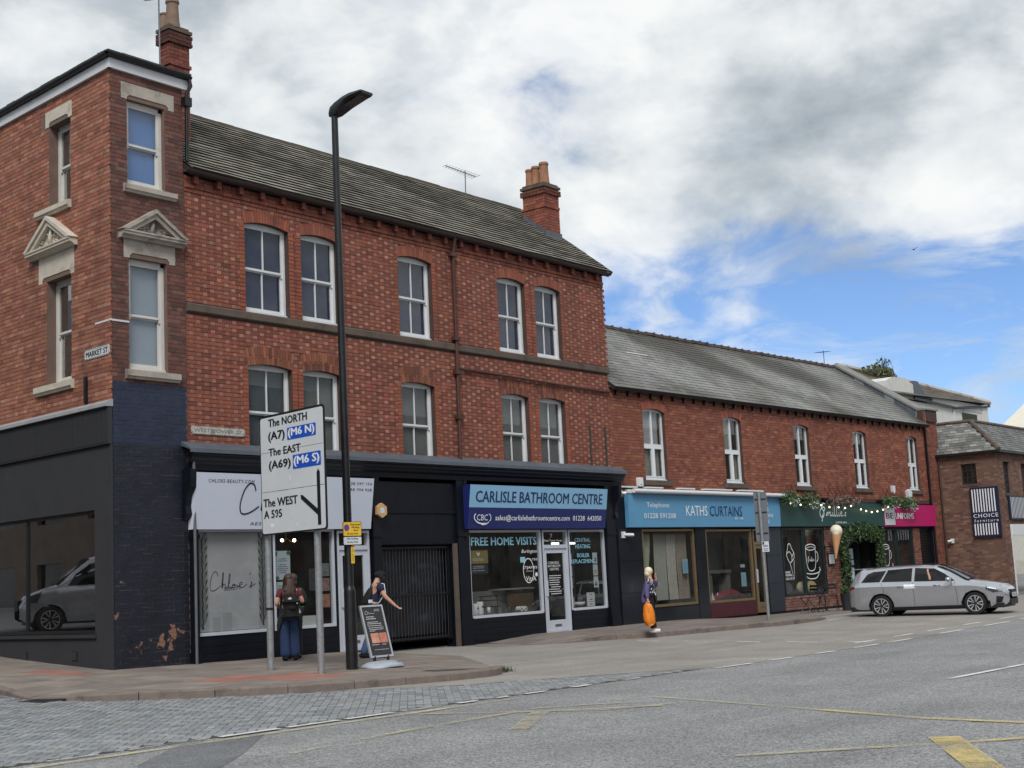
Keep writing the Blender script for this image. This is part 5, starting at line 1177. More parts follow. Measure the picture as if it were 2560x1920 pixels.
px_, py_ = 32.6, 17.64; pz = g0(px_, py_) + .10
pp_ = thing('sign_pole', 'leaning grey pole carrying the blank back of a tall road sign by the curtain shop', 'road sign', (px_, py_, pz))
B = MB(); B.tube([(px_, py_, pz - .03), (px_ - .01, py_ + .02, 3.45)], .042, 12); B.build('post', M_galv, pp_, smooth=60)
BP = Frame((px_ + .0, py_ + .0, 0), (.43, -.9)); M_back = mat('sign_back_grey', S(104, 110, 116), .6, .1, 4)
B = MB(BP); B.prism(rrect(-.17, .17, 2.14, 3.44, .03), -.075, -.06); B.build('panel', M_back, pp_)
for z in (2.35, 2.9, 3.25): B = MB(BP); B.box(-.15, .15, z - .015, z + .015, -.06, -.045); B.build('rail', M_sblack, pp_)
B = MB(BP); B.box(-.03, .15, 1.86, 2.13, .045, .05); B.build('small_plate', M_signw, pp_); B = MB(BP); B.box(-.02, .03, 2.05, 2.12, .05, .052)
for z in (1.9, 1.94, 2.0, 2.03): B.box(.0, .12, z - .008, z + .008, .05, .052)
B.build('plate_print', mat('plate_navy', S(40, 54, 96), .6), pp_)

# pavement swing sign
ab = thing('pavement_sign', 'leaning framed poster sign on a grey plastic base outside the beauty shop', 'pavement sign', (17.02, 16.62, g0(17, 16.6) + .12))
az = g0(17.02, 16.62) + .12; e_ = Vector((.993, -.116, 0)); n_v = Vector((-.116, -.993, 0)); o_ = Vector((17.02, 16.56, az))
up_ = (Vector((0, 0, .87)) - n_v * .27).normalized(); nn_ = e_.cross(up_)
AM = Matrix(((e_.x, up_.x, nn_.x, o_.x), (e_.y, up_.y, nn_.y, o_.y), (e_.z, up_.z, nn_.z, o_.z + .165), (0, 0, 0, 1)))
M_abf = mat('silver_frame', S(186, 190, 194), .35, .08, 5, metal=.5); M_pst = mat('black_poster', S(46, 46, 50), .5, .08, 3)
B = MB(AM); B.box(-.245, -.215, 0, .91, -.02, .02); B.box(.215, .245, 0, .91, -.02, .02); B.box(-.215, .215, 0, .03, -.02, .02); B.box(-.215, .215, .88, .91, -.02, .02); B.build('frame', M_abf, ab)
B = MB(AM); B.box(-.215, .215, .03, .88, -.008, .008); B.build('poster', M_pst, ab)
B = MB(AM); B.box(-.14, .03, .25, .42, .008, .0095); B.build('photo', mat('poster_skin', S(196, 140, 118), .5, .35, 12), ab); B = MB(AM); B.box(.04, .2, .25, .42, .008, .0095); B.build('photo', mat('poster_skin2', S(186, 116, 100), .5, .35, 12), ab)
M_pp = mat('poster_print', S(200, 202, 206), .6); B = MB(AM)
for k, (a, b, z, h) in enumerate(((-.15, .02, .70, .014), (-.16, .05, .665, .014), (-.15, .08, .61, .010), (-.16, .14, .58, .012), (-.16, .15, .545, .010), (-.15, .17, .51, .010), (-.14, .16, .48, .010), (-.14, -.02, .455, .010), (-.15, .0, .215, .010), (.07, .15, .215, .010), (-.12, .18, .13, .006), (.06, .16, .83, .008), (.04, .16, .805, .008))):
    u = a
    while u < b: l = rnd.uniform(.012, .04); B.box(u, min(b, u + l), z, z + h, .008, .0092); u += l + .008
B.build('print', M_pp, ab, kind='stuff'); B = MB(AM); B.stroke(bez([(-.10, .81), (-.15, .80), (-.16, .76), (-.12, .755), (-.09, .79), (-.07, .76), (-.03, .775), (.0, .76), (.04, .77)], 5), .006, .0092); B.build('script_name', M_pp, ab)
for s_ in (-.16, .13): B = MB(); c_ = o_ + e_ * s_; B.tube([(c_.x, c_.y, az + .08), (c_.x, c_.y, az + .19)], .025, 8); B.build('spring_mount', M_sblack, ab, smooth=60)
B = MB(); rings = []
for f, z in ((1.0, .0), (1.02, .018), (.95, .05), (.74, .085), (.45, .105), (.12, .112)):
    rings.append([B.pt(o_ + e_ * (.40 * f * math.copysign(abs(math.cos(t)) ** .8, math.cos(t))) + n_v * (.29 * f * math.copysign(abs(math.sin(t)) ** .8, math.sin(t)) * (1 - .18 * math.cos(2 * t))) + Vector((0, 0, z + .012 * math.cos(4 * t) * f - .012 * (f > .9) * 0))) for t in (2 * math.pi * k / 36 for k in range(36))])
for a, b in zip(rings, rings[1:]):
    for k in range(36): j = (k + 1) % 36; B.face((a[k], a[j], b[j], b[k]))
B.face(rings[-1]); B.build('water_base', mat('grey_plastic', S(160, 168, 180), .4, .06, 6), ab, smooth=True)
B = MB(); c_ = o_ + e_ * .16 + n_v * .18; B.box(c_.x - .05, c_.x + .05, c_.y - .02, c_.y + .02, az + .055, az + .085); B.build('grip', M_sblack, ab)

# ------------------------------------------------------------------ shop signs
def board(F, name, label, u0, u1, z0, z1, w0, w1, m, th=.06):
    """sign board, its face leaning from w0 at the bottom to w1 at the top"""
    t = thing(name, label, 'shop sign', F.p((u0 + u1) / 2, z0, 0)); B = MB(F); run(B, [(w0, z0), (w1, z1), (0.002, z1), (0.002, z0)][::-1], u0, u1); B.build('board', m, t); return t
M_chl = mat('white_sign_board', S(206, 214, 230), .4, .03, 1.5)
cs = board(T, 'shop_sign', 'white sign board of the beauty shop with black script name', 16.27, 20.94, 2.67, 3.72, .13, .28, M_chl)
sl_ = .15 / 1.05
def tz(z): return .135 + sl_ * (z - 2.67)
text(T, 'CHLOES-BEAUTY.COM', 16.55, 17.66, 3.54, 3.605, tz(3.54), M_sblack, cs, slope=sl_, spacing=1.15); text(T, 'AESTHETICS & BEAUTY', 17.62, 19.50, 2.745, 2.805, tz(2.745), M_sblack, cs, slope=sl_, spacing=1.15, shear=.12)
text(T, '01228 597 154', 20.05, 20.88, 3.575, 3.63, tz(3.575), M_sblack, cs, slope=sl_, spacing=1.1); text(T, '07898 794 958', 20.05, 20.88, 3.45, 3.505, tz(3.45), M_sblack, cs, slope=sl_, spacing=1.1)
def script(F, parent, strokes, ox, oz, sx, sz, w, m, wd, slope=0., name='script_name'):
    B = MB(F)
    for st in strokes:
        P = bez(st, 7); n = len(B.v); B.stroke([(ox + x * sx, oz + y * sz) for x, y in P], wd, w)
        for i in range(n, len(B.v)): pass
    if slope:
        inv = F.m.inverted()
        for i, v in enumerate(B.v):
            q = inv @ v; q.z += slope * (q.y - oz); B.v[i] = F.m @ q
    return B.build(name, m, parent)
CHLOE = [[(.17, .78), (.15, .95), (.10, 1.0), (.04, .8), (.0, .4), (.01, .12), (.06, .06), (.14, .14), (.22, .3)], [(.25, .2), (.29, .75), (.28, .95), (.26, .6), (.25, .18), (.28, .36), (.32, .36), (.33, .2), (.37, .2)], [(.37, .2), (.42, .5), (.43, .9), (.40, .6), (.40, .22), (.46, .2)], [(.46, .2), (.50, .36), (.53, .30), (.51, .18), (.47, .2), (.49, .3), (.56, .30), (.60, .22)], [(.60, .22), (.68, .34), (.69, .42), (.65, .42), (.63, .28), (.66, .18), (.72, .2), (.80, .34)], [(.86, .80), (.88, .92)], [(.84, .2), (.88, .26), (.91, .40), (.89, .42), (.90, .3), (.90, .2), (.86, .14), (.93, .26), (1.0, .34)]]
script(T, cs, CHLOE, 17.35, 2.92, 2.12, .62, tz(2.92) + .002, M_sblack, .028, sl_)
M_lb = mat('light_blue_sign', S(136, 184, 218), .4, .03, 1.5); M_db = mat('deep_blue_sign', S(30, 40, 104), .4, .05, 1.5); M_dbt = mat('navy_letter', S(26, 44, 98), .5)
cb = board(T, 'shop_sign', 'pale blue and navy sign board of the bathroom shop', 24.05, 29.55, 2.665, 3.67, .16, .30, M_db); s2 = .14 / 1.005
B = MB(T); a_ = .16 + s2 * (3.15 - 2.665); B.poly([(24.05, 3.15, a_ + .004), (29.55, 3.15, a_ + .004), (29.55, 3.668, .304), (24.05, 3.668, .304)]); B.build('pale_panel', M_lb, cb)
B = MB(T); B.poly([(26.95, 2.67, .163), (26.956, 2.67, .163), (26.956, 3.668, .306), (26.95, 3.668, .306)]); B.build('panel_joint', MATS['seam_grime'], cb)
tb = lambda z: .168 + s2 * (z - 2.665)
text(T, 'CARLISLE BATHROOM CENTRE', 24.27, 29.33, 3.27, 3.53, tz(0) * 0 + tb(3.27), M_dbt, cb, slope=s2, bold=.02); text(T, 'sales@carlislebathroomcentre.com  01228  642050', 25.02, 29.33, 2.82, 2.985, tb(2.82), M_swhite, cb, slope=s2, bold=.012)
B = MB(T); z = 2.92; ex = [(24.55 + .30 * math.cos(R(a)), z + .145 * math.sin(R(a))) for a in range(-35, 300, 12)]; B.stroke(ex, [.018 + .012 * k / len(ex) for k in range(len(ex))], tb(2.92) + .004); B.stroke([(24.77, z - .10), (24.66, z - .155), (24.5, z - .17)], .02, tb(2.92) + .004); B.build('oval_emblem', M_swhite, cb)
text(T, 'CBC', 24.35, 24.74, 2.85, 2.99, tb(2.85), M_swhite, cb, slope=s2)
M_kb = mat('curtain_shop_blue', S(92, 150, 190), .45, .05, 1.5); ks = board(A2, 'shop_sign', 'mid blue sign board of the curtain shop', .42, 8.42, 2.69, 3.59, .12, .14, M_kb)
text(A2, 'Telephone:', 1.25, 2.35, 3.19, 3.36, .142, M_swhite, ks); text(A2, '01228 591208', 1.10, 2.62, 2.93, 3.07, .142, M_swhite, ks)
text(A2, 'KATHS', 3.15, 4.25, 3.0, 3.29, .142, M_swhite, ks); text(A2, 'CURTAINS', 4.38, 6.15, 3.0, 3.29, .142, M_dbt, ks); text(A2, 'EST. 1998', 5.72, 6.18, 2.90, 2.96, .142, M_swhite, ks)
for s_, z in (('POLES', 3.36), ('BLINDS', 3.16), ('CUSHIONS', 2.97), ('TRACKS', 2.78)): text(A2, s_, 6.95, 7.95 if len(s_) > 6 else 7.7, z, z + .11, .142, M_swhite, ks)
M_sg = mat('bottle_green_sign', S(32, 72, 68), .45, .08, 1.5); ss = board(A2, 'shop_sign', 'dark green sign board of the coffee bar with white script', 8.43, 15.58, 2.69, 3.46, .12, .14, M_sg)
SMIL = [[(.20, .95), (.12, .98), (.06, .78), (.12, .6), (.14, .4), (.08, .22), (.0, .35), (.02, .62), (.12, .78), (.18, .7), (.12, .5)], [(.10, .42), (.07, .2), (.05, 0)], [(.22, .3), (.25, .5), (.24, .3)], [(.25, .42), (.30, .52), (.31, .3)], [(.31, .42), (.37, .52), (.38, .3), (.42, .36)], [(.46, .52), (.45, .3), (.49, .36)], [(.46, .62), (.47, .64)], [(.53, .9), (.52, .3), (.57, .38)], [(.61, .9), (.60, .3), (.65, .38)], [(.68, .52), (.68, .3), (.72, .36)], [(.69, .62), (.70, .64)], [(.74, .40), (.80, .50), (.76, .54), (.74, .36), (.80, .3), (.84, .4)], [(.88, .7), (.87, .6)], [(.95, .5), (.91, .48), (.93, .38), (.91, .3), (.87, .34)]]
script(A2, ss, SMIL, 10.95, 2.84, 1.9, .60, .143, M_swhite, .035); text(A2, 'COFFEE BAR', 11.95, 12.75, 2.775, 2.835, .142, M_swhite, ss, bold=.01)
M_pk = mat('magenta_sign', S(186, 28, 104), .45, .05, 1.5); us = board(A2, 'shop_sign', 'magenta sign board of the uniform shop at the end of the row', 15.6, 19.9, 2.67, 3.44, .12, .14, M_pk)
B = MB(A2); B.box(15.62, 16.42, 2.72, 3.42, .141, .144); B.build('white_block', M_signw, us); text(A2, 'BE', 15.72, 16.30, 2.94, 3.14, .147, mat('plum_letter', S(96, 40, 76), .5), us, bold=.02); text(A2, 'UNIFORMS', 16.46, 17.95, 2.93, 3.14, .147, M_swhite, us, bold=.03)
M_cn = mat('showroom_navy', S(28, 32, 62), .45, .05, 2)
for F, a, b, z0, z1, lab in ((C1, 1.20, 2.24, 2.17, 4.02, 'tall navy sign with white stripes on the showroom side wall'), (C2, .70, 2.6, 2.78, 3.66, 'wide navy striped sign on the showroom street wall')):
    t_ = thing('wall_sign', lab, 'shop sign', F.p(a, z0, .05)); B = MB(F); B.box(a, b, z0, z1, .03, .10); B.build('panel', M_cn, t_); wd = b - a; h = z1 - z0
    n = 9 if F is C1 else 11
    for k in range(n):
        u = a + wd * (.06 + .88 * k / n)
        for y0, y1 in ((.50, .96), (.04, .27)) if F is C1 else ((.06, .94),): B = MB(F); B.box(u, u + wd * (.042 if F is C1 else .024) * 9 / n, z0 + h * y0, z0 + h * y1, .10, .105); B.build('stripe', M_swhite, t_)
    if F is C1: text(F, 'CHOICE', a + .06, b - .06, z0 + h * .39, z0 + h * .465, .106, M_swhite, t_, bold=.01, spacing=1.2); text(F, 'furniture', a + .08, b - .06, z0 + h * .30, z0 + h * .36, .106, M_swhite, t_, spacing=1.35)
# street name plates
for F, s_, a, b, z0, z1, lab, m1, m2, wn in ((MK, 'MARKET S.T', -.92, -.05, 5.83, 6.01, 'white cast street name plate near the building corner', M_signw, M_sblack, 0), (T, 'WEST TOWER ST.', 16.36, 17.66, 4.47, 4.62, 'weathered white street name plate above the beauty shop', mat('flaking_white', S(190, 190, 186), .8, .2, 12, .4, 60, stain=(S(110, 106, 100), 9, .5, .66)), mat('faded_letter', S(128, 126, 122), .8, .3, 20), 1)):
    t_ = thing('street_name_plate', lab, 'street sign', F.p((a + b) / 2, z0, .01)); c_ = .035
    ch_ = lambda d: [(a + c_ + d, z0 + d), (b - c_ - d, z0 + d), (b - d, z0 + c_ + d), (b - d, z1 - c_ - d), (b - c_ - d, z1 - d), (a + c_ + d, z1 - d), (a + d, z1 - c_ - d), (a + d, z0 + c_ + d)]
    B = MB(F); B.prism(ch_(0), .008, .022); B.build('plate', m1, t_); B = MB(F); q = ch_(.012) + [ch_(.012)[0]]; B.stroke(q, .006, .024); B.build('border', m2, t_)
    text(F, s_.replace('S.T', 'ST'), a + .06, b - .05, z0 + .04, z1 - .04, .024, m2, t_, bold=.03)
# ------------------------------------------------------------------ small wall fittings
def small(name, label, cat, F, u, z, build):
    t = thing(name, label, cat, F.p(u, z, .05)); build(t); return t
def alarm_hex(t):
    B = MB(T); B.prism([(21.29 + .16 * math.cos(R(60 * k + 30)), 3.06 + .16 * math.sin(R(60 * k + 30))) for k in range(6)], .07, .15); B.build('case', mat('alarm_tan', S(206, 164, 120), .5), t); B = MB(T); B.box(21.23, 21.35, 3.0, 3.12, .15, .154); B.build('badge', M_signw, t)
small('alarm_box', 'tan hexagonal alarm box between the beauty shop sign and the gate', 'alarm', T, 21.29, 3.0, alarm_hex)
def alarm_white(t):
    B = MB(A2); B.prism(rrect(1.02, 1.22, 3.80, 4.04, .03), .008, .10); B.build('case', M_upvc, t); B = MB(A2); B.box(1.08, 1.16, 3.84, 3.86, .1, .102); B.build('badge', M_sblack, t)
small('alarm_box', 'white alarm box on brick left of the first upper window of the low row', 'alarm', A2, 1.1, 3.8, alarm_white)
def alarm_pent(t):
    B = MB(A2); B.prism([(17.78, 3.66), (18.0, 3.60), (18.08, 3.9), (17.95, 4.02), (17.72, 3.95)], .008, .12); B.build('case', M_upvc, t); B = MB(A2); B.prism([(17.86, 3.7), (17.98, 3.68), (18.02, 3.86), (17.9, 3.92)], .12, .122); B.build('badge', M_signw, t)
small('alarm_box', 'white five-sided alarm box above the magenta sign', 'alarm', A2, 17.9, 3.7, alarm_pent)
def alarm_tri(t):
    B = MB(A2); B.prism([(16.55, 4.12), (16.78, 4.12), (16.76, 3.92), (16.66, 3.82), (16.58, 3.9)], .008, .09); B.build('case', M_upvc, t)
small('alarm_box', 'small white shield-shaped alarm box between the last two upper windows', 'alarm', A2, 16.6, 3.9, alarm_tri)
def cctv(F, u, z, w, d):
    def f(t):
        B = MB(F); B.box(u - .06, u + .06, z - .09, z + .08, .01, .06 + w); B.build('mount', M_upvc, t); B = MB(F); B.tube([(u, z, .06 + w), (u + d * .1, z - .01, .12 + w), (u + d * .26, z - .015, .16 + w)], [.03, .045, .045], 10); B.build('camera_body', M_upvc, t, smooth=50)
    return f
small('security_camera', 'white security camera at the left edge of the curtain shop', 'camera', A2, .25, 2.5, cctv(A2, .22, 2.50, .02, 1)); small('security_camera', 'grey security camera on the end of the navy cornice', 'camera', T, 30.3, 3.6, cctv(T, 30.38, 3.60, .1, .3))
small('security_camera', 'white camera beside the shutter at the end of the row', 'camera', C1, .3, 2.1, cctv(C1, .35, 2.1, .02, -.5))
aerial((28.0, 23.45, 11.9), (28.02, 23.45, 12.62), (-1, .15, .12), 12, 1.1, 'television aerial on the ridge of the tall terrace roof')
aerial((16.38, 21.5, 11.6), (16.37, 21.5, 13.45), (-.5, -.3, -.35), 9, .9, 'tall aerial mast rising beside the corner chimney')
p_ = A2.p(19.1, 9.15, -3.5); aerial(tuple(p_), (p_.x, p_.y, 9.78), (-1, .1, -.12), 8, .8, 'small aerial on the slate ridge of the low row')
# hanging foliage, string lights and other coffee bar decorations
def basket(label, u, z, ru, rz, cols, n, seed, flowers=0, size=.075):
    c = A2.p(u, z, .30); t = thing('hanging_planter', label, 'planter', c); r = random.Random(seed); B = MB(); leaves(B, c, (ru, .26, rz), n, size, r, cols=cols, drop=.14, shell=.2); B.build('foliage', M_leaf, t, kind='stuff')
    if flowers:
        B = MB(); q = A2.p(u + ru * .2, z - rz * .8, .42); leaves(B, q, (ru * .5, .12, .16), flowers, .05, r, cols=[S(226, 226, 220), S(206, 206, 200)]); B.build('flowers', M_leaf, t, kind='stuff')
    B = MB(A2); B.box(u - ru * .8, u + ru * .8, z - .05, z + .03, .01, .22); B.build('trough', M_black, t)
G2 = [S(74, 104, 66), S(58, 86, 56), S(98, 126, 80), S(46, 70, 48)]
basket('trailing green planter over the left end of the green sign', 8.75, 3.62, .55, .20, G2, 420, 1, 60); basket('bushy green planter next to the left trailing one', 10.0, 3.55, .6, .24, G2, 520, 2, 70)
basket('brownish dried flower trough above the coffee bar name', 12.4, 3.58, 1.35, .14, [S(120, 96, 88), S(96, 76, 72), S(150, 130, 120), S(84, 66, 64)], 620, 3); basket('green planter over the left end of the magenta sign', 15.85, 3.56, .65, .20, G2, 520, 4, 40); basket('green and white planter above the magenta sign', 17.3, 3.52, .68, .23, G2, 560, 5, 110)
sl2 = thing('string_lights', 'string of small warm bulbs draped along the green sign', 'lights', A2.p(12, 3.2, .3)); LP = [(8.85, 3.40), (9.5, 3.36), (10.1, 3.40), (10.45, 3.44), (10.86, 3.36), (11.4, 3.30), (12.03, 3.30), (12.48, 3.28), (12.92, 3.35), (13.62, 3.24), (14.0, 3.19), (14.41, 3.15), (14.84, 3.18), (15.29, 3.24), (15.7, 3.34)]
B = MB(A2); B.tube([(u, z + .05, .26) for u, z in LP], .006, 4); B.build('cable', M_sblack, sl2); M_bulb = emit('warm_bulb', (1., .82, .5), 2.2)
for u, z in LP: B = MB(A2); B.ball((u, z, .26), .028, n=8); B.build('bulb', M_bulb, sl2, smooth=True)
ic = thing('ice_cream_sign', 'large model ice cream cone fixed to the wall beside the coffee bar door', 'sign', A2.p(11.5, 1.6, .3)); q = A2.p(11.42, 0, .42)
B = MB(); B.tube([(q.x - .19, q.y, 1.62), (q.x - .02, q.y, 2.42)], [.02, .17], 14); B.build('cone', mat('wafer', S(196, 148, 108), .7, .15, 20, .4, 60), ic, smooth=50)
B = MB(); B.ball((q.x, q.y, 2.52), .20, n=16); B.ball((q.x - .07, q.y - .02, 2.44), .13, n=12); B.ball((q.x + .09, q.y - .02, 2.44), .13, n=12); B.build('scoop', mat('cream_scoop', S(232, 226, 204), .5, .05, 8), ic, smooth=True); B = MB(A2); B.box(11.3, 11.34, 2.0, 2.04, 0, .4); B.build('bracket', M_sblack, ic)
mf = thing('menu_frame', 'framed white menu on the brick pier beside the coffee bar door', 'menu', A2.p(11.65, 1.45, .05)); B = MB(A2); B.box(11.42, 11.88, 1.42, 1.82, .03, .06); B.build('frame', M_sblack, mf); B = MB(A2); B.box(11.47, 11.83, 1.47, 1.77, .06, .064); B.build('sheet', M_signw, mf)
iv = thing('ivy_arch', 'thick green ivy garland around the coffee bar doorway', 'plant', A2.p(13.5, .1, .2)); B = MB(); ri = random.Random(22)
for k in range(26): t = k / 25; leaves(B, A2.p(12.42 + ri.uniform(-.05, .05), .3 + 2.2 * t, .16), (.28, .15, .22), 90, .085, ri, cols=GR, shell=.1)
for k in range(20): t = k / 19; leaves(B, A2.p(12.5 + 2.6 * t, 2.48 - .12 * math.sin(math.pi * t) * -1, .16), (.25, .16, .26), 100, .085, ri, cols=GR, drop=.25, shell=.1)
for k in range(18): t = k / 17; leaves(B, A2.p(15.02, .8 + 1.7 * t, .16), (.25, .14, .2), 80, .085, ri, cols=GR, shell=.1)
B.build('foliage', M_leaf, iv, kind='stuff'); B = MB(A2); B.tube([(12.42, .12, .1), (12.42, 2.5, .1), (15.0, 2.5, .1), (15.0, .7, .1)], .03, 6); B.build('stem', mat('ivy_stem', S(74, 62, 50), .9), iv)
pt = thing('planter', 'tall dark planter with clipped green ball by the coffee bar door', 'planter', (40.1, 18.95, g0(40.1, 18.95))); z = g0(40.1, 18.95) + .02
B = MB(); B.lathe([(.14, z), (.19, z + .5), (.2, z + .52), (.17, z + .52)], 16, 40.1, 18.95); B.build('pot', mat('dark_pot', S(44, 48, 54), .5), pt, smooth=40); B = MB(); leaves(B, (40.1, 18.95, z + .58), (.2, .2, .16), 260, .06, rl, cols=GR); B.build('foliage', M_leaf, pt, kind='stuff')
def bistro_chair(label, x, y, a):
    z = g0(x, y) + .03; M_ = Matrix.Translation((x, y, z)) @ Matrix.Rotation(a, 4, 'Z'); t = thing('bistro_chair', label, 'chair', (x, y, z), 'folding chairs outside the coffee bar')
    for s_ in (-1, 1):
        B = MB(M_); B.tube([(s_ * .19, .2, 0), (s_ * .19, -.16, .45), (s_ * .19, -.22, .84)], .011, 6); B.build('leg', M_black, t); B = MB(M_); B.tube([(s_ * .17, -.22, 0), (s_ * .17, .18, .45)], .011, 6); B.build('leg', M_black, t)
    for k in range(5): B = MB(M_); B.box(-.19, .19, -.14 + k * .07, -.09 + k * .07, .445, .46); B.build('seat_slat', M_black, t)
    for k in range(2): B = MB(M_); B.box(-.2, .2, -.215, -.2, .66 + k * .1, .72 + k * .1); B.build('backrest_slat', M_black, t)
bistro_chair('dark folding chair nearest the coffee bar window, left of the small table', 38.35, 19.35, R(60)); bistro_chair('dark folding chair by the ivy, right of the small table', 39.75, 19.3, R(-70))
tb_ = thing('bistro_table', 'small round dark folding table between two chairs outside the coffee bar', 'table', (39.1, 19.35, g0(39, 19.35))); z = g0(39.1, 19.35) + .02
B = MB(); B.lathe([(.29, z + .70), (.29, z + .72)], 20, 39.1, 19.35); B.build('tabletop', M_black, tb_)
for a in (0, 90, 180, 270): B = MB(); c, s_ = math.cos(R(a + 45)), math.sin(R(a + 45)); B.tube([(39.1 + .24 * c, 19.35 + .24 * s_, z), (39.1 - .2 * c, 19.35 - .2 * s_, z + .7)], .011, 6); B.build('leg', M_black, tb_)
bd = MB(Matrix.Translation((90.9, 35.8, 22.8)) @ Matrix.Scale(.55, 4))
bd.ball((0, 0, 0), .28, .1, .09, n=8); bd.poly([(-.05, 0, 0), (.12, 0, 0), (.0, .6, .22), (-.1, .55, .2)]); bd.poly([(-.05, 0, 0), (.12, 0, 0), (.0, -.6, .22), (-.1, -.55, .2)]); props(bd.build('bird', mat('bird_grey', S(70, 72, 78), .8), off=(90.9, 35.8, 22.8)), 'small dark bird flying in the blue gap at the right', 'bird')
# ------------------------------------------------------------------ people
M_skin = mat('skin', S(206, 158, 136), .55, .06, 8)
M_denim = mat('blue_denim', S(44, 62, 100), .85, .2, 9, .3, 120, fine=.12); M_denim2 = mat('mid_denim', S(70, 96, 136), .85, .22, 9, .3, 120, fine=.12)
M_blackc = mat('black_cloth', S(24, 24, 28), .85, .2, 10, .2, 80)
def skinned(name, m, parent, M, nodes, edges, sub=2, root='pelvis'):
    """smooth tapering surface grown round a jointed skeleton (node: (x,y,z,radius[,radius2]))"""
    off = OFF[parent.name]; bm = bmesh.new(); lay_ = bm.verts.layers.skin.verify(); vs = {}
    for k, n in nodes.items():
        v = bm.verts.new((M @ Vector(n[:3])) - off); r2 = n[4] if len(n) > 4 else n[3]; v[lay_].radius = (n[3], r2); v[lay_].use_root = (k == root); vs[k] = v
    for a, b in edges: bm.edges.new((vs[a], vs[b]))
    me = bpy.data.meshes.new(name); bm.to_mesh(me); bm.free(); me.materials.append(m)
    o = bpy.data.objects.new(name, me); col.objects.link(o); setp(o, parent)
    s_ = o.modifiers.new('skin', 'SKIN'); s_.use_smooth_shade = True; s_.branch_smoothing = .6; ss_ = o.modifiers.new('subdivision', 'SUBSURF'); ss_.levels = sub; ss_.render_levels = sub
    return o
def chain(*k): return list(zip(k, k[1:]))
def hand(nodes, edges, side, wr, d, out, curl=.5):
    """palm and five fingers growing from wrist node wr along d; out = thumb side"""
    d = Vector(d).normalized(); out = Vector(out).normalized(); nrm = d.cross(out).normalized(); w = Vector(nodes[wr][:3]); p = w + d * .055
    nodes['palm' + side] = (*p, .026, .02); edges.append((wr, 'palm' + side))
    for i, (s_, L) in enumerate(((.028, .062), (.010, .072), (-.009, .068), (-.026, .052))):
        a = p + d * .035 + out * s_; b = a + d * L * .5 + nrm * L * .35 * curl; c = b + d * L * .35 * (1 - curl) + nrm * L * .5 * curl
        nodes['f%s%da' % (side, i)] = (*a, .0095); nodes['f%s%db' % (side, i)] = (*b, .0085); nodes['f%s%dc' % (side, i)] = (*c, .007); edges += chain('palm' + side, 'f%s%da' % (side, i), 'f%s%db' % (side, i), 'f%s%dc' % (side, i))
    a = w + d * .03 + out * .035; b = a + d * .035 + out * .012 + nrm * .01; nodes['t%sa' % side] = (*a, .011); nodes['t%sb' % side] = (*b, .008); edges += chain('palm' + side, 't%sa' % side, 't%sb' % side)
def head_mesh(M, c, tilt, parent, m, s=1.0):
    pass
def person(label, loc, face, J, H=1.7):
    z = g0(loc[0], loc[1]) + hA(*loc[:2]) if loc[0] < 22 else g0(loc[0], loc[1]) + hB(*loc[:2])
    f = Vector((face[0], face[1], 0)).normalized(); rt_ = Vector((f.y, -f.x, 0)); k = H / 1.72
    M = Matrix(((rt_.x * k, f.x * k, 0, loc[0]), (rt_.y * k, f.y * k, 0, loc[1]), (0, 0, k, z + .004), (0, 0, 0, 1)))
    t = thing('person', label, 'person', (loc[0], loc[1], z)); return t, M
def J0():
    return {'pelvis': (0, 0, .95), 'spine': (0, 0, 1.12), 'chest': (0, 0, 1.30), 'neck0': (0, -.01, 1.44), 'neck': (0, 0, 1.52), 'head': (0, .02, 1.61), 'crown': (0, .01, 1.68), 'chin': (0, .07, 1.555), 'nose': (0, .105, 1.605),
            'hipR': (.09, 0, .90), 'kneeR': (.10, .02, .50), 'ankR': (.10, -.02, .09), 'toeR': (.11, .14, .04), 'hipL': (-.09, 0, .90), 'kneeL': (-.10, .02, .50), 'ankL': (-.10, -.02, .09), 'toeL': (-.11, .14, .04),
            'shR': (.17, -.01, 1.40), 'elR': (.22, -.03, 1.12), 'wrR': (.23, .06, .88), 'shL': (-.17, -.01, 1.40), 'elL': (-.22, -.03, 1.12), 'wrL': (-.23, .06, .88)}
RAD = {'pelvis': .115, 'spine': .105, 'chest': .115, 'neck0': .065, 'neck': .058, 'head': .088, 'crown': .075, 'chin': .045, 'nose': .014, 'hipR': .085, 'kneeR': .055, 'ankR': .04, 'toeR': .022, 'shR': .055, 'elR': .042, 'wrR': .028}
for k in list(RAD):
    if k.endswith('R'): RAD[k[:-1] + 'L'] = RAD[k]
BE = chain('pelvis', 'spine', 'chest', 'neck0', 'neck', 'head', 'crown') + [('head', 'chin'), ('head', 'nose'), ('pelvis', 'hipR'), ('pelvis', 'hipL')] + chain('hipR', 'kneeR', 'ankR', 'toeR') + chain('hipL', 'kneeL', 'ankL', 'toeL') + chain('chest', 'shR', 'elR', 'wrR') + chain('chest', 'shL', 'elL', 'wrL')
def body(t, M, J, handR=None, handL=None):
    nodes = {k: (*v, RAD[k]) for k, v in J.items()}; e = list(BE)
    if handR: hand(nodes, e, 'R', 'wrR', *handR)
    if handL: hand(nodes, e, 'L', 'wrL', *handL)
    return skinned('body', M_skin, t, M, nodes, e)
def garment(name, m, t, M, J, spec, edges, root, sub=2):
    return skinned(name, m, t, M, {k: (*(J[k] if k in J else p), r) for k, r, p in spec}, edges, sub, root)
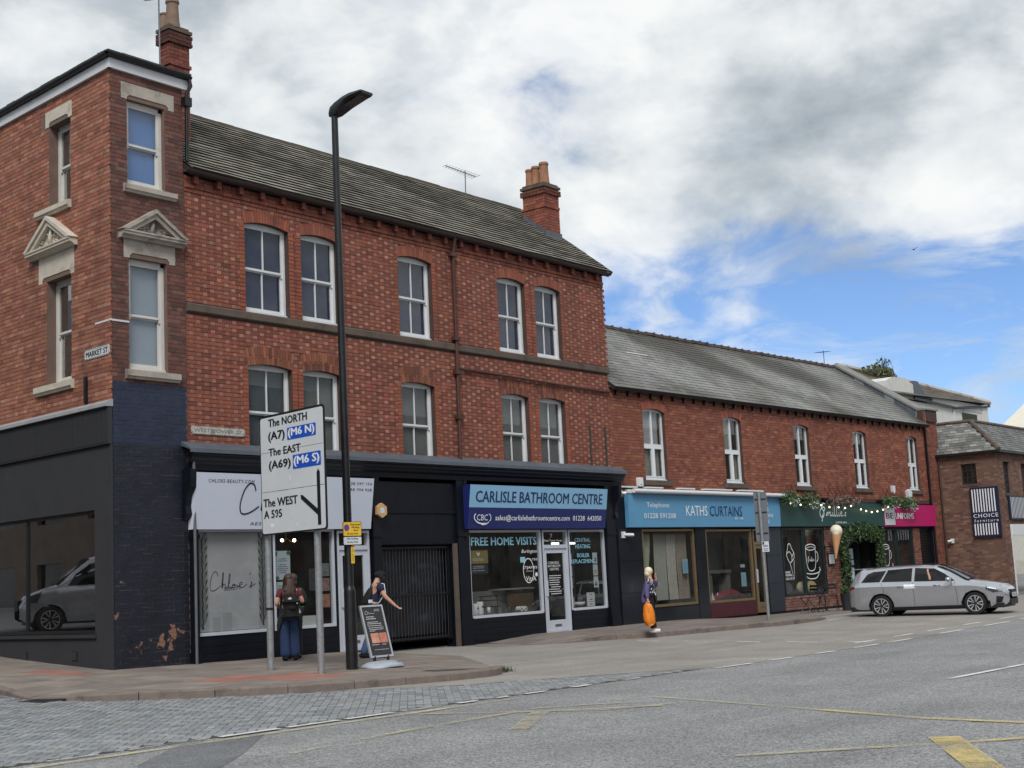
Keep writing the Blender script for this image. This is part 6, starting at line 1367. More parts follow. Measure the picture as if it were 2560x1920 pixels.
def trousers(t, M, J, m, knee=.075, hem=.075, hip=.115):
    sp_ = [('pelvis', .135, None), ('hipR', hip, None), ('kneeR', knee, None), ('ankR', hem, None), ('hipL', hip, None), ('kneeL', knee, None), ('ankL', hem, None)]
    JJ = dict(J); 
    for s_ in 'RL': a = J['ank' + s_]; JJ['ank' + s_] = (a[0], a[1] + .01, a[2] - (.045 if hem > .07 else 0))
    return garment('trousers', m, t, M, JJ, sp_, [('pelvis', 'hipR'), ('pelvis', 'hipL')] + chain('hipR', 'kneeR', 'ankR') + chain('hipL', 'kneeL', 'ankL'), 'pelvis')
def shirt(t, M, J, m, long_=False, r=.14, name='shirt', hem=None, arm=.062):
    JJ = dict(J); sp_ = [('pelvis', r, None), ('spine', r * .96, None), ('chest', r * .98, None), ('neck0', .068, None), ('shR', arm + .012, None), ('shL', arm + .012, None)]
    e = chain('pelvis', 'spine', 'chest', 'neck0') + [('chest', 'shR'), ('chest', 'shL')]
    if hem: JJ['hem'] = hem; sp_.append(('hem', r * 1.12, None)); e.append(('hem', 'pelvis'))
    for s_ in 'RL':
        a, b, c = (Vector(J[q + s_]) for q in ('sh', 'el', 'wr'))
        if long_: sp_ += [('el' + s_, arm * .95, None), ('wr' + s_, arm * .72, None)]; e += chain('sh' + s_, 'el' + s_, 'wr' + s_); JJ['wr' + s_] = tuple(b.lerp(c, .93))
        else: JJ['cuff' + s_] = tuple(a.lerp(b, .62)); sp_.append(('cuff' + s_, arm * .98, None)); e.append(('sh' + s_, 'cuff' + s_))
    return garment(name, m, t, M, JJ, sp_, e, 'chest')
def shoes(t, M, J, m):
    for s_ in 'RL':
        a, b = Vector(J['ank' + s_]), Vector(J['toe' + s_]); d = (b - a); d.z = 0; d.normalize(); h = a - d * .06
        skinned('shoe', m, t, M, {'heel': (h.x, h.y, .045, .046), 'mid': (*(a.lerp(b, .45).xy), .047, .05, .048), 'toe': (b.x + d.x * .01, b.y + d.y * .01, .042, .046, .04), 'cuff': (a.x, a.y, .09, .048)}, [('heel', 'mid'), ('mid', 'toe'), ('heel', 'cuff')], 2, 'mid')
def blob(name, m, t, M, balls, seed=0, tubes=()):
    B = MB(M)
    for c, r in balls: B.ball(c, *r, n=16)
    for p, r in tubes: B.tube(p, r, 10)
    return B.build(name, m, t, smooth=True)
# 1 - young woman with a rucksack, seen from behind
t, M = person('person with long brown hair, maroon T-shirt, wide jeans and black rucksack facing the beauty shop', (17.71, 19.6), (.55, .83), None, 1.60)
J = J0(); J.update(elR=(.27, -.06, 1.14), wrR=(.20, .17, 1.18), elL=(-.26, -.05, 1.13), wrL=(-.16, .18, 1.05), kneeR=(.085, .03, .5), ankR=(.10, .0, .09), toeR=(.15, .14, .04), ankL=(-.09, -.02, .09), toeL=(-.10, .14, .04))
body(t, M, J, ((-.5, .8, .2), (0, 0, 1)), ((.6, .7, .1), (0, 0, 1))); trousers(t, M, J, M_denim, .098, .112, .115); shirt(t, M, J, mat('maroon_cotton', S(104, 38, 46), .85, .15, 10, .2, 60), r=.135); shoes(t, M, J, M_blackc)
B = MB(M); rh = random.Random(3)
for k in range(60):
    a = -2.9 + 2.66 * k / 59 - .0; x, y = .085 * math.cos(a), .085 * math.sin(a) + .015; l = rh.uniform(1.18, 1.30); xo = rh.uniform(-.03, .03); B.tube([(x * .55, y * .6, 1.70), (x * 1.06, y * 1.1, 1.63), (x * 1.18, y * 1.25 - .01, 1.5), (x * 1.45 + xo, y * 1.2 - .07, 1.36), (x * 1.5 + xo * 1.6, -.20 + rh.uniform(-.02, .01), l)], [.022, .024, .024, .022, .008], 6)
B.ball((0, .0, 1.63), .098, .105, .10, n=16); B.build('hair', mat('brown_hair', S(66, 44, 38), .55, .3, 30), t, smooth=True)
jc = skinned('jacket', mat('dark_green_jacket', S(38, 44, 44), .85, .2, 10), t, M, {'pelvis': (-.05, -.13, .95, .10), 'a': (-.17, -.08, .86, .07), 'b': (-.22, -.06, .70, .05), 'c': (-.24, -.05, .58, .018), 'd': (.12, -.1, .92, .09), 'e': (.2, -.03, .80, .06), 'f': (.2, -.02, .60, .035)}, chain('pelvis', 'a', 'b', 'c') + chain('pelvis', 'd', 'e', 'f'))
rk = thing('rucksack', 'bulky black rucksack with small white logo worn by the long-haired person', 'rucksack', tuple(M @ Vector((0, -.25, 1.0))))
skinned('pack', M_blackc, rk, M, {'pelvis': (0, -.22, 1.02, .155, .115), 'top': (0, -.21, 1.30, .125, .095), 'mid': (0, -.23, 1.16, .15, .12), 'b': (.0, -.22, .92, .13, .10)}, [('b', 'pelvis'), ('pelvis', 'mid'), ('mid', 'top')], 2); skinned('front_pocket', M_blackc, rk, M, {'pelvis': (0, -.33, .98, .10, .05), 'top': (0, -.32, 1.10, .09, .05)}, [('pelvis', 'top')], 2)
for s_ in (-1, 1): B = MB(M); B.tube([(s_ * .10, -.16, 1.36), (s_ * .12, -.03, 1.45), (s_ * .13, .11, 1.32), (s_ * .16, .02, 1.05), (s_ * .12, -.14, .98)], .018, 6); B.build('strap', M_blackc, rk, smooth=True)
B = MB(M); B.prism([(-.06, 1.20), (.0, 1.19), (.012, 1.215), (-.01, 1.235), (-.05, 1.225)], .0, .006); o = B.build('logo', M_swhite, rk)
for v in o.data.vertices: pass
LM = M @ Matrix(((1, 0, 0, 0), (0, 0, -1, -.352), (0, 1, 0, 0), (0, 0, 0, 1)))
bpy.data.objects.remove(o); B = MB(LM); B.prism([(-.075, 1.215), (-.01, 1.205), (.005, 1.235), (-.02, 1.255), (-.06, 1.24)], -.02, .004); B.build('logo', M_swhite, rk); B = MB(M); B.ball((.11, -.335, 1.13), .018, n=8); B.build('badge', M_swhite, rk); B = MB(M); B.tube([(.17, -.22, 1.02), (.18, -.22, .93)], [.012, .024], 7); B.build('charm', mat('pale_charm', S(206, 206, 160), .6), rk)
# 2 - companion in dark clothes standing beyond her
t, M = person('person in dark coat and dark trousers half hidden behind the long-haired person', (18.16, 19.98), (.45, .89), None, 1.60)
J = J0(); J.update(elR=(.25, -.02, 1.13), wrR=(.19, .16, 1.08)); body(t, M, J, ((-.4, .8, 0), (0, 0, 1)), ((0, .2, -1), (0, 1, 0))); trousers(t, M, J, mat('black_denim', S(30, 34, 46), .85, .2, 9)); shirt(t, M, J, mat('charcoal_coat', S(34, 40, 40), .85, .2, 9), True, .15, 'coat', (0, 0, .78), .07); shoes(t, M, J, mat('brown_leather', S(64, 42, 36), .5, .2, 9))
blob('hair', MATS['brown_hair'], t, M, [((0, -.01, 1.63), (.10, .11, .105)), ((0, -.04, 1.54), (.085, .07, .09))])
# 3 - man in cap and headphones walking past the gate
t, M = person('person in navy T-shirt, jeans, cap and headphones walking with one arm held out', (18.80, 18.50), (.84, -.54), None, 1.72)
J = J0(); lean = .16
for k in ('spine', 'chest', 'neck0', 'neck', 'head', 'crown', 'chin', 'nose', 'shR', 'shL', 'elL', 'wrL'):
    x, y, z_ = J[k]; h = z_ - .95; J[k] = (x, y + h * .22 * (1 if h > 0 else 0), .93 + h * .95 if h > 0 else z_)
for k in ('head', 'crown', 'chin', 'nose'): x, y, z_ = J[k]; J[k] = (x, y + .0, z_ - .06)
J.update(elR=(.24, .20, 1.12), wrR=(.25, .38, .95), kneeR=(.10, .13, .49), ankR=(.10, .10, .09), toeR=(.12, .26, .04), kneeL=(-.09, -.02, .5), ankL=(-.09, -.20, .10), toeL=(-.10, -.05, .035), elL=(-.24, .02, 1.08), wrL=(-.25, .02, .84))
body(t, M, J, ((0, .7, -.5), (-1, .2, .3)), ((0, .2, -1), (0, 1, 0))); trousers(t, M, J, M_denim2, .075, .075); shirt(t, M, J, mat('navy_cotton', S(34, 38, 66), .85, .15, 10, .2, 60), r=.145, arm=.07); shoes(t, M, J, M_blackc)
hx, hy, hz = J['head']; blob('cap', M_blackc, t, M, [((hx, hy - .005, hz + .04), (.098, .112, .07))]); B = MB(M); B.prism([(-.07, hy + .07), (.07, hy + .07), (.05, hy + .185), (-.05, hy + .185)], hz + .035, hz + .048); B.build('cap_peak', M_blackc, t)
hp = thing('headphones', 'black over-ear headphones worn over the dark cap', 'headphones', tuple(M @ Vector((hx, hy, hz)))); B = MB(M)
for s_ in (-1, 1): B.ball((hx + s_ * .098, hy + .0, hz), .03, .045, .055, n=12)
B.build('ear_cups', M_blackc, hp, smooth=True); B = MB(M); B.tube([(hx + .11 * math.cos(R(a)), hy, hz + .0 + .118 * math.sin(R(a))) for a in range(0, 181, 20)], .013, 7); B.build('band', M_blackc, hp, smooth=True)
bp = thing('rucksack', 'slim black rucksack with white strap on the back of the person in the cap', 'rucksack', tuple(M @ Vector((0, -.1, 1.1)))); skinned('pack', M_blackc, bp, M, {'pelvis': (-.02, -.16, .92, .14, .09), 'mid': (-.02, -.08, 1.10, .15, .10), 'top': (-.01, .02, 1.30, .11, .07)}, [('pelvis', 'mid'), ('mid', 'top')])
B = MB(M); B.tube([(.11, .10, 1.38), (.17, .20, 1.36), (.185, .22, 1.2), (.16, .10, 1.02), (.12, -.05, .93)], .013, 6); B.tube([(-.11, .10, 1.38), (-.17, .20, 1.36), (-.17, .22, 1.2), (-.16, .1, 1.02), (-.12, -.05, .93)], .013, 6); B.build('straps', mat('white_strap', S(206, 206, 208), .7), bp, smooth=True); B = MB(M); B.prism([(.13, -.10), (.16, -.06), (.13, -.02)], 1.02, 1.08); B.build('logo', M_swhite, bp)
# 4 - older woman with an orange carrier bag
t, M = person('person with short blond hair in purple jacket and floral top waiting at the kerb', (27.27, 17.79), (.42, -.91), None, 1.50)
J = J0(); J.update(elR=(.24, -.06, 1.12), wrR=(.27, -.04, .87), elL=(-.19, .14, 1.20), wrL=(-.04, .17, 1.42), ankR=(.06, .0, .09), toeR=(.07, .15, .04), ankL=(-.07, .05, .09), toeL=(-.07, .20, .04), pelvis=(0, .0, .95)); x, y, z_ = J['nose']; J['nose'] = (.02, y, z_)
body(t, M, J, ((0, .1, -1), (0, 1, 0), .8), ((.3, -.2, .9), (1, .2, 0), .9)); trousers(t, M, J, M_blackc, .062, .05, .105)
shirt(t, M, J, bpy.data.materials.new('floral_fabric'), r=.15, hem=(0, .07, .86), name='floral_top'); fm = bpy.data.materials['floral_fabric']; fm.use_nodes = True; nt_ = fm.node_tree; v_ = N(nt_, 'ShaderNodeTexVoronoi'); v_.inputs['Scale'].default_value = 24; nt_.links.new(N(nt_, 'ShaderNodeNewGeometry').outputs['Position'], v_.inputs['Vector']); nt_.links.new(ramp(nt_, v_.outputs['Distance'], [(.30, (.62, .62, .64)), (.42, (.012, .013, .03))]), nt_.nodes['Principled BSDF'].inputs['Base Color'])
JJ = dict(J); JJ.update(spine=(.0, -.075, 1.12), chest=(0, -.065, 1.30), pelvis=(0, -.095, .93)); shirt(t, M, JJ, mat('purple_jacket', S(92, 84, 132), .8, .15, 6, .2, 40), True, .148, 'jacket', (.03, -.10, .70), .066); shoes(t, M, J, mat('white_trainer', S(222, 224, 226), .6))
blob('hair', mat('blond_hair', S(226, 214, 184), .5, .12, 30), t, M, [((0, -.012, 1.63), (.108, .112, .108)), ((0, -.04, 1.56), (.112, .088, .095))])
bw = M @ Vector((.27, -.03, .78)); bg_ = thing('carrier_bag', 'crumpled orange plastic carrier bag held by the person in the purple jacket', 'bag', tuple(bw - Vector((0, 0, .6)))); B = MB(M); rings = []; rb_ = random.Random(6)
for z, rx, ry in ((.78, .03, .05), (.74, .05, .11), (.64, .06, .135), (.5, .08, .16), (.36, .10, .18), (.26, .085, .165), (.20, .04, .09)):
    rings.append([B.pt((.275 + rx * math.cos(a) * (1 + .18 * math.sin(5 * a + z * 9)), -.05 + ry * .9 * math.sin(a) * (1 + .14 * math.sin(4 * a + z * 13)) + (.80 - z) * .06, z + .012 * math.sin(3 * a + z * 20))) for a in (2 * math.pi * k / 28 for k in range(28))])
for a, b in zip(rings, rings[1:]):
    for k in range(28): j = (k + 1) % 28; B.face((a[k], a[j], b[j], b[k]))
B.face(rings[-1][::-1]); B.build('bag_body', mat('orange_plastic', S(226, 128, 30), .35, .16, 9, .5, 24), bg_, smooth=True)
for s_ in (-1, 1): B = MB(M); B.tube([(.275, -.05 + s_ * .06, .72), (.272, -.05 + s_ * .04, .80), (.27, -.04, .83)], .012, 6); B.build('handle', MATS['orange_plastic'], bg_, smooth=True)
text(Frame(M @ Vector((.325, .0, 0)), (M.to_3x3() @ Vector((0, 1, 0)))[:2]), 'SAVERS', -.08, .12, .47, .52, .0, mat('pale_print', S(230, 170, 100), .6), bg_) if False else None
# ------------------------------------------------------------------ vehicles
M_silver = mat('silver_car_paint', S(184, 187, 194), .26, .03, 1.5, metal=.65, coat=1.0)
M_glassc = mat('dark_car_glass', S(8, 9, 11), .05, .05, 1)
M_tyre = mat('tyre_rubber', S(22, 22, 24), .8, .15, 12); M_rim = mat('alloy_rim', S(206, 210, 214), .3, .05, 4, metal=.5); M_plast = mat('black_plastic', S(20, 21, 23), .55, .1, 8)
def wheel(parent, M, x, y, r=.318, wd=.205, side=1):
    W = M @ Matrix.Translation((x, y, r)) @ Matrix.Rotation(R(90) * side, 4, 'X')      # local z = outward axle
    B = MB(W); B.lathe([(r * .66, -wd / 2), (r * .95, -wd / 2), (r, -wd * .32), (r, wd * .32), (r * .95, wd / 2), (r * .72, wd / 2 + .004), (r * .66, wd * .42)], 32); wh = B.build('wheel', M_tyre, parent, smooth=35)
    B = MB(W); B.lathe([(r * .70, wd * .44), (r * .70, wd * .5), (r * .655, wd * .5), (r * .64, wd * .2), (r * .64, -.02)], 32, cap=False); B.lathe([(.001, wd * .40), (r * .17, wd * .42), (r * .19, wd * .36)], 16, cap=False)
    B.build('rim', M_rim, wh, smooth=40); B = MB(W); B.lathe([(.001, wd * .06), (r * .66, wd * .06)], 24, cap=False); B.build('brake_disc', mat('dark_disc', S(40, 40, 42), .5), wh)
    for k in range(5):
        for s_ in (-1, 1):
            a = R(72 * k); d = R(8) * s_; e = R(15) * s_; B = MB(W); p0, p1 = r * .14, r * .66
            P = [(p0 * math.cos(a + d - .10), p0 * math.sin(a + d - .10)), (p1 * math.cos(a + e - .075), p1 * math.sin(a + e - .075)), (p1 * math.cos(a + e + .075), p1 * math.sin(a + e + .075)), (p0 * math.cos(a + d + .10), p0 * math.sin(a + d + .10))]
            B.prism(P, wd * .30, wd * .44); B.build('spoke', M_rim, wh)
    return wh
def loft(B, secs, closed=False):
    rg = [[B.pt(p) for p in s_] for s_ in secs]; n = len(rg[0])
    for a, b in zip(rg, rg[1:]):
        for k in range(n - 1): B.face((a[k], a[k + 1], b[k + 1], b[k]))
    return rg
def car_body(parent, M, st, m, arches, ra, wh_y):
    """body from lengthwise stations; st: (x, [(y,z) half section from sill to roof centre]); arches cut out as real openings"""
    fine = []
    for (xa, sa_), (xb, sb_) in zip(st, st[1:]):
        n = max(1, int((xb - xa) / .045))
        for k in range(n): f = k / n; fine.append((xa + (xb - xa) * f, [(p[0] + (q[0] - p[0]) * f, p[1] + (q[1] - p[1]) * f) for p, q in zip(sa_, sb_)]))
    fine.append(st[-1]); B = MB(M)
    for s_ in (1, -1):
        rows = []
        for x, sec in fine:
            row_ = []
            lo = 0.
            for ax in arches:
                if abs(x - ax) < ra: lo = max(lo, .318 + math.sqrt(ra * ra - (x - ax) ** 2))
            for (y, z) in sec[:5]:
                row_.append((x, s_ * y, max(z, lo) if z < .75 else z))
            for (y, z) in sec[5:]: row_.append((x, s_ * y, z))
            rows.append([B.pt(p) for p in row_])
        for a, b in zip(rows, rows[1:]):
            for k in range(len(a) - 1): B.face((a[k], b[k], b[k + 1], a[k + 1]) if s_ > 0 else (a[k], a[k + 1], b[k + 1], b[k]))
    return B.build('body', m, parent, smooth=38)
car = thing('estate_car', 'silver estate car turning out in front of the coffee bar', 'car', (36.0, 14.6, g0(36, 14.6)))
ch_ = Vector((.13, -.99, 0)).normalized(); lf = Vector((-ch_.y, ch_.x, 0))
rear = Vector((36.05, 16.02, 0)); zc = g0(36.0, 14.6)
# the near side is the car's right: rear right wheel stands on `rear`
o_ = rear + lf * .80
CM = Matrix(((ch_.x, lf.x, 0, o_.x), (ch_.y, lf.y, 0, o_.y), (0, 0, 1, zc + .006), (0, 0, 0, 1))) @ Matrix.Scale(.93, 4)
def sec(hw, zs, zb, zr, rw, zt=None, belt=None):
    """sill, lower bulge, crease, shoulder, belt, pillar base, roof rail, roof edge, centre"""
    b = belt if belt is not None else hw - .07
    return [(hw - .09, zs), (hw - .025, zs + .17), (hw - .012, (zs + zb) / 2 + .05), (hw + .018, zb - .10), (b + .02, zb - .02), (b, zb), (b - (b - rw) * .55, zb + (zr - zb) * .55), (rw, zr - .035), (rw - .10, zr - .004), (0, zr + .012)]
st = [(-1.02, sec(.55, .42, .66, .70, .50)), (-1.0, sec(.70, .34, .86, .95, .50)), (-.93, sec(.80, .27, .93, 1.08, .52)), (-.80, sec(.86, .24, .97, 1.28, .55)), (-.62, sec(.885, .22, .985, 1.40, .57)), (-.1, sec(.895, .21, .985, 1.435, .60)), (.6, sec(.90, .20, .975, 1.455, .62)), (1.2, sec(.90, .20, .96, 1.455, .625)), (1.62, sec(.90, .20, .945, 1.42, .62)), (1.95, sec(.90, .20, .935, 1.28, .63)), (2.3, sec(.90, .20, .93, 1.09, .68)), (2.55, sec(.898, .20, .925, .97, .74)), (2.75, sec(.895, .20, .90, .935, .70)), (3.1, sec(.875, .21, .84, .88, .62)), (3.35, sec(.82, .22, .77, .82, .55)), (3.5, sec(.70, .26, .68, .73, .48)), (3.57, sec(.55, .34, .58, .62, .40))]
bd_ = car_body(car, CM, st, M_silver, (0., 2.69), .365, .8)
B = MB(CM)
for s_ in (1, -1):
    for ax in (0., 2.69):
        n = 14; p = [(ax + .362 * math.cos(R(a)), .318 + .362 * math.sin(R(a))) for a in [180 * k / n for k in range(n + 1)]]
        A = [B.pt((x, s_ * .905, z)) for x, z in p]; C = [B.pt((x, s_ * .55, z)) for x, z in p]
        for k in range(n): B.face((A[k], A[k + 1], C[k + 1], C[k]))
        B.face(C)
B.box(-.95, 3.45, -.78, .78, .17, .30); B.build('underbody', M_plast, car)
for x, sd in ((0., -1), (2.69, -1), (0., 1), (2.69, 1)): wheel(car, CM, x, sd * .795, side=-sd)
def skin_y(x, z):
    """half width of the body side at height z"""
    for (xa, sa_), (xb, sb_) in zip(st, st[1:]):
        if xa <= x <= xb:
            f = (x - xa) / (xb - xa); s_ = [(p[0] + (q[0] - p[0]) * f, p[1] + (q[1] - p[1]) * f) for p, q in zip(sa_, sb_)]
            for (y0, z0), (y1, z1) in zip(s_, s_[1:]):
                if z0 <= z <= z1: return y0 + (y1 - y0) * (z - z0) / (z1 - z0 + 1e-9)
            return s_[-1][0]
    return .5
def side_panel(name, outline, off_, m, parent, sides=(-1, 1), sub=6):
    for s_ in sides:
        B = MB(CM); P = []
        for (xa, za), (xb, zb) in zip(outline, outline[1:] + outline[:1]): P += [(xa + (xb - xa) * k / sub, za + (zb - za) * k / sub) for k in range(sub)]
        cx = sum(p[0] for p in P) / len(P); cz = sum(p[1] for p in P) / len(P); c = B.pt((cx, s_ * (skin_y(cx, cz) + off_), cz)); idx_ = [B.pt((x, s_ * (skin_y(x, z) + off_), z)) for x, z in P]
        mid = [B.pt(((x + cx) / 2, s_ * (skin_y((x + cx) / 2, (z + cz) / 2) + off_), (z + cz) / 2)) for x, z in P]
        for k in range(len(P)): j = (k + 1) % len(P); B.face((idx_[k], idx_[j], mid[j], mid[k])); B.face((mid[k], mid[j], c))
        B.build(name, m, parent, smooth=True)
side_panel('side_window', [(-.58, 1.02), (-.02, 1.02), (.16, 1.34), (-.22, 1.32), (-.4, 1.26)], .006, M_glassc, car); side_panel('side_window', [(.04, 1.02), (.92, 1.005), (.94, 1.385), (.22, 1.355)], .006, M_glassc, car); side_panel('side_window', [(1.0, 1.0), (2.16, .975), (1.86, 1.19), (1.58, 1.345), (1.02, 1.385)], .006, M_glassc, car)
B = MB(CM); P0 = [(1.62, 1.435), (1.8, 1.37), (2.05, 1.24), (2.3, 1.10), (2.52, .995)]; rows = []
for x, z in P0:
    w_ = skin_y(x, z - .06) - .05; rows.append([B.pt((x + .02 * (1 - (y / w_) ** 2), y, z + .012 + .02 * (1 - (y / w_) ** 2))) for y in [w_ * (k / 5 - 1) for k in range(11)]])
for a, b in zip(rows, rows[1:]):
    for k in range(10): B.face((a[k], b[k], b[k + 1], a[k + 1]))
B.build('windscreen', M_glassc, car, smooth=True)
B = MB(CM); B.poly([(-1.0, -.48, 1.0), (-.66, -.5, 1.385), (-.66, .5, 1.385), (-1.0, .48, 1.0)]); B.build('rear_window', M_glassc, car); B = MB(CM); B.box(-.86, -.58, -.52, .52, 1.405, 1.43); B.build('roof_spoiler', M_silver, car)
for s_ in (-1, 1):
    B = MB(CM); B.tube([(-.5, s_ * .50, 1.435), (.4, s_ * .535, 1.475), (1.3, s_ * .54, 1.47), (1.55, s_ * .54, 1.44)], .012, 6); B.build('roof_rail', M_plast, car)
    side_panel('headlight', [(3.02, .78), (3.36, .69), (3.46, .62), (3.2, .60), (3.02, .70)], .008, mat('headlight_glass', S(60, 66, 74), .08, .3, 14, coat=.8), car, (s_,)); side_panel('headlight_strip', [(3.06, .765), (3.30, .70), (3.30, .685), (3.06, .735)], .014, M_swhite, car, (s_,), 3)
    side_panel('tail_light', [(-.99, .90), (-.80, .92), (-.74, .86), (-.97, .80)], .008, mat('tail_light_red', S(110, 14, 18), .15, coat=.6), car, (s_,))
    side_panel('fog_vent', [(3.28, .50), (3.46, .47), (3.40, .32), (3.25, .30)], .008, M_plast, car, (s_,), 3)
    for x in (.62, 1.66): B = MB(CM); y = skin_y(x, .86); B.prism([(x - .10, .845), (x + .10, .855), (x + .10, .885), (x - .10, .88)], 0, .001) if False else B.tube([(x - .10, s_ * (y + .012), .862), (x, s_ * (y + .028), .872), (x + .10, s_ * (y + .012), .866)], .014, 6); B.build('door_handle', M_silver, car, smooth=True)
    B = MB(CM); B.ball((2.02, s_ * 1.0, 1.02), .09, .10, .07, n=12); mr = B.build('door_mirror', M_silver, car, smooth=True); B = MB(CM); B.tube([(2.06, s_ * .86, .96), (2.04, s_ * .95, .99)], .028, 6); B.build('mirror_arm', M_plast, mr)
    for x0, x1, zt in ((.98, .955, .98), (2.20, 2.16, .95), (.10, .02, .98)):
        B = MB(CM); pts = [(x0, .32 if x0 > .5 else .66), (x0 + .0, .6 if x0 > .5 else .8), (x1, zt)]; pts = bez(pts, 6); L = []
        for x, z in pts: y = skin_y(x, z) + .003; L.append((B.pt((x - .005, s_ * y, z)), B.pt((x + .005, s_ * y, z))))
        for a, b in zip(L, L[1:]): B.face((a[0], a[1], b[1], b[0]))
        B.build('door_gap', M_plast, car)
    side_panel('door_sticker', [(.70, .92), (1.02, .915), (1.02, .80), (.70, .805)], .004, M_swhite, car, (s_,), 3) if s_ < 0 else None
    B = MB(CM); L = []
    for x in steps(.30, 2.36, .1): L.append((B.pt((x, s_ * (skin_y(x, .24) + .006), .20)), B.pt((x, s_ * (skin_y(x, .3) + .006), .275))))
    for a, b in zip(L, L[1:]): B.face((a[0], a[1], b[1], b[0]))
    B.build('sill_trim', M_plast, car)
if True:
    B = MB(CM); fx_ = [(3.585, y) for y in (-.42, .42)]; B.prism([(3.50, -.46), (3.60, -.34), (3.60, .34), (3.50, .46)], .50, .66); B.build('grille', M_plast, car); B = MB(CM); B.prism([(3.40, -.66), (3.60, -.45), (3.60, .45), (3.40, .66)], .24, .40); B.build('bumper_intake', M_plast, car)
    NP = Frame(CM @ Vector((3.612, 0, 0)), (CM.to_3x3() @ Vector((0, 1, 0)))[:2]); B = MB(NP); B.box(-.26, .26, .42, .53, -.01, .0); B.build('number_plate', M_signw, car); text(NP, 'CF73 LX', -.23, .23, .44, .51, .003, M_sblack, car, 'plate_letters')
drv = thing('person', 'driver with one bare arm raised at the open window of the silver car', 'person', tuple(CM @ Vector((1.35, -.4, .4))))
D0 = CM @ Matrix(((0, 1, 0, 1.30), (-1, 0, 0, -.40), (0, 0, 1, -.30), (0, 0, 0, 1)))
skinned('body', M_skin, drv, D0, {'pelvis': (0, .05, .80, .10), 'chest': (0, -.02, 1.14, .11), 'neck': (0, .0, 1.34, .05), 'head': (0, .03, 1.44, .085), 'crown': (0, .02, 1.52, .07), 'shR': (.18, .0, 1.26, .05), 'elR': (.37, .16, 1.30, .042), 'wrR': (.385, .12, 1.52, .03), 'palm': (.39, .10, 1.60, .03), 'f1': (.36, .10, 1.64, .014), 'f2': (.35, .13, 1.64, .013), 'shL': (-.18, 0, 1.26, .05), 'elL': (-.2, .15, 1.1, .04)}, chain('pelvis', 'chest', 'neck', 'head', 'crown') + chain('chest', 'shR', 'elR', 'wrR', 'palm', 'f1') + [('palm', 'f2')] + chain('chest', 'shL', 'elL'))
skinned('shirt', mat('pale_shirt', S(190, 190, 192), .8), drv, D0, {'chest': (0, -.02, 1.14, .135), 'pelvis': (0, .05, .80, .13), 'shR': (.18, 0, 1.26, .065), 'cuff': (.375, .15, 1.33, .058)}, [('pelvis', 'chest'), ('chest', 'shR'), ('shR', 'cuff')], 2, 'chest')

# ------------------------------------------------------------------ across the streets: what the shop glass mirrors
M_ostone = mat('dark_sandstone', S(132, 116, 104), .9, .22, 1.5, .4, 20)
def opposite(label, F, u0, u1, h, bays, m, seed, floors=3):
    t = thing('street_building', label, 'building', F.p((u0 + u1) / 2, 0, 0), 'buildings on the far sides of the streets'); fh = h / floors; holes = []; bw_ = (u1 - u0) / bays
    for k in range(bays):
        for f in range(floors): c = u0 + (k + .5) * bw_; holes.append((c - bw_ * .25, c + bw_ * .25, f * fh + (.5 if f == 0 else .9), f * fh + fh - .6))
    B = MB(F); wall_slabs(B, u0, u1, -.3, h, holes, -.3, 0); B.box(u0, u1, -.3, h, -9, -8.7); B.box(u0, u0 + .3, -.3, h, -8.7, -.3); B.box(u1 - .3, u1, -.3, h, -8.7, -.3); B.box(u0 - .1, u1 + .1, h, h + .3, -9, .25); B.build('wall', m, t)
    for a, b, z0, z1 in holes: B = MB(F); B.box(a, b, z0, z1, -.2, -.15); B.build('window', M_glassc, t)
    B = MB(F); B.prism([(u0, h + .3), (u1, h + .3), (u1 - 1, h + 2.6), (u0 + 1, h + 2.6)], -8.5, -.5); B.build('roof', MATS['dark_slate'], t)
OF = Frame((0, -9.5, 0), (-1, 0)); OM = Frame((2.2, 16, 0), (.06, 1))
opposite('sandstone block facing the shops from across the main road', OF, -110, -52, 8.2, 14, M_ostone, 1, 2); opposite('dark brick range across the main road behind the camera', OF, -50, -6, 9.0, 9, mat('dark_brick_plain', S(120, 92, 82), .9, .2, 2), 2, 3)
opposite('rough sandstone building on the other side of Market Street', OM, 2.5, 90, 10.5, 22, M_ostone, 3, 3)
# van parked across Market Street, seen mirrored in the dark corner window
van = thing('parked_van', 'silver panel van parked across Market Street, mirrored in the dark corner shop window', 'van', (10, 30.5, g0(10, 30.5)))
vh = Vector((.957, .287, 0)).normalized(); vl = Vector((-vh.y, vh.x, 0)); VM = Matrix(((vh.x, vl.x, 0, 8.77), (vh.y, vl.y, 0, 30.2), (0, 0, 1, g0(10, 30.5)), (0, 0, 0, 1)))
st_keep = st
sv = lambda hw, zs, zb, zr, rw: [(hw - .05, zs), (hw, zs + .2), (hw + .01, (zs + zb) / 2 + .1), (hw, zb - .09), (hw - .01, zb - .01), (hw - .02, zb), (hw - .05, zb + (zr - zb) * .55), (rw, zr - .05), (rw - .1, zr - .01), (0, zr)]
st = [(-.85, sv(.80, .35, 1.0, 1.80, .72)), (-.8, sv(.88, .3, 1.05, 1.84, .75)), (1.6, sv(.92, .25, 1.1, 1.86, .76)), (1.95, sv(.92, .25, 1.08, 1.78, .72)), (2.4, sv(.92, .25, 1.05, 1.45, .70)), (2.75, sv(.91, .25, 1.02, 1.14, .72)), (3.1, sv(.88, .26, .96, 1.04, .66)), (3.45, sv(.80, .28, .82, .9, .6)), (3.58, sv(.6, .36, .62, .7, .45))]
car_body(van, VM, st, M_silver, (0., 2.9), .36, .8)
B = MB(VM); B.box(-.7, 3.4, -.75, .75, .2, .36); B.build('underbody', M_plast, van)
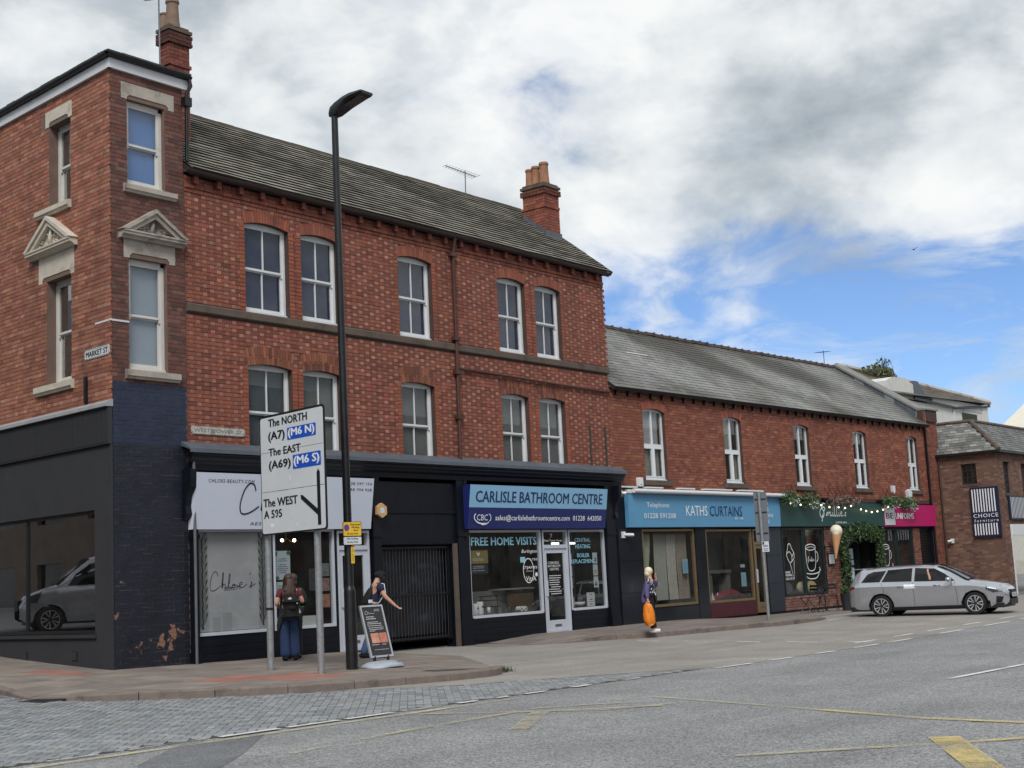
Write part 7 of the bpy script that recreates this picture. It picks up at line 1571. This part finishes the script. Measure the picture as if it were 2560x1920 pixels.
for x, sd in ((0., -1), (2.9, -1), (0., 1), (2.9, 1)): wheel(van, VM, x, sd * .81, side=-sd)
CMk = CM; CM = VM; side_panel('side_window', [(1.55, 1.12), (2.5, 1.10), (2.3, 1.38), (1.95, 1.62), (1.55, 1.66)], .006, M_glassc, van); B = MB(VM); B.poly([(1.98, -.66, 1.77), (1.98, .66, 1.77), (2.74, .7, 1.16), (2.74, -.7, 1.16)]); B.build('windscreen', M_glassc, van)
side_panel('headlight', [(3.1, .98), (3.4, .88), (3.5, .72), (3.2, .74)], .01, MATS['headlight_glass'], van); B = MB(VM); B.prism([(3.45, -.5), (3.6, -.4), (3.6, .4), (3.45, .5)], .55, .8); B.build('grille', M_plast, van); CM = CMk
# ------------------------------------------------------------------ things in the shop windows
def part(F, name, m, parent, *boxes):
    B = MB(F)
    for b in boxes: B.box(*b)
    return B.build(name, m, parent)
def lines(F, parent, u0, u1, zs, w, m, h=.018, name='print', seed=1):
    r = random.Random(seed); B = MB(F)
    for z in zs:
        a = u0 + r.random() * (u1 - u0) * .2; b = u1 - r.random() * (u1 - u0) * .2; u = a
        while u < b: l = r.uniform(.015, .06); B.box(u, min(b, u + l), z, z + h, w, w + .0012); u += l + .012
    return B.build(name, m, parent, kind='stuff')
M_print = mat('grey_print', S(110, 124, 140), .7); M_paper = mat('pale_paper', S(196, 214, 226), .7, .04, 3); M_blue_paper = mat('blue_paper', S(150, 200, 228), .7, .05, 3)
# beauty shop, frosted window
M_film = mat('frosted_film', S(198, 203, 212), .6, .10, .7, stain=(S(222, 226, 232), 1.1, .5, .8))
fl = thing('window_film', 'grey frosted film with leaf pattern and script name in the beauty shop window', 'window film', T.p(17.3, .76, -.06))
part(T, 'film', M_film, fl, (16.48, 18.2, .77, 2.62, -.066, -.062))
part(T, 'edge_strip', mat('pale_film_strip', S(176, 186, 190), .6, .1, 2), fl, (16.48, 16.76, .77, 2.62, -.061, -.060)); part(T, 'edge_strip', MATS['pale_film_strip'], fl, (17.98, 18.2, .77, 2.62, -.061, -.060))
rv = random.Random(4)
for u0, u1 in ((16.50, 16.745), (17.99, 18.19)):
    B = MB(T); z = .82; k = 0; uc = (u0 + u1) / 2; hw = (u1 - u0) / 2
    while z < 2.5:
        for s_ in (-1, 1):
            zz = z + (.07 if s_ > 0 else 0); tipu = uc + s_ * hw * .96
            for bulge in (.35, -.25, .05):
                B.stroke(bez([(uc - s_ * hw * .15, zz), (uc + s_ * hw * (.35 - bulge * .5), zz + .09 + bulge * .10), (tipu, zz + .24)], 6), .012, -.0585)
        B.stroke([(uc - .02 * (-1) ** k, z), (uc + .02 * (-1) ** k, z + .16)], .012, -.0585); z += .155; k += 1
    B.build('leaf_pattern', M_sblack, fl, kind='stuff')
script(T, fl, CHLOE, 16.80, 1.50, 1.12, .38, -.0585, M_sblack, .014); text(T, 'BEAUTY', 17.14, 17.55, 1.52, 1.585, -.058, mat('grey_letter', S(84, 90, 98), .6), fl)
for a, b, h in ((16.86, 17.02, .42), (17.08, 17.30, .55)): props(part(T, 'display_box', mat('white_card', S(176, 184, 190), .7, .05, 4), None, (a, b, .77, .77 + h * .62, -.0595, -.052)), 'pale display box at the foot of the frosted window, %s one' % ('narrow left' if a < 17 else 'wider right'), 'box', 'display boxes in the frosted window')
# beauty shop, clear window
ps = thing('window_poster', 'pale poster with green leaf corners in the clear beauty shop window', 'poster', T.p(18.6, 1.68, -.06)); part(T, 'sheet', M_paper, ps, (18.41, 18.82, 1.68, 2.25, -.066, -.062)); lines(T, ps, 18.47, 18.77, (2.08, 2.04, 1.97, 1.93, 1.89, 1.85, 1.81), -.0615, M_print, .02, seed=2)
B = MB(); leaves(B, T.p(18.44, 2.2, -.058), (.05, .003, .05), 26, .05, rv, cols=[S(66, 120, 84), S(84, 140, 100)], shell=0); leaves(B, T.p(18.78, 2.21, -.058), (.05, .003, .04), 26, .05, rv, cols=[S(66, 120, 84)], shell=0); leaves(B, T.p(18.45, 1.72, -.058), (.05, .003, .04), 26, .05, rv, cols=[S(66, 120, 84)], shell=0); B.build('leaf_print', M_leaf, ps, kind='stuff')
p2 = thing('window_poster', 'plain pale notice below the leaf poster', 'poster', T.p(18.5, 1.2, -.06)); part(T, 'sheet', M_paper, p2, (18.42, 18.80, 1.15, 1.64, -.066, -.062)); lines(T, p2, 18.46, 18.75, (1.55, 1.5, 1.44, 1.4), -.0615, M_print, .016, seed=5)
p3 = thing('window_poster', 'dark notice with crossed circle beside the right sign post', 'poster', T.p(19.4, 1.45, -.06)); part(T, 'sheet', mat('dark_card', S(64, 66, 70), .6), p3, (19.32, 19.62, 1.44, 1.88, -.066, -.062)); B = MB(T); B.stroke([(19.47 + .10 * math.cos(R(a)), 1.72 + .10 * math.sin(R(a))) for a in range(0, 361, 20)] + [(19.40, 1.65)], .016, -.061); B.build('circle', M_sblack, p3)
for k, (z0, z1, c1) in enumerate(((1.72, 1.98, S(120, 130, 136)), (1.42, 1.68, S(150, 124, 120)), (1.09, 1.36, S(176, 128, 110)))): pp2 = thing('photo_print', '%s of the three treatment photos beside the beauty shop door' % ('top', 'middle', 'bottom')[k], 'photo', T.p(19.75, z0, -.06), 'treatment photos in the beauty shop window'); part(T, 'print', mat('photo_%d' % k, c1, .5, .6, 14), pp2, (19.67, 19.88, z0, z1, -.066, -.062))
sh_ = thing('display_shelf', 'low white display shelf inside the clear beauty shop window', 'shelf', T.p(19.1, .72, -.3)); part(T, 'front', mat('white_panel', S(196, 206, 204), .6, .04, 3), sh_, (18.36, 19.62, .74, .94, -.40, -.10))
vs = thing('flower_vase', 'glass vase of yellow and white tulips on the display shelf', 'vase', T.p(19.1, .94, -.2)); B = MB(); q = T.p(19.12, 0, -.2); B.lathe([(.035, .945), (.04, 1.0), (.05, 1.14), (.048, 1.14), (.036, .96)], 12, q.x, q.y); B.build('vase', glass('vase_glass', .8), vs, smooth=True)
B = MB(); B2 = MB()
for k in range(9): a = rv.uniform(0, 6.28); l = rv.uniform(.05, .16); e = Vector((q.x + math.cos(a) * l, q.y + math.sin(a) * l, rv.uniform(1.2, 1.34))); B.tube([(q.x, q.y, 1.0), ((q.x + e.x) / 2, (q.y + e.y) / 2, 1.16), e], .006, 5); B2.ball(e, .026, .026, .036, n=8, c=rv.choice([S(232, 220, 120), S(238, 236, 210)]))
leaves(B, (q.x, q.y, 1.14), (.10, .10, .08), 40, .10, rv); B.build('stems', mat('tulip_green', S(86, 122, 66), .6), vs); B2.build('blooms', M_leaf, vs, smooth=True)
def chandelier(label, F, u, z, w, bulbs, m):
    t = thing('chandelier', label, 'lamp', F.p(u, z, w)); B = MB(F); B.tube([(u, 3.6, w), (u, z + .1, w)], .01, 5); B.build('rod', M_gold, t)
    for du, dz, dw in bulbs: B = MB(F); B.tube([(u, z + .08, w), (u + du * .6, z - .02, w + dw * .6), (u + du, z + dz - .03, w + dw)], .008, 5); B.build('arm', M_gold, t); B = MB(F); B.ball((u + du, z + dz + .01, w + dw), .035, .035, .035, n=8); B.build('bulb', m, t, smooth=True)
chandelier('small gold chandelier with three lit bulbs in the beauty shop', T, 19.75, 2.5, -1.2, [(-.2, 0, .1), (.14, 0, .1), (.32, 0, -.1)], emit('chandelier_bulb', (1, .83, .5), 9)); chandelier('chandelier with five bright bulbs in the bathroom shop', T, 25.75, 2.72, -.95, [(-.25, 0, .0), (-.15, -.03, .15), (.04, .02, .15), (.18, 0, .1), (.28, .03, -.1)], emit('cool_bulb', (.95, 1, .96), 9))
B = MB(); wl = random.Random(8); leaves(B, T.p(19.2, 2.1, -2.9), (1.4, .04, .7), 900, .24, wl, cols=[S(70, 62, 52), S(52, 46, 40), S(90, 82, 70), S(36, 32, 30)], shell=0); o = B.build('floral_wallpaper', M_leaf, ter, kind='stuff')
# bathroom shop lettering on the glass
gl_ = thing('window_lettering', 'pale blue words and logos on the bathroom shop windows', 'lettering', T.p(26.5, 1.6, -.03)); M_cy = mat('pale_cyan_vinyl', S(140, 196, 214), .5); wl_ = -.036
text(T, 'FREE HOME VISITS', 24.38, 26.84, 2.28, 2.47, wl_, M_cy, gl_, bold=.03); text(T, 'CENTRAL', 28.44, 29.12, 2.33, 2.43, wl_, M_cy, gl_, bold=.02); text(T, 'HEATING', 28.45, 29.10, 2.165, 2.27, wl_, M_cy, gl_, bold=.02); text(T, 'BOILER', 28.52, 29.05, 1.94, 2.04, wl_, M_cy, gl_, bold=.02); text(T, 'REPLACEMENT', 28.22, 29.28, 1.79, 1.89, wl_, M_cy, gl_, bold=.02)
text(T, 'Burlington', 26.24, 26.85, 2.06, 2.17, wl_, M_swhite, gl_, shear=.3); text(T, 'CRAPER 1750', 26.40, 26.85, 1.90, 1.955, wl_, M_cy, gl_) if False else None
part(T, 'emblem_square', M_cy, gl_, (26.18, 26.37, 1.86, 1.99, wl_, wl_ + .002)); text(T, '1750', 26.58, 26.85, 1.90, 1.955, wl_, M_swhite, gl_); text(T, 'STJAMES', 26.27, 26.83, 1.685, 1.765, wl_, M_swhite, gl_, bold=.02); text(T, 'ENGLAND', 26.40, 26.63, 1.635, 1.66, wl_, M_swhite, gl_); text(T, 'VitrA', 26.37, 26.77, 1.41, 1.53, wl_, M_swhite, gl_)
B = MB(T); B.stroke([(26.48 + .20 * math.cos(R(a)), 1.66 + .29 * math.sin(R(a))) for a in range(0, 361, 12)], .022, wl_ + .003); B.build('oval_emblem', M_swhite, gl_); B = MB(T); B.ball((26.79, 1.56, wl_), .05, .05, .004, n=12); B.build('dot_emblem', M_swhite, gl_)
text(T, '7', 27.42, 27.50, 2.44, 2.54, -.04, M_swhite, gl_); text(T, 'West Tower Street', 27.14, 27.90, 2.35, 2.405, -.04, M_swhite, gl_, bold=.02)
wd_ = -.032
text(T, 'CARLISLE', 27.26, 27.72, 1.80, 1.86, wd_, M_swhite, gl_); text(T, 'BATHROOM', 27.26, 27.76, 1.72, 1.78, wd_, M_swhite, gl_); text(T, 'CENTRE', 27.32, 27.70, 1.64, 1.70, wd_, M_swhite, gl_); lines(T, gl_, 27.26, 27.78, [1.5 - .055 * k for k in range(9)], wd_, M_swhite, .018, seed=7)
for nm, z0, z1, m_, lab in (('sheet', 1.87, 2.17, mat('gold_poster', S(140, 132, 70), .6, .1, 3), 'gold poster with white heart at the left of the bathroom shop window'), ('sheet', 1.64, 1.85, mat('navy_poster', S(42, 52, 66), .6), 'navy notice under the gold poster')):
    t_ = thing('window_poster', lab, 'poster', T.p(24.6, z0, -.05)); part(T, nm, m_, t_, (24.31, 25.0, z0, z1, -.068, -.062)); lines(T, t_, 24.42, 24.9, ((1.97, 1.94) if z0 > 1.8 else (1.80, 1.76, 1.70)), -.0615, M_pp, .014, seed=int(z0 * 10))
    if z0 > 1.8: B = MB(T); B.prism([(24.65, 2.03), (24.71, 2.10), (24.69, 2.13), (24.65, 2.11), (24.61, 2.13), (24.59, 2.10)], -.061, -.058); B.build('heart', M_swhite, t_)
for k in range(3): t_ = thing('brochure', '%s brochure in the column at the right of the bathroom shop' % ('top', 'middle', 'bottom')[k], 'brochure', T.p(29.3, 1.76 - .3 * k, -.05), 'brochures in the bathroom shop window'); part(T, 'sheet', M_paper, t_, (29.22, 29.42, 1.77 - .305 * k, 2.05 - .305 * k, -.068, -.062)); part(T, 'picture', mat('brochure_pic%d' % k, (S(110, 120, 130), S(200, 180, 120), S(90, 96, 104))[k], .6, .4, 20), t_, (29.26, 29.38, 1.82 - .305 * k, 1.92 - .305 * k, -.061, -.060))
for k in range(3): t_ = thing('brochure', '%s brochure in the column beside the bathroom shop door' % ('top', 'middle', 'bottom')[k], 'brochure', T.p(28.2, 1.76 - .3 * k, -.05), 'brochures beside the bathroom shop door'); part(T, 'sheet', M_paper, t_, (28.18, 28.30, 1.77 - .3 * k, 2.03 - .3 * k, -.068, -.062))
ct = thing('shop_counter', 'grey display counter inside the bathroom shop', 'counter', T.p(26, .15, -.9)); part(T, 'front', mat('grey_counter', S(150, 152, 152), .6, .08, 2), ct, (24.9, 27.1, .16, 1.22, -.85, -.75)); part(T, 'top', mat('pale_counter', S(150, 150, 146), .5, .06, 2), ct, (25.9, 27.4, 1.22, 1.26, -.85, -.5)); part(T, 'side_panel', mat('brown_board', S(96, 78, 62), .7, .1, 3), ct, (26.3, 27.3, .3, 1.12, -.6, -.55))
lt = thing('light_tube', 'lit fluorescent tube inside the right bathroom shop window', 'lamp', T.p(28.8, 2.1, -.8)); B = MB(T); B.tube([(28.75, 2.34, -1.0), (29.75, 2.34, -1.0)], .025, 8); B.build('tube', emit('tube_light', (.95, 1, .95), 2.5), lt)
for k, (a, h) in enumerate(((24.36, .34), (24.55, .26), (24.72, .30))):
    t_ = thing('towel_stack', '%s white towel bundle with rolls in the bathroom shop window' % ('left', 'middle', 'right')[k], 'towels', T.p(a + .08, .68, -.2), 'towel bundles in the bathroom shop window'); q = T.p(a + .09, .68, -.22); B = MB(); B.lathe([(.075, .69), (.085, .72), (.085, .69 + h - .02), (.07, .69 + h), (.02, .69 + h)], 14, q.x, q.y); B.build('bundle', M_upvc, t_, smooth=40); B = MB(); B.ball((q.x, q.y - .085, .69 + h * .6), .025, .012, .025, n=8); B.build('roll_core', M_sblack, t_, smooth=True)
for k, a in enumerate((26.30, 26.46)): t_ = thing('paper_roll', '%s of two white rolls on the bathroom shop sill' % ('left', 'right')[k], 'roll', T.p(a, .7, -.2), 'white rolls on the sill'); B = MB(T); B.tube([(a, .755, -.30), (a, .755, -.16)], .062, 14); B.build('roll', M_upvc, t_, smooth=50); B = MB(T); B.tube([(a, .755, -.158), (a, .755, -.155)], .022, 10); B.build('core', M_sblack, t_)
rk_ = thing('towel_rail', 'dark metal towel rail standing in the bathroom shop window', 'rail', T.p(25.5, .68, -.4)); B = MB(T)
for u in (25.2, 25.8): B.tube([(u, .68, -.5), (u, 1.1, -.5)], .012, 6)
for z in (.85, 1.0, 1.1): B.tube([(25.1, z, -.5), (25.9, z, -.5)], .011, 6)
B.build('rails', M_sblack, rk_)
for k in range(4): t_ = thing('glass_tumbler', 'clear glass tumbler, %s from the left on the bathroom shop sill' % ('first', 'second', 'third', 'fourth')[k], 'glass', T.p(25.15 + k * .27, .68, -.22), 'tumblers on the sill'); q = T.p(25.15 + k * .27, 0, -.24); B = MB(); B.lathe([(.04, .69), (.045, .85), (.042, .85), (.037, .70)], 12, q.x, q.y); B.build('tumbler', M_upvc if k == 0 else glass('tumbler_glass', .75), t_, smooth=True)
t_ = thing('drawer_unit', 'small white three-drawer unit in the right bathroom shop window', 'drawers', T.p(29.2, .68, -.2)); part(T, 'carcass', M_sblack, t_, (29.0, 29.36, .68, 1.05, -.45, -.17))
for k in range(3): part(T, 'drawer_front', M_upvc, t_, (29.015, 29.345, .69 + k * .12, .80 + k * .12, -.17, -.155)); part(T, 'pull', M_sblack, t_, (29.12, 29.24, .74 + k * .12, .755 + k * .12, -.155, -.148))
t_ = thing('basin', 'white wash basin on the sill of the right bathroom shop window', 'basin', T.p(28.8, .68, -.2)); q = T.p(28.8, 0, -.30); B = MB(); B.lathe([(.08, .69), (.15, .74), (.19, .81), (.18, .815), (.13, .76), (.02, .74)], 20, q.x, q.y); B.build('bowl', M_upvc, t_, smooth=True)
t_ = thing('tile_samples', 'row of pale ribbed tile boards in the right bathroom shop window', 'tiles', T.p(28.4, .68, -.3))
for k in range(7): part(T, 'board', MATS['white_panel'] if k != 3 else M_sblack, t_, (28.17 + k * .065, 28.225 + k * .065, .69, .93, -.30, -.28))
# curtain shop
def curtain(label, u0, u1, z0, z1, w, m, folds, seed, gather=None):
    t = thing('curtain', label, 'curtain', A2.p((u0 + u1) / 2, z0, w)); B = MB(A2); n = folds * 8; rows = []
    for i in range(n + 1):
        f = i / n; ph = f * folds * 2 * math.pi; rows.append([])
        for j in range(9):
            g = j / 8; z = z1 + (z0 - z1) * g; pin = 1 - (gather * (1 - abs(g - .75) * 1.6) if gather else 0) * (.5 if g > .2 else .2)
            rows[-1].append(B.pt((u0 + (u1 - u0) * (f * pin), z, w + .045 * math.sin(ph + .4 * math.sin(g * 4 + seed)) * (.6 + .6 * g))))
    for a, b in zip(rows, rows[1:]):
        for j in range(8): B.face((a[j], b[j], b[j + 1], a[j + 1]))
    B.build('cloth', m, t, smooth=True); B = MB(A2); B.tube([(u0, z1 + .02, w), (u1, z1 + .02, w)], .015, 6); B.build('rail', M_gold, t)
curtain('tied-back sage green curtain at the left of the curtain shop window', 1.25, 1.72, .75, 2.5, -.18, mat('sage_cloth', S(166, 176, 156), .9, .12, 4, stain=(S(130, 142, 122), 9, .5, .7)), 4, 1, .7)
curtain('plain grey green curtain in the curtain shop window', 1.95, 2.55, .7, 2.5, -.22, mat('grey_cloth', S(158, 164, 158), .9, .1, 3), 5, 2); curtain('patterned silver curtain in the middle of the window', 2.55, 3.0, .7, 2.5, -.2, mat('silver_pattern', S(176, 176, 170), .85, .3, 26), 4, 3); curtain('dark beige patterned curtain at the right of the window', 3.0, 3.55, .7, 2.5, -.19, mat('beige_pattern', S(146, 138, 128), .9, .35, 30), 4, 4)
for lab, a, b, z0, z1, m_ in (('pale blue notice on the curtain shop left window', 3.10, 3.36, 1.40, 1.80, M_blue_paper), ('pale blue notice low on the curtain shop right window', 6.17, 6.44, .93, 1.34, M_blue_paper), ('small pale notice above the low blue one', 6.17, 6.40, 1.49, 1.58, M_paper)):
    t_ = thing('window_notice', lab, 'notice', A2.p(a, z0, -.05)); part(A2, 'sheet', m_, t_, (a, b, z0, z1, -.064, -.058)); lines(A2, t_, a + .03, b - .03, [z0 + .06 + k * .06 for k in range(max(1, int((z1 - z0 - .08) / .06)))], -.0575, M_print, .012, seed=int(a * 10))
t_ = thing('fireplace_display', 'pale grey mantelpiece inside the curtain shop right window', 'mantelpiece', A2.p(5.8, .2, -1.2)); part(A2, 'mantel', mat('grey_mantel', S(104, 108, 106), .7, .1, 2), t_, (5.3, 6.5, 1.35, 1.45, -1.0, -.6)); part(A2, 'jamb', MATS['grey_mantel'], t_, (5.3, 5.5, .2, 1.35, -.95, -.65)); part(A2, 'jamb', MATS['grey_mantel'], t_, (6.3, 6.5, .2, 1.35, -.95, -.65)); part(A2, 'breast', MATS['grey_mantel'], t_, (5.1, 6.7, 1.45, 2.7, -1.1, -1.0))
t_ = thing('red_cloth', 'folded dark red cloth along the sill of the curtain shop right window', 'cloth', A2.p(5.9, .58, -.3)); B = MB(A2); B.tube([(5.0, .62, -.32), (5.5, .70, -.36), (6.1, .73, -.36), (6.65, .62, -.3)], [.08, .13, .14, .06], 10); B.build('cloth', mat('dark_red_cloth', S(120, 34, 44), .8, .2, 5), t_, smooth=True)
for k in range(4): t_ = thing('folded_napkin', '%s white folded napkin standing on the curtain shop sill' % ('first', 'second', 'third', 'fourth')[k], 'napkin', A2.p(4.4 + k * .2, .58, -.25), 'napkins on the curtain shop sill'); B = MB(A2); u = 4.42 + k * .21; B.prism([(u, .58), (u + .16, .58), (u + .04 + .08 * (k % 2), .80)], -.3, -.28); B.build('cloth', M_upvc, t_)
# coffee bar windows
for u0, u1 in ((8.68, 11.22), (15.4, 17.95)):
    for k in range(26): B = MB(A2); u = u0 + (u1 - u0) * k / 26; B.box(u, u + (u1 - u0) / 26 * .55, .6, 2.62, -.55, -.53); B.build('blind_slat', mat('dark_slat', S(48, 46, 44), .7), row)
ckl = thing('window_drawing', 'white line drawings of an ice cream and a coffee cup on the coffee bar glass', 'lettering', A2.p(9.8, 1.2, -.03)); wz = -.034
def cup(u, z, s, F, parent):
    B = MB(F); c = [(u - .34 * s, z + .62 * s), (u - .33 * s, z + .15 * s), (u - .2 * s, z - .12 * s), (u + .16 * s, z - .12 * s), (u + .3 * s, z + .15 * s), (u + .33 * s, z + .62 * s)]; B.stroke(bez(c, 5), .03 * s, wz); el = lambda cx, cz, a, b, t0=0, t1=361: [(cx + a * s * math.cos(R(t)), cz + b * s * math.sin(R(t))) for t in range(t0, t1, 15)]
    B.stroke(el(u, z + .64 * s, .34, .10), .03 * s, wz); B.stroke(el(u, z + .60 * s, .26, .05), .016 * s, wz); B.stroke(el(u + .36 * s, z + .32 * s, .13, .17, -90, 100), .03 * s, wz); B.stroke(el(u, z - .12 * s, .58, .14, 150, 391), .03 * s, wz); B.stroke(bez([(u - .58 * s, z - .08 * s), (u - .35 * s, z - .36 * s), (u, z - .42 * s), (u + .35 * s, z - .36 * s), (u + .58 * s, z - .08 * s)], 5), .03 * s, wz); return B.build('cup_drawing', M_swhite, parent)
cup(10.45, 1.42, .95, A2, ckl); script(A2, ckl, SMIL, 10.22, 1.52, .45, .22, wz, M_swhite, .012)
B = MB(A2)
for pts in ([(9.0, 1.62), (8.9, 1.8), (8.98, 2.0), (9.02, 2.12), (9.14, 2.15), (9.24, 2.0), (9.36, 1.86), (9.34, 1.7), (9.22, 1.62), (9.1, 1.56), (9.0, 1.62)], [(8.92, 1.85), (9.1, 1.9), (9.22, 1.75), (9.2, 1.62)], [(9.22, 1.75), (9.34, 1.86)], [(9.06, 1.58), (9.28, 1.05), (9.34, 1.62)]): B.stroke(bez(pts, 5) if len(pts) > 3 else pts, .026, wz)
B.build('ice_cream_drawing', M_swhite, ckl)
for s_, a, b, z in (('AWARD', 8.74, 9.06, 1.23), ('WINNING', 8.74, 9.16, 1.14), ('GELATO', 8.74, 9.26, 1.03)): text(A2, s_, a, b, z, z + .075, wz, M_swhite, ckl, bold=.02)
ck2 = thing('window_drawing', 'white line drawing of a coffee cup on the glass right of the ivy doorway', 'lettering', A2.p(15.8, 1.2, -.03)); cup(15.83, 1.42, .85, A2, ck2)
for lab, u, m_ in (('grey patterned cushion in the coffee bar window', 9.2, mat('grey_cushion', S(96, 100, 106), .9, .4, 20)), ('cream cushion in the coffee bar window', 10.15, mat('cream_cushion', S(196, 190, 160), .9, .1, 5)), ('yellow cream cushion leaning in the window corner', 10.75, mat('yellow_cushion', S(204, 190, 130), .9, .12, 5))): t_ = thing('cushion', lab, 'cushion', A2.p(u, .58, -.25), 'cushions in the coffee bar window'); B = MB(A2); B.ball((u, .76, -.28), .32, .2, .11, n=14); B.build('cover', m_, t_, smooth=True)
dr = thing('cafe_door', 'dark glazed door with notices standing open inside the ivy arch', 'door', A2.p(13.9, .1, -.3)); part(A2, 'leaf', M_green, dr, (13.55, 13.70, .12, 2.3, -.5, -.45), (14.5, 14.65, .12, 2.3, -.5, -.45), (13.7, 14.5, 2.15, 2.3, -.5, -.45), (13.7, 14.5, .12, .5, -.5, -.45)); part(A2, 'pane', M_glass2, dr, (13.7, 14.5, .5, 2.15, -.48, -.475))
for a, b, z0, z1 in ((13.75, 14.2, 1.6, 1.95), (13.9, 14.2, 1.38, 1.56), (13.85, 14.2, .85, 1.3)): part(A2, 'notice', M_paper, dr, (a, b, z0, z1, -.47, -.465))
